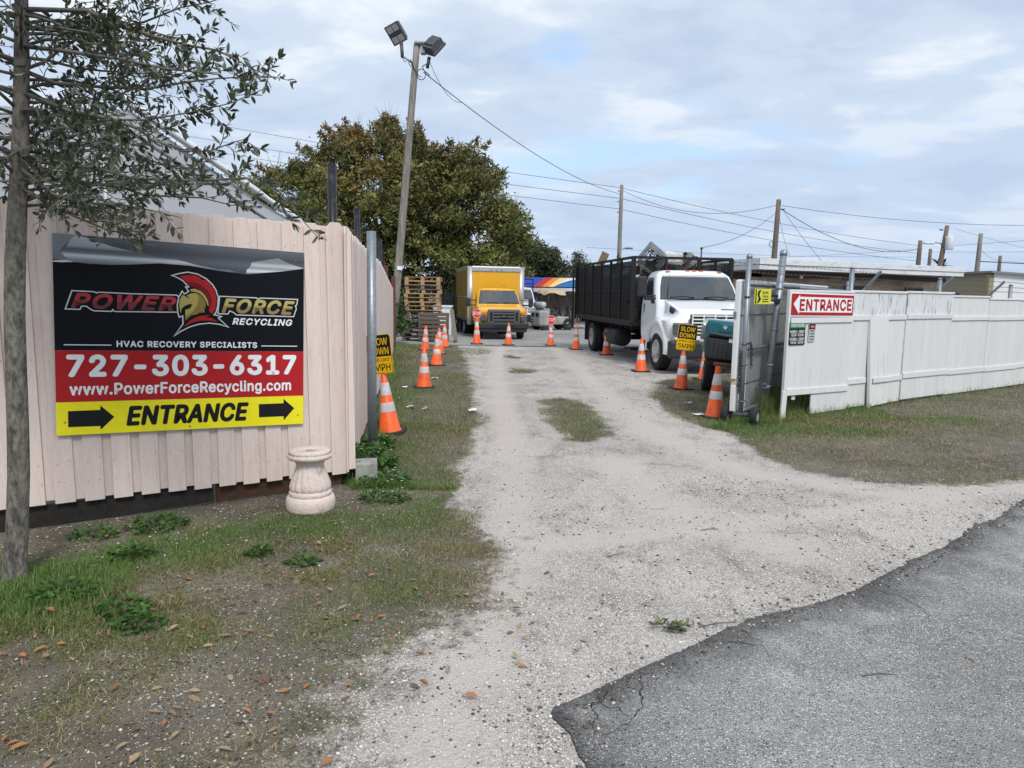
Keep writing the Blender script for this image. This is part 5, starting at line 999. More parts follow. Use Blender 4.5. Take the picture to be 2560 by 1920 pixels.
# ---------------------------------------------------------------- plaster pedestal
m_plas = mat('pink_plaster', (.66, .555, .505), .75, var=.08, scale=11, bump=.3, bscale=55, c2=(.44, .36, .31), lo=.56, hi=.76)
pe = thing('pedestal', 'small fluted pink plaster pedestal standing at the corner of the pink fence', 'pedestal', (-1.52, 5.30, 0))
prof = [(.0, 0), (.172, .0), (.180, .02), (.183, .05), (.182, .085), (.172, .108), (.155, .118)]
MB().lathe(prof, 48, cap=False).build('base', m_plas, pe)
MB().lathe([(.150, .112), (.158, .125), (.160, .14), (.152, .155), (.14, .158)], 40, cap=False).build('ring', m_plas, pe)
flute = lambda a, z: 1+.045*max(0., min(1., (z-.14)/.03))*max(0., min(1., (.36-z)/.06))*(abs(math.cos(8*(a+.9*(z-.15))))**.7*2-1)
MB().lathe([(.138, .15), (.148, .165), (.148, .19), (.140, .22), (.128, .255), (.115, .29), (.105, .32), (.102, .345), (.107, .37), (.125, .39), (.14, .40)], 128, cap=False, mod=flute).build('shaft', m_plas, pe)
bead = lambda a, z: 1+.02*abs(math.cos(9*a))
MB().lathe([(.13, .392), (.152, .398), (.163, .412), (.163, .425), (.152, .436)], 108, cap=False, mod=bead).build('beaded_rim', m_plas, pe)
MB().lathe([(.148, .432), (.152, .445), (.150, .458), (.142, .464), (.05, .460), (.042, .452), (.0001, .448)], 48, cap=False).build('top', m_plas, pe)
MB().prism([(-.035, -.03), (.045, -.025), (.04, .03), (-.03, .035)], .4525, .4555).build('worn_patch', mat('bare_plaster', (.33, .30, .28), .9, var=.15), pe)

# ---------------------------------------------------------------- traffic cones
m_or = mat('cone_orange', (.80, .115, .02), .45, var=.05, scale=5, c2=(.50, .075, .022), lo=.48, hi=.66, rnd=.12, detail=8); m_wb = mat('reflective_band', (.68, .66, .68), .45, var=.06, scale=7, c2=(.52, .49, .5), rnd=.05); m_cb = mat('cone_base_rubber', (.02, .02, .021), .7, var=.2)
def conerad(z): return .128-(.128-.03)*z/.71
def cone_proto():
    c = thing('traffic_cone', 'x', 'cone', group='traffic cones along the entrance drive')
    b = MB(); b.prism([(.18, .15), (.15, .18), (-.15, .18), (-.18, .15), (-.18, -.15), (-.15, -.18), (.15, -.18), (.18, -.15)], 0, .028); b.build('base', m_cb, c)
    MB().lathe([(.14, .026), (.138, .04), (conerad(.04), .045), (conerad(.705), .705), (.024, .712), (.020, .705), (.0001, .69)], 28, cap=False).build('cone_body', m_or, c)
    for z0, z1 in ((.262, .372), (.455, .605)): MB().lathe([(conerad(z0)+.0015, z0), (conerad(z0)+.0025, z0+.004), (conerad(z1)+.0025, z1-.004), (conerad(z1)+.0015, z1)], 28, cap=False).build('reflective_band', m_wb, c)
    return c
cp = cone_proto()
cones = [((-1.43, 8.32), 'traffic cone holding the tilted slow down sign behind the steel post', (0, R(-6), 0), 1), ((-1.54, 12.45), 'traffic cone standing alone on the grass strip beyond the tilted slow down sign', (0, 0, R(10)), 1), ((-1.74, 16.37), 'traffic cone on the grass strip, first of the close group before the pallets', (0, R(1), R(25)), 1),
         ((-1.98, 19.4), 'traffic cone in the middle of the close group before the pallets', (0, R(-1), R(5)), 1), ((-2.08, 21.9), 'traffic cone at the end of the grass strip beside the leaning grey board', (0, 0, R(40)), 1), ((-2.52, 20.6), 'traffic cone half hidden behind the close group beside the pink fence', (0, R(2), R(15)), 1),
         ((-1.17, 23.34), 'tall traffic cone under the stop sign in front of the yellow box truck', (0, 0, R(5)), 1.2), ((-.14, 23.1), 'traffic cone between the two stop sign cones', (0, R(1), R(12)), 1), ((1.23, 23.2), 'traffic cone under the stop sign in front of the forklift', (0, 0, R(3)), .96),
         ((1.93, 21.79), 'traffic cone at the tail of the caged truck bed', (0, R(1), R(20)), 1), ((2.62, 19.9), 'traffic cone beside the rear wheels of the caged truck', (0, R(-1), R(8)), 1), ((2.82, 15.62), 'traffic cone beside the front wheel of the caged truck', (0, 0, R(4)), 1.02),
         ((3.04, 12.75), 'traffic cone holding the slow down sign in front of the white truck bumper', (0, R(1), R(15)), 1.0), ((3.84, 14.2), 'traffic cone half hidden behind the teal truck bed', (0, 0, R(30)), 1.03), ((2.80, 9.75), 'traffic cone next to the gate wheels', (0, R(1.5), R(22)), 1.0)]
for i, ((x, y), lb, rot_, s_) in enumerate(cones):
    c = cp if i == 0 else copy_tree(cp); c['label'] = lb; c.location = (x, y, .012 if y > 22.6 else .004 if y > 15 and x > 0 else 0); c.rotation_euler = rot_; c.scale = (s_ if s_ < 1.1 else 1.05, s_ if s_ < 1.1 else 1.05, s_)
# a taped collar on the tall stop cone
p_sy = P_('sign_yellow', (.78, .47, .012), .4)
def slow_sign(loc, rot_, label):
    t = thing('slow_down_sign', label, 'sign', loc, rot_); w, h = .36, .46
    rnd = lambda x0, z0, x1, z1, r: [(cx+r*math.cos(a), cz+r*math.sin(a)) for cx, cz, a0 in ((x1-r, z0+r, -90), (x1-r, z1-r, 0), (x0+r, z1-r, 90), (x0+r, z0+r, 180)) for a in [R(a0+q*30) for q in range(4)]]
    b = MB(); b.prism(rnd(-w/2, 0, w/2, h, .03), -.002, .002, Matrix.Rotation(R(90), 4, 'X')); b.build('board', p_sy, t)
    panel(rnd(-w/2+.006, .006, w/2-.006, h-.006, .026), p_ink, t, .0030, 'border_print'); panel(rnd(-w/2+.012, .012, w/2-.012, h-.012, .022), p_sy, t, .0036, 'yellow_print')
    panel([(-w/2+.012, .205), (w/2-.012, .205), (w/2-.012, h-.03), (w/2-.03, h-.012), (-w/2+.03, h-.012), (-w/2+.012, h-.03)], p_ink, t, .0042, 'black_print')
    lettering('SLOW', -.135, .335, .27, .085, p_sy, t, .005, .02); lettering('DOWN', -.14, .225, .28, .085, p_sy, t, .005, .02)
    lettering('SPEED LIMIT', -.145, .148, .29, .035, p_ink, t, .005, .015); lettering('5MPH', -.145, .035, .29, .085, p_ink, t, .005, .02)
    MB().box((0, .012, .06), (.03, .012, .28)).build('stake', m_galvd, t)
slow_sign((-1.525, 8.30, .70), (0, R(-7), R(-27)), 'yellow and black slow down sign partly hidden behind the steel post'); slow_sign((3.07, 12.72, .70), (0, R(6), R(8)), 'yellow and black slow down sign in front of the white truck headlamp')
def stop_sign(loc, label, s=.15):
    t = thing('stop_sign', label, 'sign', loc, 0); oc = lambda r: [(r*math.cos(R(22.5+45*i)), r+r*math.sin(R(22.5+45*i))-0.0) for i in range(8)]
    oc2 = lambda r: [(r*math.cos(R(22.5+45*i)), s+r*math.sin(R(22.5+45*i))) for i in range(8)]
    MB().prism(oc2(s), -.003, .003, Matrix.Rotation(R(90), 4, 'X')).build('board', p_white, t); panel(oc2(s-.010), P_('stop_red', (.62, .025, .03)), t, .004, 'red_print')
    lettering('STOP', -.12, s-.055, .24, .11, p_white, t, .0055, .02); MB().box((0, .01, -.02), (.06, .012, .16)).build('stake', p_red if False else m_or, t)
stop_sign((-1.17, 23.32, .86), 'red octagonal stop sign on the tall cone before the yellow box truck'); stop_sign((1.23, 23.18, .69), 'red octagonal stop sign on the cone before the forklift')

# ---------------------------------------------------------------- pallets
m_pal = [mat('pallet_new', (.40, .25, .13), .8, var=.2, scale=4, rnd=.15, stretch=(1, 6, 6)), mat('pallet_grey', (.21, .18, .15), .85, var=.22, scale=4, rnd=.2, stretch=(1, 6, 6)), mat('pallet_dark', (.10, .08, .065), .9, var=.25, scale=4, rnd=.2, stretch=(1, 6, 6))]
def pallet_meshes(m_):
    r_ = {}
    for k, d in (('deck_board', (1.2, .11, .02)), ('runner', (1.2, .10, .02)), ('block', (.13, .10, .085)), ('cross_board', (.11, 1.0, .018))):
        b = MB(); b.bbox((0, 0, 0), d, .003, 1); me = b.mesh(k); me.materials.append(m_); r_[k] = me
    return r_
PM = [pallet_meshes(q) for q in m_pal]
def pallet(k, loc, rot_, label):
    t = thing('pallet', label, 'pallet', loc, rot_, 'wooden pallets piled beside the pink fence'); M_ = PM[k]
    for i in range(7): link('deck_board', M_['deck_board'], t, (0, -.445+i*.148, .131))
    for x in (-.545, 0, .545): link('cross_board', M_['cross_board'], t, (x, 0, .1125))
    for y in (-.45, 0, .45):
        link('runner', M_['runner'], t, (0, y, .010))
        for x in (-.535, 0, .535): link('block', M_['block'], t, (x, y, .062))
    return t
kinds = [0, 0, 1, 0, 0, 0, 0, 0]
nm_ = ['topmost', 'second from the top', 'third from the top, greyer than the others', 'fourth from the top', 'fifth from the top', 'sixth from the top', 'seventh from the top', 'lowest']
PX, PY = -3.10, 25.0
for i in range(8):
    pallet(kinds[i], (PX+rr.uniform(-.04, .04), PY+rr.uniform(-.04, .04), 1.05+(7-i)*.1415), R(rr.uniform(-2, 2)+3), 'light wooden pallet in the neat upper stack, '+nm_[i])
for i in range(7):
    pallet(2 if i < 5 else 1, (PX+rr.uniform(-.10, .10)-.05, PY+.06+rr.uniform(-.08, .08), i*.1485+gz(0, PY)+.003), (R(rr.uniform(-.4, .4)), R(rr.uniform(-.5, .5)), R(rr.uniform(-7, 7))), 'dark weathered pallet in the rough lower pile, '+['at the bottom', 'second from the bottom', 'third from the bottom', 'in the middle', 'fifth from the bottom', 'second under the neat stack', 'directly under the neat stack'][i])
p0 = pallet(2, (-2.66, 24.18, .50), (R(78), 0, R(1)), 'weathered pallet standing on edge with its slats facing the drive'); p0.scale = (.85, .95, 1)
lb_ = thing('leaning_board', 'long grey weathered board leaning against the end of the pallet pile', 'board', (-1.98, 24.1, -.01)); MB().bbox((0, 0, .56), (.13, .035, 1.16), .005, 1, rot=Matrix.Rotation(R(-9), 4, 'Y') @ Matrix.Rotation(R(-12), 4, 'X')).build('board', m_pal[1], lb_)
lg = thing('timber_log', 'short dark timber stub lying at the foot of the leaning board', 'timber', (-1.93, 23.9, 0)); MB().bbox((0, .1, .05), (.10, .42, .10), .01, 1).build('timber', m_pal[2], lg)
# black railing, pale vehicle panel seen between the pallets and the box truck
rl = thing('black_railing', 'black steel palings standing behind the pallet pile', 'fence', (-2.9, 34, -.2), R(4))
for i in range(12): MB().box((-.6+i*.15, 0, .95), (.11, .05, 1.9)).build('paling', m_black, rl)
for z in (.5, 1.25): MB().box((.2, .05, z), (2.0, .05, .06)).build('rail', m_galv, rl)
uc = thing('utility_box', 'white utility cabinet half seen behind the pallets', 'cabinet', (-3.05, 31, -.2)); MB().bbox((0, .3, .62), (.8, .6, 1.2), .03, 2).bbox((0, .3, 1.27), (.86, .66, .10), .02, 2).build('cabinet_body', m_fascia, uc); MB().bbox((0, -.012, .6), (.7, .02, 1.0), .01, 1).build('cabinet_door', m_fascia, uc)

# ---------------------------------------------------------------- dark steel posts behind the pink fence
m_bpost = mat('painted_black_post', (.014, .014, .016), .35, .1, var=.3, scale=7, c2=(.05, .055, .055), lo=.55, hi=.7); m_rpost = mat('rusty_post', (.11, .045, .028), .8, var=.3)
for (x, y, h, r_, m_, lb, bx_) in ((-2.24, 9.0, 3.19, .055, m_bpost, 'tallest black steel post behind the corner of the pink fence', 0), (-2.80, 13.0, 3.12, .055, m_bpost, 'dark steel post behind the pink fence, next beyond the tallest one', 0), (-2.60, 14.0, 2.66, .055, m_bpost, 'black steel post close behind the galvanised post', 0), (-2.85, 15.6, 2.55, .06, m_bpost, 'black square post where the pink fence starts to step down', 1), (-3.12, 17.2, 2.42, .055, m_rpost, 'dark brown steel post above the stepped pink fence top', 1), (-3.22, 18.2, 2.32, .06, m_rpost, 'rust red steel post above the stepped pink fence top', 1), (-3.42, 20.6, 2.1, .06, m_rpost, 'short rusty steel post at the foot of the flood light pole', 1)):
    t = thing('steel_post', lb, 'post', (x, y, 0), R(8))
    (MB().box((0, 0, h/2), (2*r_, 2*r_*.8, h)) if bx_ else MB().tube((0, 0, 0), (0, 0, h), r_, n=16)).build('shaft', m_, t)
    MB().lathe([(r_*.75, 0), (r_*.75, .004)], 12, Matrix.Translation((0, 0, h-.002))).build('hollow_end', m_dark, t)

# ---------------------------------------------------------------- poles, lamps and wires
m_pole = mat('weathered_pole', (.27, .25, .22), .9, var=.25, scale=3, c2=(.16, .145, .13), lo=.42, hi=.62, bump=.4, bscale=14, stretch=(6, 6, .5)); m_pole2 = mat('brown_pole', (.17, .13, .105), .9, var=.2, scale=2, stretch=(5, 5, .5)); m_wire = mat('wire_black', (.03, .032, .035), .6); m_lamp = mat('floodlight_grey', (.075, .08, .085), .5, .2, var=.15); m_led = mat('led_panel', (.45, .47, .46), .2, var=.15, scale=30)
fp = thing('floodlight_pole', 'leaning grey wooden pole carrying two flood lights beside the pallets', 'pole', (-3.90, 23.0, 0))
tx, tz = .86, 9.2
b = MB(); b.pipe([(tx*t+.015*math.sin(t*5), 0, tz*t) for t in [i/10 for i in range(11)]], [.135-.035*i/10 for i in range(11)], 14); b.build('shaft', m_pole, fp)
MB().bbox((tx+.10, -.02, tz+.0), (.36, .3, .10), .04, 2).bbox((tx+.17, .02, tz-.15), (.16, .22, .32), .03, 2).build('junction_box', mat('box_grey', (.38, .4, .41), .4, .3), fp)
MB().bbox((.30, -.125, 2.4), (.16, .06, .12), .01, 1).build('white_tag', p_white, fp)
MB().bbox((tx-.11, -.03, tz-.55), (.05, .05, .75), .006, 1, rot=Matrix.Rotation(R(4), 4, 'Y')).build('bracket', m_galv, fp)
MB().pipe([(tx-.10, -.03, tz-.62), (tx-.34, -.04, tz-.45), (tx-.46, -.04, tz-.40)], .03, 8).build('lamp_arm', m_galv, fp)
def flood(x, z, M_, name='floodlight'):
    f = MB(); f.bbox((0, 0, 0), (.62, .10, .70), .02, 2); f.prism([(-.28, .05), (.28, .05), (.22, .26), (-.22, .26)], -.30, .30); f.bbox((0, .24, -.02), (.40, .16, .34), .03, 2)
    o = f.build(name, m_lamp, fp); o.matrix_local = Matrix.Translation((x, 0, z)) @ M_ @ Matrix.Scale(.84, 4)
    for dx in (-.13, .13):
        for dz in (-.19, .19): MB().bbox((dx, -.052, dz), (.23, .012, .22), .004, 1).build('led_panel', m_led, o)
    return o
flood(tx-.66, tz+.28, Matrix.Rotation(R(-16), 4, 'Y') @ Matrix.Rotation(R(-30), 4, 'Z') @ Matrix.Rotation(R(30), 4, 'X'))
flood(tx+.50, tz-.12, Matrix.Rotation(R(24), 4, 'Y') @ Matrix.Rotation(R(150), 4, 'Z') @ Matrix.Rotation(R(24), 4, 'X'))
MB().tube((tx-.46, -.04, tz-.42), (tx-.50, .02, tz+.02), .05, .055, 10).tube((tx+.30, -.02, tz-.72), (tx+.36, -.02, tz-.40), .05, .055, 10).build('lamp_neck', m_lamp, fp)
b = MB(); b.pipe([(tx-.46, -.06, tz-.44), (tx-.38, -.06, tz-.56), (tx-.28, -.06, tz-.50), (tx-.25, -.06, tz-.62), (tx-.20, -.06, tz-.70), (tx-.16, -.08, tz-.60), (tx-.2, -.1, tz-.5), (tx-.1, -.13, tz-.75), (tx+.05, -.13, tz-.98), (tx+.12, -.1, tz-1.0)], .013, 5)
b.pipe([(tx+.12+.13*math.cos(a), -.06, tz-.92+.16*math.sin(a)) for a in [2*PI*i/12 for i in range(13)]], .013, 5); b.pipe([(tx+.3, -.05, tz-.6), (tx+.15, -.06, tz-.68), (tx+.2, -.06, tz-.8), (tx+.38, -.06, tz-.95)], .016, 5); b.build('cable_loops', m_wire, fp)
def upole(x, y, top, r_, label, lean=0., m_=None):
    t = thing('utility_pole', label, 'pole', (x-lean, y, gz(x, y))); MB().pipe([(lean*i/6, 0, (top+.3)*i/6) for i in range(7)], [r_*(1.25-.45*i/6) for i in range(7)], 10).build('shaft', m_ or m_pole2, t); return t
u1 = upole(6.68, 46, 8.42, .14, 'tall wooden utility pole with a small street lamp behind the caged truck', .04, m_pole)
MB().pipe([(0, 0, 4.55), (.12, 0, 4.75), (.35, 0, 4.82)], .03, 6).build('lamp_arm', m_galv, u1); MB().bbox((.62, 0, 4.83), (.5, .22, .09), .04, 2).build('street_lamp', m_lamp, u1)
for z in (8.35, 7.7, 7.05): MB().bbox((-.13, 0, z), (.16, .04, .05), .01, 1).build('insulator', m_bar, u1)
u2 = upole(15.11, 42, 7.14, .16, 'wooden utility pole with hanging service wires behind the shop roof', .16)
MB().bbox((.30, 0, 6.9), (.5, .06, .06), .01, 1).bbox((.2, -.1, 7.2), (.06, .06, .2), .01, 1).build('cross_bracket', m_bar, u2); MB().pipe([(-.15+.14*math.cos(2*PI*i/12), -.15, 4.9+.16*math.sin(2*PI*i/12)) for i in range(13)], .02, 5).build('cable_coil', m_wire, u2)
u3 = upole(35.53, 60, 7.65, .20, 'leaning utility pole with a white transformer and street lamp', .75)
MB().lathe([(.0001, -.55), (.30, -.55), (.32, -.5), (.32, .45), (.28, .52), (.0001, .55)], 16, Matrix.Translation((.55+.33, -.3, 6.55)), cap=False).build('transformer', m_fascia, u3)
MB().pipe([(.55, -.1, 6.1), (.2, -.2, 6.5), (-.3, -.2, 6.55)], .04, 6).build('lamp_arm', m_lamp, u3); MB().bbox((-.75, -.2, 6.5), (.9, .3, .2), .08, 3).build('street_lamp', m_fascia, u3); MB().bbox((.3, 0, 7.6), (.3, .1, .1), .02, 1).build('insulator', m_bar, u3)
upole(34.55, 62, 6.58, .2, 'dark utility pole just before the transformer pole', .1); upole(37.76, 66, 6.17, .17, 'short thin utility pole between the dark pole and the transformer pole', .05); upole(38.35, 60, 7.06, .19, 'pale utility pole beyond the end of the shop roof', .1, m_pole); upole(42.8, 64, 5.53, .16, 'dark utility pole above the white painted gable', .05); upole(-14.9, 30, 8.3, .13, 'utility pole showing through the leaves behind the canopy tent', 0)
def wire(pts, label, r_=.016, sag=0., name='overhead_wire'):
    P = [Vector(p) for p in pts]; Q = []
    for a, c in zip(P[:-1], P[1:]):
        for i in range(14): t = i/14; q = a.lerp(c, t); q.z -= sag*4*t*(1-t); Q.append(q)
    Q.append(P[-1]); b = MB(); b.pipe([q-P[0] for q in Q], r_*.78, 5); o = b.build(name, m_wire, None, P[0]); tag(o, label, 'wire', 'overhead wires')
wire([(-2.85, 22.97, 8.35), (6.62, 45.95, 7.95)], 'thick cable from the flood light pole to the tall pole with the street lamp', .018, .55)
wire([(-2.7, 22.97, 8.75), (-1.85, 25.4, 8.10)], 'short loop of wire at the flood light pole', .010, .35)
for z0, z1, lb in ((13.71+.6, 8.35, 'uppermost'), (12.9, 7.7, 'middle'), (12.0, 7.05, 'lowest')):
    wire([(-36, 60, z0+2.6), (6.6, 46, z1), (34.5, 62, z1-2.1)], lb+' of the three long wires running past the brown oak to the dark pole', .018, .35)
wire([(6.7, 46, 8.2), (15.1, 42, 6.95)], 'drooping wire between the street lamp pole and the pole behind the shop roof', .016, .9)
wire([(15.3, 42, 6.9), (48, 50, 7.9)], 'long shallow wire sweeping right from the pole behind the shop roof', .016, 1.0); wire([(15.3, 42, 6.7), (34.5, 61.5, 6.0)], 'heavy drooping cable from the pole behind the shop roof to the dark pole', .024, 1.1)
wire([(15.1, 42, 6.6), (8.0, 31.05, 3.73)], 'service wire dropping from the pole to the mast by the caged truck', .014, .35); wire([(15.35, 42, 6.7), (16.4, 38, 3.3)], 'service wire dropping steeply to the shop roof', .014, .1); wire([(15.2, 42, 6.3), (15.2, 40, 3.9)], 'slack wire hanging beside the pole behind the shop roof', .012, .2)
wire([(35.5, 60, 6.1), (62, 74, 8.9)], 'wire running off right from below the transformer', .018, .1); wire([(36.2, 60, 7.5), (52, 66, 5.2)], 'thin wire falling right from the transformer pole top', .014, .1); wire([(37.8, 66, 6.0), (60, 70, 6.8)], 'wire running right from the short thin pole', .016, .1)
wire([(5, 50, 4.9), (34.5, 62, 5.3)], 'faint low wire running behind the shop roof to the dark pole', .013, .2); wire([(18, 55, 4.6), (34.6, 62, 6.0)], 'wire rising from the shop roof to the dark pole', .014, .1); wire([(38.4, 60, 4.9), (70, 72, 5.4)], 'thick black cable passing the pale pole', .05, .2); wire([(38.4, 60, 5.9), (42.8, 64, 5.2), (70, 80, 5.6)], 'thin wire linking the pale pole and the dark pole above the gable', .014, .2)

# ---------------------------------------------------------------- leaves and blades in bulk
def leafmat(name, rough=.5, tr=.25):
    m = mat(name, (.1, .1, .1), rough, attr='col', var=.1, scale=30)
    t = m.node_tree; b = t.nodes['Principled BSDF']; o = t.nodes['Material Output']; tl = t.nodes.new('ShaderNodeBsdfTranslucent'); mx_ = t.nodes.new('ShaderNodeMixShader'); mx_.inputs[0].default_value = tr
    src = b.inputs['Base Color'].links[0].from_socket; t.links.new(src, tl.inputs[0]); t.links.new(b.outputs[0], mx_.inputs[1]); t.links.new(tl.outputs[0], mx_.inputs[2]); t.links.new(mx_.outputs[0], o.inputs[0]); return m
m_leaf = leafmat('oak_leaf', .38, .18); m_leaf2 = leafmat('tree_leaf', .6, .25); m_blade = leafmat('grass_blade', .6, .25); m_weed = leafmat('weed_leaf', .5, .25)
def unit(a): return a/(np.linalg.norm(a, axis=-1, keepdims=True)+1e-9)
def leaves(pos, d, nrm, L, W, fold=.25):
    """6-vertex leaves of two quads folded on the midrib"""
    d = unit(d); s = unit(np.cross(d, nrm)); n = np.cross(s, d); L = L[:, None]; W = W[:, None]
    P = np.stack([pos, pos+d*L*.32+s*W*.5+n*W*fold, pos+d*L*.70+s*W*.46+n*W*fold, pos+d*L, pos+d*L*.70-s*W*.46+n*W*fold, pos+d*L*.32-s*W*.5+n*W*fold], 1)
    k = len(pos); base = (np.arange(k)*6)[:, None]; F = np.concatenate([base+np.array([0, 1, 2, 3]), base+np.array([0, 3, 4, 5])], 0)
    return P.reshape(-1, 3), F
def quads(pos, d, s, L, W):
    P = np.stack([pos-s*W[:, None]*.5, pos+s*W[:, None]*.5, pos+d*L[:, None]+s*W[:, None]*.22, pos+d*L[:, None]-s*W[:, None]*.22], 1); k = len(pos)
    return P.reshape(-1, 3), (np.arange(k)*4)[:, None]+np.array([0, 1, 2, 3])
def rep(c, k): return np.repeat(c, k, axis=0)

# ---------------------------------------------------------------- the young oak in front of the fence
m_bark = mat('grey_bark', (.165, .15, .13), .95, var=.35, scale=16, c2=(.07, .062, .054), lo=.50, hi=.60, bump=1.0, bscale=30, stretch=(1, 1, .45), detail=9)
tr_ = thing('oak_tree', 'young oak with narrow dark leaves standing in front of the pink fence', 'tree', (-2.81, 3.89, 0))
TB = np.array([-2.81, 3.89, 0.])
b = MB(); zs = [-.03, .0, .04, .12, .3, .6, .9, 1.2, 1.5, 1.8, 2.1, 2.4, 2.8, 3.2, 3.7, 4.3, 4.9]
b.pipe([(.083*z+.012*math.sin(z*3.1), .01*math.sin(z*2.3), z) for z in zs], [.10, .084, .068, .058, .055, .053, .052, .051, .050, .048, .045, .041, .036, .030, .023, .014, .005], 18)
o = b.build('trunk', m_bark, tr_)
nzz = VNoise(21)
me = o.data
for v in me.vertices:
    a = math.atan2(v.co.y, v.co.x-.083*v.co.z); k = 1+.10*(float(nzz(np.array([a*2.2+40]), np.array([v.co.z*5.+10]))[0])-.5); cx = .083*v.co.z; v.co.x = cx+(v.co.x-cx)*k; v.co.y *= k
BR = [[(-2.6, 3.89, 2.56), (-2.45, 3.8, 2.55), (-2.39, 3.75, 2.46), (-2.3, 3.7, 2.43), (-2.15, 3.65, 2.45), (-1.95, 3.6, 2.46), (-1.76, 3.55, 2.45), (-1.51, 3.5, 2.48), (-1.34, 3.5, 2.52), (-1.15, 3.45, 2.58)],
      [(-2.58, 3.9, 2.77), (-2.44, 3.95, 2.72), (-2.27, 4.0, 2.72), (-1.99, 4.0, 2.71), (-1.76, 4.0, 2.75), (-1.6, 4.0, 2.77), (-1.45, 4.0, 2.78), (-1.28, 4.0, 2.78)],
      [(-2.56, 3.9, 3.07), (-2.16, 3.8, 3.03), (-1.96, 3.75, 2.94), (-1.79, 3.7, 2.88), (-1.62, 3.7, 2.84), (-1.48, 3.7, 2.82), (-1.37, 3.7, 2.77), (-1.3, 3.7, 2.73), (-1.21, 3.7, 2.7)],
      [(-2.63, 3.89, 2.35), (-2.54, 3.85, 2.31), (-2.32, 3.8, 2.27), (-2.12, 3.7, 2.25), (-1.89, 3.65, 2.19), (-1.74, 3.6, 2.18), (-1.51, 3.55, 2.17), (-1.28, 3.5, 2.18), (-1.17, 3.48, 2.14), (-1.06, 3.46, 2.06), (-1.0, 3.45, 1.98), (-.92, 3.45, 1.89)],
      [(-2.63, 3.9, 2.23), (-2.49, 4.1, 2.24), (-2.24, 4.2, 2.22), (-2.12, 4.2, 2.18), (-1.79, 4.2, 2.17), (-1.62, 4.2, 2.13), (-1.47, 4.2, 2.17)],
      [(-2.59, 3.9, 2.66), (-2.22, 3.7, 2.52), (-1.95, 3.6, 2.46), (-1.81, 3.55, 2.41), (-1.72, 3.5, 2.35), (-1.58, 3.5, 2.3), (-1.45, 3.5, 2.3), (-1.34, 3.5, 2.34), (-1.27, 3.5, 2.36)],
      [(-2.63, 3.89, 2.28), (-2.32, 3.7, 2.11), (-2.08, 3.6, 2.06), (-1.9, 3.55, 2.05), (-1.73, 3.5, 2.02), (-1.6, 3.5, 1.99)],
      [(-2.57, 3.9, 2.98), (-2.44, 4.1, 3.03), (-2.24, 4.2, 3.09), (-2.08, 4.2, 3.12), (-1.87, 4.2, 3.2), (-1.71, 4.2, 3.23), (-1.53, 4.2, 3.29)],
      [(-2.57, 3.9, 2.89), (-2.14, 3.6, 2.77), (-1.85, 3.5, 2.71), (-1.59, 3.4, 2.64), (-1.36, 3.4, 2.62)], [(-2.62, 3.9, 2.42), (-2.5, 4.1, 2.44), (-2.3, 4.2, 2.44), (-2.06, 4.25, 2.37), (-1.82, 4.25, 2.33)],
      [(-2.55, 3.9, 3.18), (-2.18, 3.9, 3.21), (-1.83, 3.9, 3.17), (-1.52, 3.9, 3.15), (-1.33, 3.9, 3.14)], [(-2.63, 3.89, 2.18), (-2.38, 3.75, 2.07), (-2.21, 3.7, 2.0), (-2.02, 3.65, 1.93), (-1.81, 3.6, 1.93)]]
tg = random.Random(12); allb = [([Vector(p) for p in br], True) for br in BR]
for i in range(100):
    z = 2.06+2.3*(i/100)**1.1; a = tg.uniform(0, 2*PI); L_ = tg.uniform(.45, 1.1)*(1 if z < 3.6 else .8); p = Vector((-2.81+.083*z, 3.89, z)); d = Vector((math.cos(a), math.sin(a)*.75, tg.uniform(-.15, .55))).normalized(); pts = [p.copy()]
    if a > 2.2 and a < 4.2 and z < 2.3: continue
    for k in range(7): d = (d+Vector((tg.uniform(-.22, .22), tg.uniform(-.22, .22), tg.uniform(-.20, .12)))).normalized(); p = p+d*L_/7; pts.append(p.copy())
    if all(((q.x+3.12)*.537-(q.y-4.83)*.843) > .12 for q in pts): allb.append((pts, False))
tips = []; m_twig = mat('twig_bark', (.13, .118, .10), .9, var=.2)
for pts, main in allb:
    b = MB(); n = len(pts); b.pipe([q-Vector(TB) for q in pts], [(.011 if main else .0085)*(1-i/n)**1.5+.0015 for i in range(n)], 6); b.build('branch', m_twig, tr_)
tw = MB(); LP, LD = [], []
def twig(p, d, L_, n):
    pts = [p.copy()]
    for k in range(5): d = (d+Vector((tg.uniform(-.25, .25), tg.uniform(-.25, .25), tg.uniform(-.22, .16)))).normalized(); p = p+d*L_/5; pts.append(p.copy())
    tw.pipe([q-Vector(TB) for q in pts], [.0028, .0026, .0023, .002, .0017, .0014], 4)
    for k in range(n):
        t = (k+.6)/n*5; i = min(4, int(t)); q = pts[i].lerp(pts[i+1], t-i); ax = (pts[i+1]-pts[i]).normalized(); side = ax.cross(Vector((tg.uniform(-1, 1), tg.uniform(-1, 1), tg.uniform(-1, 1)))).normalized()
        LP.append(q); LD.append((side*tg.uniform(.6, 1.3)+ax*tg.uniform(.3, .9)).normalized())
    for k in range(3): LP.append(pts[-1]); LD.append((d+Vector((tg.uniform(-.5, .5), tg.uniform(-.5, .5), tg.uniform(-.5, .5)))).normalized())
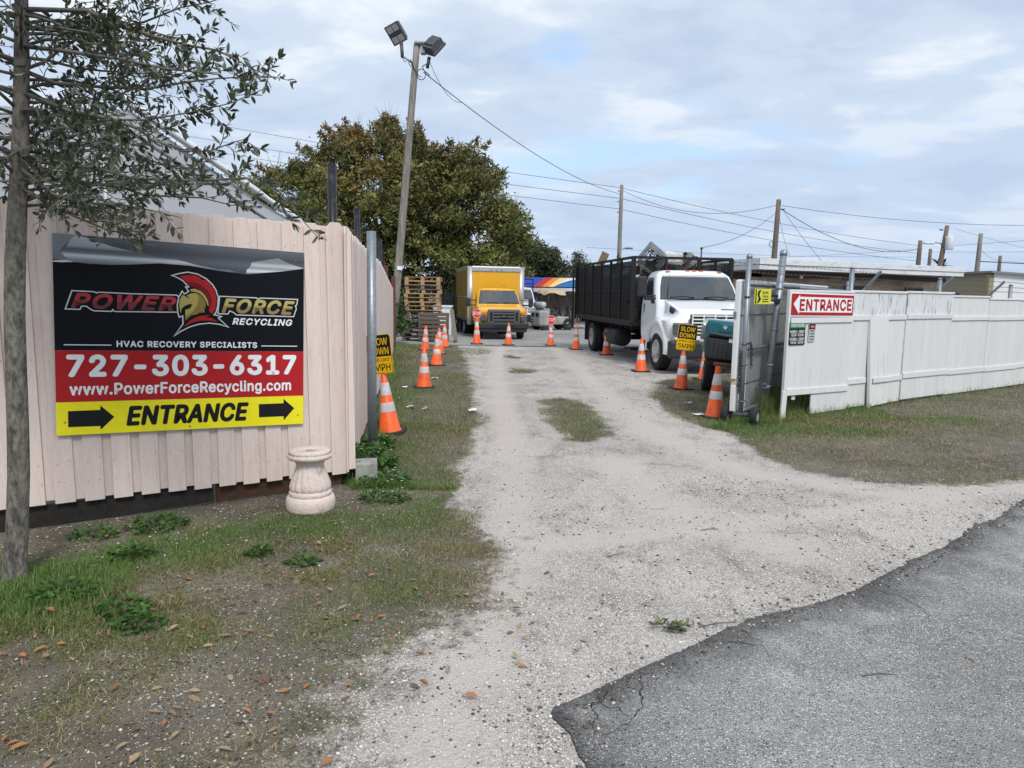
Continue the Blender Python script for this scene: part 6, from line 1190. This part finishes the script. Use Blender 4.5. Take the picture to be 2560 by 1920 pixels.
for pts, main in allb:
    tot = sum((b_-a_).length for a_, b_ in zip(pts[:-1], pts[1:])); acc = 0
    for i in range(len(pts)-1):
        seg = pts[i+1]-pts[i]; n = max(1, int(seg.length/(.034 if main else .032)))
        for k in range(n):
            q = pts[i].lerp(pts[i+1], (k+tg.random())/n); fr = (acc+seg.length*k/n)/tot
            if fr < (.12 if main else .15): continue
            if tg.random() < (.40 if q.x > -1.85 else .24): continue
            ax = seg.normalized(); side = ax.cross(Vector((tg.uniform(-1, 1), tg.uniform(-1, 1), tg.uniform(-1, 1)))).normalized()
            twig(q, (side*tg.uniform(.5, 1.1)+ax*.55+Vector((0, 0, tg.uniform(-.2, .3)))).normalized(), tg.uniform(.07, .22)*(1 if q.x < -1.75 else .7), tg.randint(6, 10))
        acc += seg.length
tw.build('twigs', m_twig, tr_, stuff=True)
LP = np.array([q[:] for q in LP])-TB; LD = np.array([q[:] for q in LD]); k = len(LP)
print('near leaves', k); LL = rng.uniform(.032, .062, k); LW = LL*rng.uniform(.24, .36, k)
V, F = leaves(LP, LD, rng.normal(0, 1, (k, 3))+np.array([0, 0, 1.2]), LL, LW, .18)
cl = np.array([.078, .096, .060])*(1+rng.normal(0, .25, (k, 1)))+np.array([.02, .014, .004])*np.clip(rng.normal(0, .6, (k, 1)), 0, 2); cl = np.clip(cl, .008, .3)
bulk('crown', V, F, m_leaf, rep(cl, 6), tr_)

# ---------------------------------------------------------------- background trees
def tree(name, label, loc, lobes, nleaf, size, colf, trunk_h, trunk_r, seed, shell=.55, clumps=240, twigs=0, shape='quad'):
    t = thing(name, label, 'tree', loc); r = np.random.default_rng(seed); rd = random.Random(seed)
    lob = np.array(lobes, float); wts = lob[:, 3]*lob[:, 4]*lob[:, 5]; wts /= wts.sum()
    ci = r.choice(len(lob), clumps, p=wts); u = unit(r.normal(0, 1, (clumps, 3))); u[:, 1] = -np.abs(u[:, 1])*r.choice([1, 1, 1, -1], clumps)
    rad = (shell+(1-shell)*r.random(clumps)**.6)[:, None]; cc = lob[ci, :3]+u*rad*lob[ci, 3:]
    cc[:, 2] = np.maximum(cc[:, 2], .5); cs = r.uniform(.4, 1.3, clumps)*size*4.6
    li = r.integers(0, clumps, nleaf); g = r.normal(0, 1, (nleaf, 3)); g = unit(g)*(r.random((nleaf, 1))**.45); pos = cc[li]+g*cs[li][:, None]*np.array([1.15, 1.15, .8]); pos[:, 2] = np.maximum(pos[:, 2], .1)
    if twigs:
        ns_ = int(nleaf*.30); cen = lob[:, :3].mean(0); si = r.integers(0, clumps, clumps); dirs = unit(cc-cen+r.normal(0, .8, cc.shape)+np.array([0, -.3, .75])); ln_ = r.uniform(.6, 1.6, clumps); q = r.integers(0, clumps, ns_); tt = r.random(ns_)
        pos[:ns_] = cc[q]+dirs[q]*(tt*ln_[q])[:, None]+r.normal(0, .13, (ns_, 3))*(1.25-tt)[:, None]*1.6; li[:ns_] = q
    d = unit(r.normal(0, 1, (nleaf, 3))); s = unit(np.cross(d, r.normal(0, 1, (nleaf, 3)))); L_ = r.uniform(.6, 1.3, nleaf)*size; W_ = L_*r.uniform(.35, .6, nleaf)
    V, F = quads(pos, d, s, L_, W_); clump_rand = r.normal(0, 1, clumps)
    c = colf(pos, clump_rand[li], r); bulk('crown', V, F, m_leaf2, rep(c, 4), t)
    b = MB(); b.pipe([(0, 0, 0), (.05, 0, trunk_h*.4), (-.05, 0, trunk_h)], [trunk_r*1.25, trunk_r, trunk_r*.8], 12); b.build('trunk', m_bark, t)
    for q in rd.sample(range(clumps), min(26, clumps)):
        p1 = Vector(cc[q]); p0 = Vector((0, 0, trunk_h*rd.uniform(.6, 1))); m_ = (p0+p1)/2+Vector((rd.uniform(-.4, .4), rd.uniform(-.4, .4), rd.uniform(0, .6)))
        MB().pipe([p0, m_, p1], [trunk_r*.42, trunk_r*.24, trunk_r*.06], 6).build('limb', m_bark, t)
    if twigs:
        b = MB(); top = sorted(range(clumps), key=lambda i: -cc[i, 2])[:clumps//2]
        for i in range(twigs):
            q = Vector(cc[rd.choice(top)]); dd = Vector((rd.uniform(-.5, .5), rd.uniform(-.3, .3), rd.uniform(.6, 1.2))).normalized(); L2 = rd.uniform(.7, 1.5); b.pipe([q, q+dd*L2*.5, q+dd*L2+Vector((rd.uniform(-.1, .1), 0, .05))], [.016, .010, .004], 3, cap=False)
        b.build('bare_twigs', m_twig, t, stuff=True)
    return t
def col_oak(pos, cr, r):
    h = np.clip((pos[:, 2]-3.0)/7.0, 0, 1)+.22*cr+r.normal(0, .16, len(pos)); rust = np.clip((h-.66)*1.4, 0, 1)[:, None]
    g = np.array([.155, .165, .05])*(1+.30*cr[:, None])*(1+r.normal(0, .25, (len(pos), 1))); br_ = np.array([.27, .14, .055])*(1+r.normal(0, .25, (len(pos), 1)))
    return np.clip(g*(1-rust*.8)+br_*rust*.8, .006, .4)
tree('autumn_oak', 'broad oak turning rust brown behind the pallets and the flood light pole', (-7.0, 40, -.2), [(-4.9, 0, 5.6, 2.9, 3.0, 3.0), (-.3, 0, 6.6, 4.0, 4.2, 3.9), (4.2, 0, 6.0, 3.0, 3.2, 3.3), (-3.4, 0, 7.6, 1.7, 2.5, 1.7), (.4, 0, 8.6, 2.4, 2, 1.5), (3.0, 0, 7.9, 2.4, 2.4, 2.0), (-.6, 0, 3.0, 6.0, 4, 2.2), (5.1, 0, 3.9, 2.4, 2.4, 2.6)], 175000, .18, col_oak, 3.2, .45, 5, .70, 360, 460)
col_dark = lambda pos, cr, r: np.clip(np.array([.065, .078, .036])*(1+.28*cr[:, None])*(1+r.normal(0, .22, (len(pos), 1))), .006, .3)
tree('live_oak', 'dark green oak beyond the blue banner building', (1.9, 64, -.2), [(-.2, 0, 4.2, 2.3, 2.4, 2.2), (-2.0, 0, 3.6, 2.0, 2.2, 2.1), (1.4, 0, 3.2, 1.6, 1.8, 1.7)], 34000, .24, col_dark, 2.4, .4, 9, .6, 150)
for (x, y, h, lb) in ((5.3, 60, 5.5, 'slim pale cypress just left of the caged truck tail'), (6.3, 66, 5.3, 'second slim cypress behind the caged truck tail'), (4.4, 58, 3.6, 'low round tree beside the slim cypress')):
    tree('cypress_tree', lb, (x, y, -.2), [(0, 0, h*.42, h*.13, h*.13, h*.36), (0, 0, h*.74, h*.08, h*.08, h*.26)] if h > 4 else [(0, 0, h*.6, h*.36, h*.3, h*.4)], 4200, .16, lambda pos, cr, r: np.clip(np.array([.075, .085, .045])*(1+.25*cr[:, None])*(1+r.normal(0, .2, (len(pos), 1))), .01, .3), h*.4, .1, int(x*10), .3, 50)
tree('hedge', 'dark evergreen undergrowth filling the space behind the pallets', (-5.6, 36.5, -.2), [(-1.6, 0, 1.6, 2.2, 1.4, 1.9), (1.2, 0, 1.5, 2.0, 1.3, 1.7), (3.3, .6, 1.3, 1.6, 1.2, 1.5), (-4, 0, 1.8, 2, 1.4, 2)], 20000, .17, lambda pos, cr, r: np.clip(np.array([.024, .034, .012])*(1+.25*cr[:, None])*(1+r.normal(0, .2, (len(pos), 1))), .004, .3), .8, .12, 31, .5, 120)['category'] = 'hedge'
tree('leafy_bush', 'leafy green bush squeezed between the pink fence end and the pallets', (-3.98, 23.2, 0), [(.1, 0, .8, .28, .35, .7), (.22, -.2, .45, .32, .35, .45), (.1, 0, 1.3, .18, .25, .35)], 3000, .085, lambda pos, cr, r: np.clip(np.array([.050, .095, .026])*(1+.25*cr[:, None])*(1+r.normal(0, .2, (len(pos), 1))), .006, .3), .5, .03, 44, .3, 60)['category'] = 'bush'
# palm above the far roofs
pm_ = thing('palm_tree', 'small palm top showing above the shop roof beside the pale utility pole', 'tree', (41.2, 70, -.2)); MB().tube((0, 0, 0), (0, 0, 5.0), .2, .15, 8).build('trunk', m_bark, pm_)
PV, PF, PC = [], [], []
for i in range(26):
    a = 2*PI*i/26+random.random(); el_ = random.uniform(-.3, 1.2); L_ = random.uniform(1.0, 1.5); k = 7
    p = np.array([0, 0, 5.0]); d = np.array([math.cos(a)*math.cos(el_), math.sin(a)*math.cos(el_), math.sin(el_)]); o0 = len(PV)
    for j in range(k+1):
        s_ = np.array([-math.sin(a), math.cos(a), 0])*.20*math.sin(PI*(.15+.85*j/k)); PV += [p+s_, p-s_]; p = p+d*L_/k; d = unit(d-np.array([0, 0, .16]))
    PF += [(o0+2*j, o0+2*j+1, o0+2*j+3, o0+2*j+2) for j in range(k)]; PC += [(.05, .065, .03)]*(2*k+2)
bulk('fronds', PV, PF, m_leaf2, np.array(PC), pm_, kind=None)

# ---------------------------------------------------------------- grass
drive_poly = drvL[::-1]+drvR+[(14.6, 12.0), (14.6, 3), (6, -3), (-.6, -3)]; road_poly = road+[(12, -6), (20, -2), (16, 9)]
nA, nB, nC = VNoise(1), VNoise(2), VNoise(3)
def front_fence(x, y): return (x+3.12)*.537-(y-4.83)*.843
def side_fence(x, y): return x-(-1.376-.139*(y-5.9))
def vinyl_d(x, y): return -(y-9.72)*.8235+(x-3.74)*.567       # metres in front of the vinyl fence
def field(x, y):
    """density, greenness, blade height"""
    n1 = nA(x*1.6+50, y*1.6+50); n2 = nB(x*4.5+80, y*4.5+80); n3 = nC(x*.7+30, y*.7+30); den = np.zeros(len(x)); gr = np.full(len(x), .5); h = np.full(len(x), .03)
    ind = inpoly(x, y, drive_poly) | inpoly(x, y, road_poly)
    lawn = (~ind) & (x < .1) & (y < 6.05) & (front_fence(x, y) > .05) & ((x < -1.36) | (y < 5.85) | (side_fence(x, y) > .03))
    ff = front_fence(x, y); dt = np.hypot(x+2.55, (y-3.62)*1.3)
    d0 = np.clip((ff-.35)/.6, .05, 1)*np.clip((n1*.75+n2*.6-.36)*2.6, .10, 1); d0 = np.maximum(d0, np.clip(1.5-dt*1.6, 0, 1)*np.clip(n2*2, .3, 1)); d0 *= np.where(y < 3.1, np.clip(.46+1.1*(n1-.40), .08, .95), 1)
    d0 *= np.where((x > -.75) & (y < 3.6), .45, 1)
    den = np.where(lawn, d0, den); gr = np.where(lawn, np.clip(.80-dt*.20+.9*(n1-.5)+.25*(ff < 1.1), .12, 1), gr); h = np.where(lawn, .018+.042*np.clip(1.0-dt*1.1, 0, 1)+.010*n2, h)
    strip = (~ind) & (x < .2) & (y >= 5.85) & (y < 24) & (side_fence(x, y) > .03)
    sd = side_fence(x, y); edge = np.clip(sd/1.0, 0, 1)
    den = np.where(strip, np.clip(.62+.8*(n1-.45)-.10*edge, .05, 1), den); gr = np.where(strip, np.clip(.95-.45*edge+.7*(n3-.5)+.3*(n2-.5), 0, 1), gr); h = np.where(strip, .035+.05*np.clip(1-sd*2.2, 0, 1)+.012*n2, h)
    vd = vinyl_d(x, y); ver = (~ind) & (x > 2.2) & (vd > -.12) & (x < 14)
    vdn = np.clip((2.6-vd)/1.8, .16, 1); dirt = np.exp(-(((x-6.2)/1.7)**2+((y-8.4)/1.0)**2)*1.1)
    den = np.where(ver, np.clip(vdn*1.05+.9*(n1-.5), .04, 1)*(1-.85*np.clip(dirt+.5*(n2-.5), 0, 1)), den); gr = np.where(ver, np.clip(.78-.20*vd+.8*(n1-.5), 0, 1), gr); h = np.where(ver, .035+.06*np.clip(.3-np.abs(vd), 0, .3)/.3+.015*n2, h)
    r1 = (~ind) & (x > 2.0) & (vd <= -.12) & (y < 15) & (y > 8.5) & (x < 6.8)
    den = np.where(r1, np.clip(.62+.9*(n1-.45), .05, 1), den); gr = np.where(r1, np.clip(.42+.8*(n1-.5), 0, 1), gr); h = np.where(r1, .038+.016*n2, h)
    wedge = r1 & (x > 3.25) & (y > 9.75) & (y < 11.5) & (vd > -.75); den = np.where(wedge, 1, den); gr = np.where(wedge, .75, gr); h = np.where(wedge, .16+.16*n2, h)
    for q, dd in zip(ISL, (.8, .8, .8)):
        ii = inpoly(x+(n2-.5)*.3, y+(n1-.5)*.5, q); den = np.where(ii, .95*np.clip(n2*1.7, .25, 1), den); gr = np.where(ii, np.clip(.48+.5*(n1-.5), 0, 1), gr); h = np.where(ii, .028+.012*n2, h)
    near = ind & ~inpoly(x, y, road_poly); den = np.where(near & (den == 0), .012*np.clip((n1-.55)*6, 0, 1), den)
    return den, gr, h
def scatter(x0, x1, y0, y1, n, wmul=1.):
    x = rng.uniform(x0, x1, n); y = rng.uniform(y0, y1, n); d_, g_, h_ = field(x, y); k = rng.random(n) < d_; return x[k], y[k], g_[k], h_[k], np.full(k.sum(), wmul)
parts = [scatter(-3.4, .1, 2.0, 6.0, 270000), scatter(-1.8, .1, 5.8, 9.0, 70000, 1.1), scatter(-3.4, .0, 9.0, 15.0, 64000, 1.5), scatter(-3.6, -.6, 15.0, 23.2, 40000, 2.2), scatter(2.2, 8.0, 6.0, 10.0, 85000, 1.3), scatter(3.2, 12.5, 8.5, 16.0, 52000, 1.7), scatter(2.0, 5.5, 8.5, 15.0, 42000, 1.5), scatter(.2, 1.5, 7.6, 11.8, 32000, 1.2), scatter(-.3, .8, 14.5, 19.6, 16000, 1.8), scatter(-.6, 2.6, 3.5, 8.5, 9000, 1.)]
gx, gy, gg, gh, gm = (np.concatenate(q) for q in zip(*parts)); k = len(gx)
az_ = rng.uniform(0, 2*PI, k); tl_ = np.abs(rng.normal(.98, .36, k)); dry = rng.random(k) > gg; tl_ = np.where(dry, tl_+.35, tl_); tl_ = np.where(gh > .1, tl_*.35, np.clip(tl_, .05, 1.42))
d = np.stack([np.cos(az_)*np.sin(tl_), np.sin(az_)*np.sin(tl_), np.cos(tl_)], 1); s = np.stack([-np.sin(az_), np.cos(az_), np.zeros(k)], 1)
L_ = gh*rng.uniform(.7, 1.7, k); W_ = rng.uniform(.0022, .0042, k)*gm
V, F = quads(np.stack([gx, gy, np.full(k, .001)], 1), d, s, L_, W_)
green = np.array([.125, .205, .048])*(1+rng.normal(0, .22, (k, 1))); green = green*(1-.35*(1-gg[:, None]))+np.array([.08, .05, .0])*(1-gg[:, None])*.6; straw = np.where(rng.random((k, 1)) < .45, np.array([.20, .155, .09]), np.array([.38, .31, .175]))*(1+rng.normal(0, .25, (k, 1)))
bulk('grass', V, F, m_blade, rep(np.clip(np.where(dry[:, None], straw, green), .01, .5), 4), label='short patchy grass, green and straw coloured, beside the drive', cat='grass')

# ---------------------------------------------------------------- loose stones
def stones(n, x0, x1, y0, y1, prob, smin, smax):
    x = rng.uniform(x0, x1, n); y = rng.uniform(y0, y1, n); k = rng.random(n) < prob(x, y); x, y = x[k], y[k]; m = len(x); s_ = smin*(smax/smin)**(rng.random(m)**2.2); return x, y, s_
ind_f = lambda x, y: inpoly(x, y, drive_poly) & ~inpoly(x, y, road_poly)
A1 = stones(42000, -.7, 4.6, 2.0, 6.5, lambda x, y: ind_f(x, y)*np.clip(.25+1.2*(nA(x*2.2, y*2.2)-.3), .05, 1), .003, .013)
A2 = stones(15000, -2.6, .2, 2.0, 4.4, lambda x, y: (~inpoly(x, y, road_poly))*np.clip((x+2.2)/2.2, .05, 1)*np.clip((3.9-y)/1.2, 0, 1)*.8, .0025, .010)
A3 = stones(4200, -3.3, -.6, 3.6, 6.0, lambda x, y: (front_fence(x, y) > .03)*(~ind_f(x, y))*np.clip(1-front_fence(x, y)*.6, .1, 1)*.7, .003, .012)
A4 = stones(8000, -.9, 3.6, 6.0, 14, lambda x, y: ind_f(x, y)*np.clip(1.6*(nA(x*1.5, y*1.5)-.35), .03, 1), .005, .016)
A5 = stones(16000, -.1, 4.2, 2.2, 5.9, lambda x, y: (np.min(np.hypot(x[:, None]-rp[None, ::6, 0], y[:, None]-rp[None, ::6, 1]), 1) < .13)*1., .003, .014)
sx, sy, ss = (np.concatenate(q) for q in zip(A1, A2, A3, A4, A5)); k = len(sx)
base = np.array([(1, 0, 0), (-1, 0, 0), (0, 1, 0), (0, -1, 0), (0, 0, 1), (0, 0, -1)], float); tri = np.array([(0, 2, 4), (2, 1, 4), (1, 3, 4), (3, 0, 4), (2, 0, 5), (1, 2, 5), (3, 1, 5), (0, 3, 5)])
ang = rng.uniform(0, 2*PI, k); sc_ = np.stack([ss*rng.uniform(.7, 1.3, k), ss*rng.uniform(.6, 1.1, k), ss*rng.uniform(.35, .7, k)], 1)
P = base[None]*sc_[:, None]*(1+rng.normal(0, .12, (k, 6, 1))); c_, s__ = np.cos(ang)[:, None], np.sin(ang)[:, None]
zr = np.where(inpoly(sx, sy, road_poly), .012, .004)
P = np.stack([P[:, :, 0]*c_-P[:, :, 1]*s__+sx[:, None], P[:, :, 0]*s__+P[:, :, 1]*c_+sy[:, None], P[:, :, 2]+(zr+sc_[:, 2]*.55)[:, None]], 2)
isr = inpoly(sx, sy, road_poly)[:, None]; cc = np.where(rng.random((k, 1)) < np.where(isr, .7, np.where((np.arange(k) > k-len(A5[0]))[:, None], .4, .16)), np.array([.09, .085, .08]), np.array([.54, .49, .44]))*(1+rng.normal(0, .2, (k, 1)))
bulk('gravel', P.reshape(-1, 3), ((np.arange(k)*6)[:, None, None]+tri[None]).reshape(-1, 3), mat('loose_stone', (.5, .5, .5), .9, attr='col', var=.1), rep(np.clip(cc, .03, .75), 6), label='loose pale limestone gravel scattered over the drive', cat='gravel')

# ---------------------------------------------------------------- fallen leaves, weeds, litter
lm = []
LEAFLOOK = ['reddish brown', 'light brown', 'dark brown', 'pale straw-coloured', 'orange']
for i, c in enumerate(((.20, .105, .05), (.27, .165, .09), (.15, .085, .05), (.32, .235, .13), (.33, .145, .055))):
    m_ = mat('fallen_leaf_%d' % i, c, .6, var=.15, scale=60)
    V, F = leaves(np.zeros((1, 3)), np.array([[1., 0, 0]]), np.array([[0, 0, 1.]]), np.array([1.]), np.array([.27+.04*i]), .2+.08*i); V[3, 2] += .10; V[0, 2] += .06
    me = bpy.data.meshes.new('fallen_leaf'); me.from_pydata([tuple(v) for v in V], [], [list(f) for f in F]); me.materials.append(m_); lm.append(me)
fr = random.Random(9); cnt = 0
while cnt < 240:
    x, y = fr.uniform(-3.0, .3), fr.uniform(2.15, 5.2); w = math.exp(-((x+1.3)**2/1.6+(y-3.0)**2/.9))+.06
    ok = front_fence(x, y) > .1 and fr.random() < w
    if not ok or (x > -.1 and y < 2.9): continue
    li_ = fr.randrange(5); o = link('fallen_leaf', lm[li_], None, (x, y, fr.uniform(.012, .022)), (fr.uniform(-.35, .35), fr.uniform(-.3, .3), fr.uniform(0, 6.28))); s_ = fr.uniform(.032, .066); o.scale = (s_, s_*fr.uniform(.8, 1.3), s_)
    tag(o, LEAFLOOK[li_]+' dry leaf lying on the thin grass and soil by the pink fence', 'leaf', LEAFLOOK[li_]+' fallen leaves on the verge'); cnt += 1
for i in range(40):
    x, y = fr.uniform(.1, 3.4), fr.uniform(2.6, 6.2)
    if inpoly(np.array([x]), np.array([y]), road_poly)[0] and fr.random() < .6: continue
    li_ = fr.randrange(5); o = link('fallen_leaf', lm[li_], None, (x, y, .018 if inpoly(np.array([x]), np.array([y]), road_poly)[0] else .012), (fr.uniform(-.3, .3), fr.uniform(-.3, .3), fr.uniform(0, 6.28))); s_ = fr.uniform(.03, .06); o.scale = (s_, s_, s_)
    tag(o, 'small '+LEAFLOOK[li_]+' leaf lying on the pale drive or the asphalt', 'leaf', LEAFLOOK[li_]+' fallen leaves on the drive')
def weed(x, y, r_, n, h_, label, flowers=0, lsz=.035, colr=(.060, .135, .026), group='weed clumps'):
    t = thing('weed_clump', label, 'weed', (x, y, 0), 0, group); a = rng.uniform(0, 2*PI, n); q = r_*np.sqrt(rng.random(n)); pos = np.stack([np.cos(a)*q, np.sin(a)*q*.8, h_*rng.uniform(.15, 1, n)*(1-.5*(q/r_)**2)], 1)
    d = np.stack([np.cos(a), np.sin(a), rng.uniform(-.3, .5, n)], 1)+rng.normal(0, .5, (n, 3)); L_ = rng.uniform(.6, 1.4, n)*lsz
    V, F = leaves(pos, d, rng.normal(0, .35, (n, 3))+np.array([0, 0, 1.]), L_, L_*rng.uniform(.45, .65, n), .12); c = np.array(colr)*(1+rng.normal(0, .25, (n, 1))); bulk('leaves', V, F, m_weed, rep(np.clip(c, .01, .4), 6), t)
    b = MB()
    for i in range(min(n, 60)): b.pipe([(pos[i, 0]*.6, pos[i, 1]*.6, 0), tuple(pos[i])], .0016, 3, cap=False)
    b.build('stems', mat('weed_stem', (.07, .12, .03), .6), t, stuff=True)
    if flowers:
        b = MB()
        for i in range(flowers):
            j = rng.integers(0, n); p = pos[j]+np.array([0, 0, .03])
            for w in range(5): b.add([p, p+np.array([math.cos(w*1.256-.4), math.sin(w*1.256-.4), .3])*.011, p+np.array([math.cos(w*1.256+.4), math.sin(w*1.256+.4), .3])*.011], [(0, 1, 2)])
        b.build('flowers', mat('white_petal', (.75, .75, .7), .6), t, stuff=True)
weed(-2.45, 4.80, .20, 240, .10, 'larger of two low broad-leaved weeds on the bare soil under the sign'); weed(-2.78, 4.62, .16, 150, .07, 'smaller of two low broad-leaved weeds on the bare soil under the sign', lsz=.03); weed(-2.33, 4.25, .13, 150, .08, 'bright green weed in the grass between the oak and the sign')
weed(-2.38, 3.67, .16, 170, .09, 'broad-leaved weed beside the foot of the oak', lsz=.042); weed(-1.98, 3.50, .13, 150, .07, 'green weed among fallen leaves right of the oak'); weed(-1.82, 3.34, .12, 130, .06, 'low weed beyond the oak, closest to the leaf litter'); weed(-1.57, 4.32, .08, 80, .06, 'small dark weed in front of the pedestal'); weed(-1.26, 4.2, .10, 80, .05, 'flat weed in the dry grass between pedestal and drive'); weed(-3.0, 4.05, .14, 90, .05, 'thin pale weed behind the oak trunk', colr=(.09, .13, .035))
weed(-1.30, 6.45, .24, 520, .30, 'tall leafy weeds with white flowers around the foot of the steel post', 26, .05, group=None); weed(-1.08, 6.05, .22, 300, .12, 'weeds with small white flowers spreading beside the concrete block', 14, .04, group=None); weed(-1.42, 6.10, .10, 140, .20, 'dark weeds growing between the fence corner and the concrete block', 0, .045, (.04, .09, .02), None); weed(-1.45, 7.4, .22, 300, .16, 'weeds along the foot of the side fence behind the steel post', 6, .05, group=None); weed(-1.0, 5.55, .20, 260, .08, 'low green weeds at the edge of the drive by the pedestal', 4, .035, group=None)
m_pap = mat('paper_scrap', (.7, .7, .68), .8, var=.1)
for i, (x, y) in enumerate(((-1.62, 9.6), (-1.45, 10.1), (-1.72, 10.9), (-1.2, 10.0), (-1.85, 12.2), (-.55, 9.9), (-1.75, 8.9), (-1.5, 13.6), (2.72, 10.9), (2.6, 9.8))):
    b = MB(); vs = [(rr.uniform(-.06, .06)+(i_ % 3-1)*.05, rr.uniform(-.02, .02)+(i_//3-1)*.045, rr.uniform(0, .03)) for i_ in range(9)]; b.add(vs, [(0, 1, 4, 3), (1, 2, 5, 4), (3, 4, 7, 6), (4, 5, 8, 7)]); o = b.build('paper_scrap', m_pap, None, (x, y, .025), rr.uniform(0, 6)); tag(o, 'crumpled white paper scrap lying on the grass beside the drive', 'litter', 'paper scraps in the grass')
# leafy sprig lying at the broken asphalt edge
sp = thing('oak_sprig', 'fallen leafy oak sprig lying at the broken edge of the asphalt', 'sprig', (.80, 3.36, .012)); b = MB(); spp, spd = [], []
for i in range(5):
    a = rr.uniform(-.5, .6); p = Vector((rr.uniform(-.05, .05), rr.uniform(-.03, .03), .01)); q = p+Vector((math.cos(a)*.12*(-1 if i % 2 else 1), math.sin(a)*.10, .02)); b.pipe([p, (p+q)/2+Vector((0, .01, .01)), q], .0025, 4)
    for k in range(9): spp.append(p.lerp(q, rr.random())); spd.append(Vector((rr.uniform(-1, 1), rr.uniform(-1, 1), rr.uniform(0, .5))))
b.build('twig', m_twig, sp); n = len(spp); V, F = leaves(np.array([q[:] for q in spp]), np.array([q[:] for q in spd]), rng.normal(0, .5, (n, 3))+np.array([0, 0, 1.]), rng.uniform(.03, .055, n), rng.uniform(.010, .018, n), .15)
bulk('leaves', V, F, m_weed, rep(np.clip(np.array([.12, .145, .05])*(1+rng.normal(0, .25, (n, 1))), .02, .4), 6), sp)
for i, (x0, y0, a, L_) in enumerate(((1.55, 2.95, .1, .16), (.62, 4.35, .5, .12), (1.35, 4.9, .2, .14), (-.9, 3.3, .7, .10), (.95, 3.40, .3, .22), (1.05, 3.25, -.3, .14), (-1.5, 3.0, -.4, .12))):
    zz = .016 if inpoly(np.array([x0]), np.array([y0]), road_poly)[0] else .012; d = Vector((math.cos(a), math.sin(a), 0)); o = MB().pipe([d*0, d*L_*.5+Vector((0, .01, .004)), d*L_], [.003, .003, .0015], 5).build('fallen_twig', m_twig, None, (x0, y0, zz)); tag(o, 'thin dead twig lying on the ground near the asphalt edge', 'twig', 'fallen twigs')
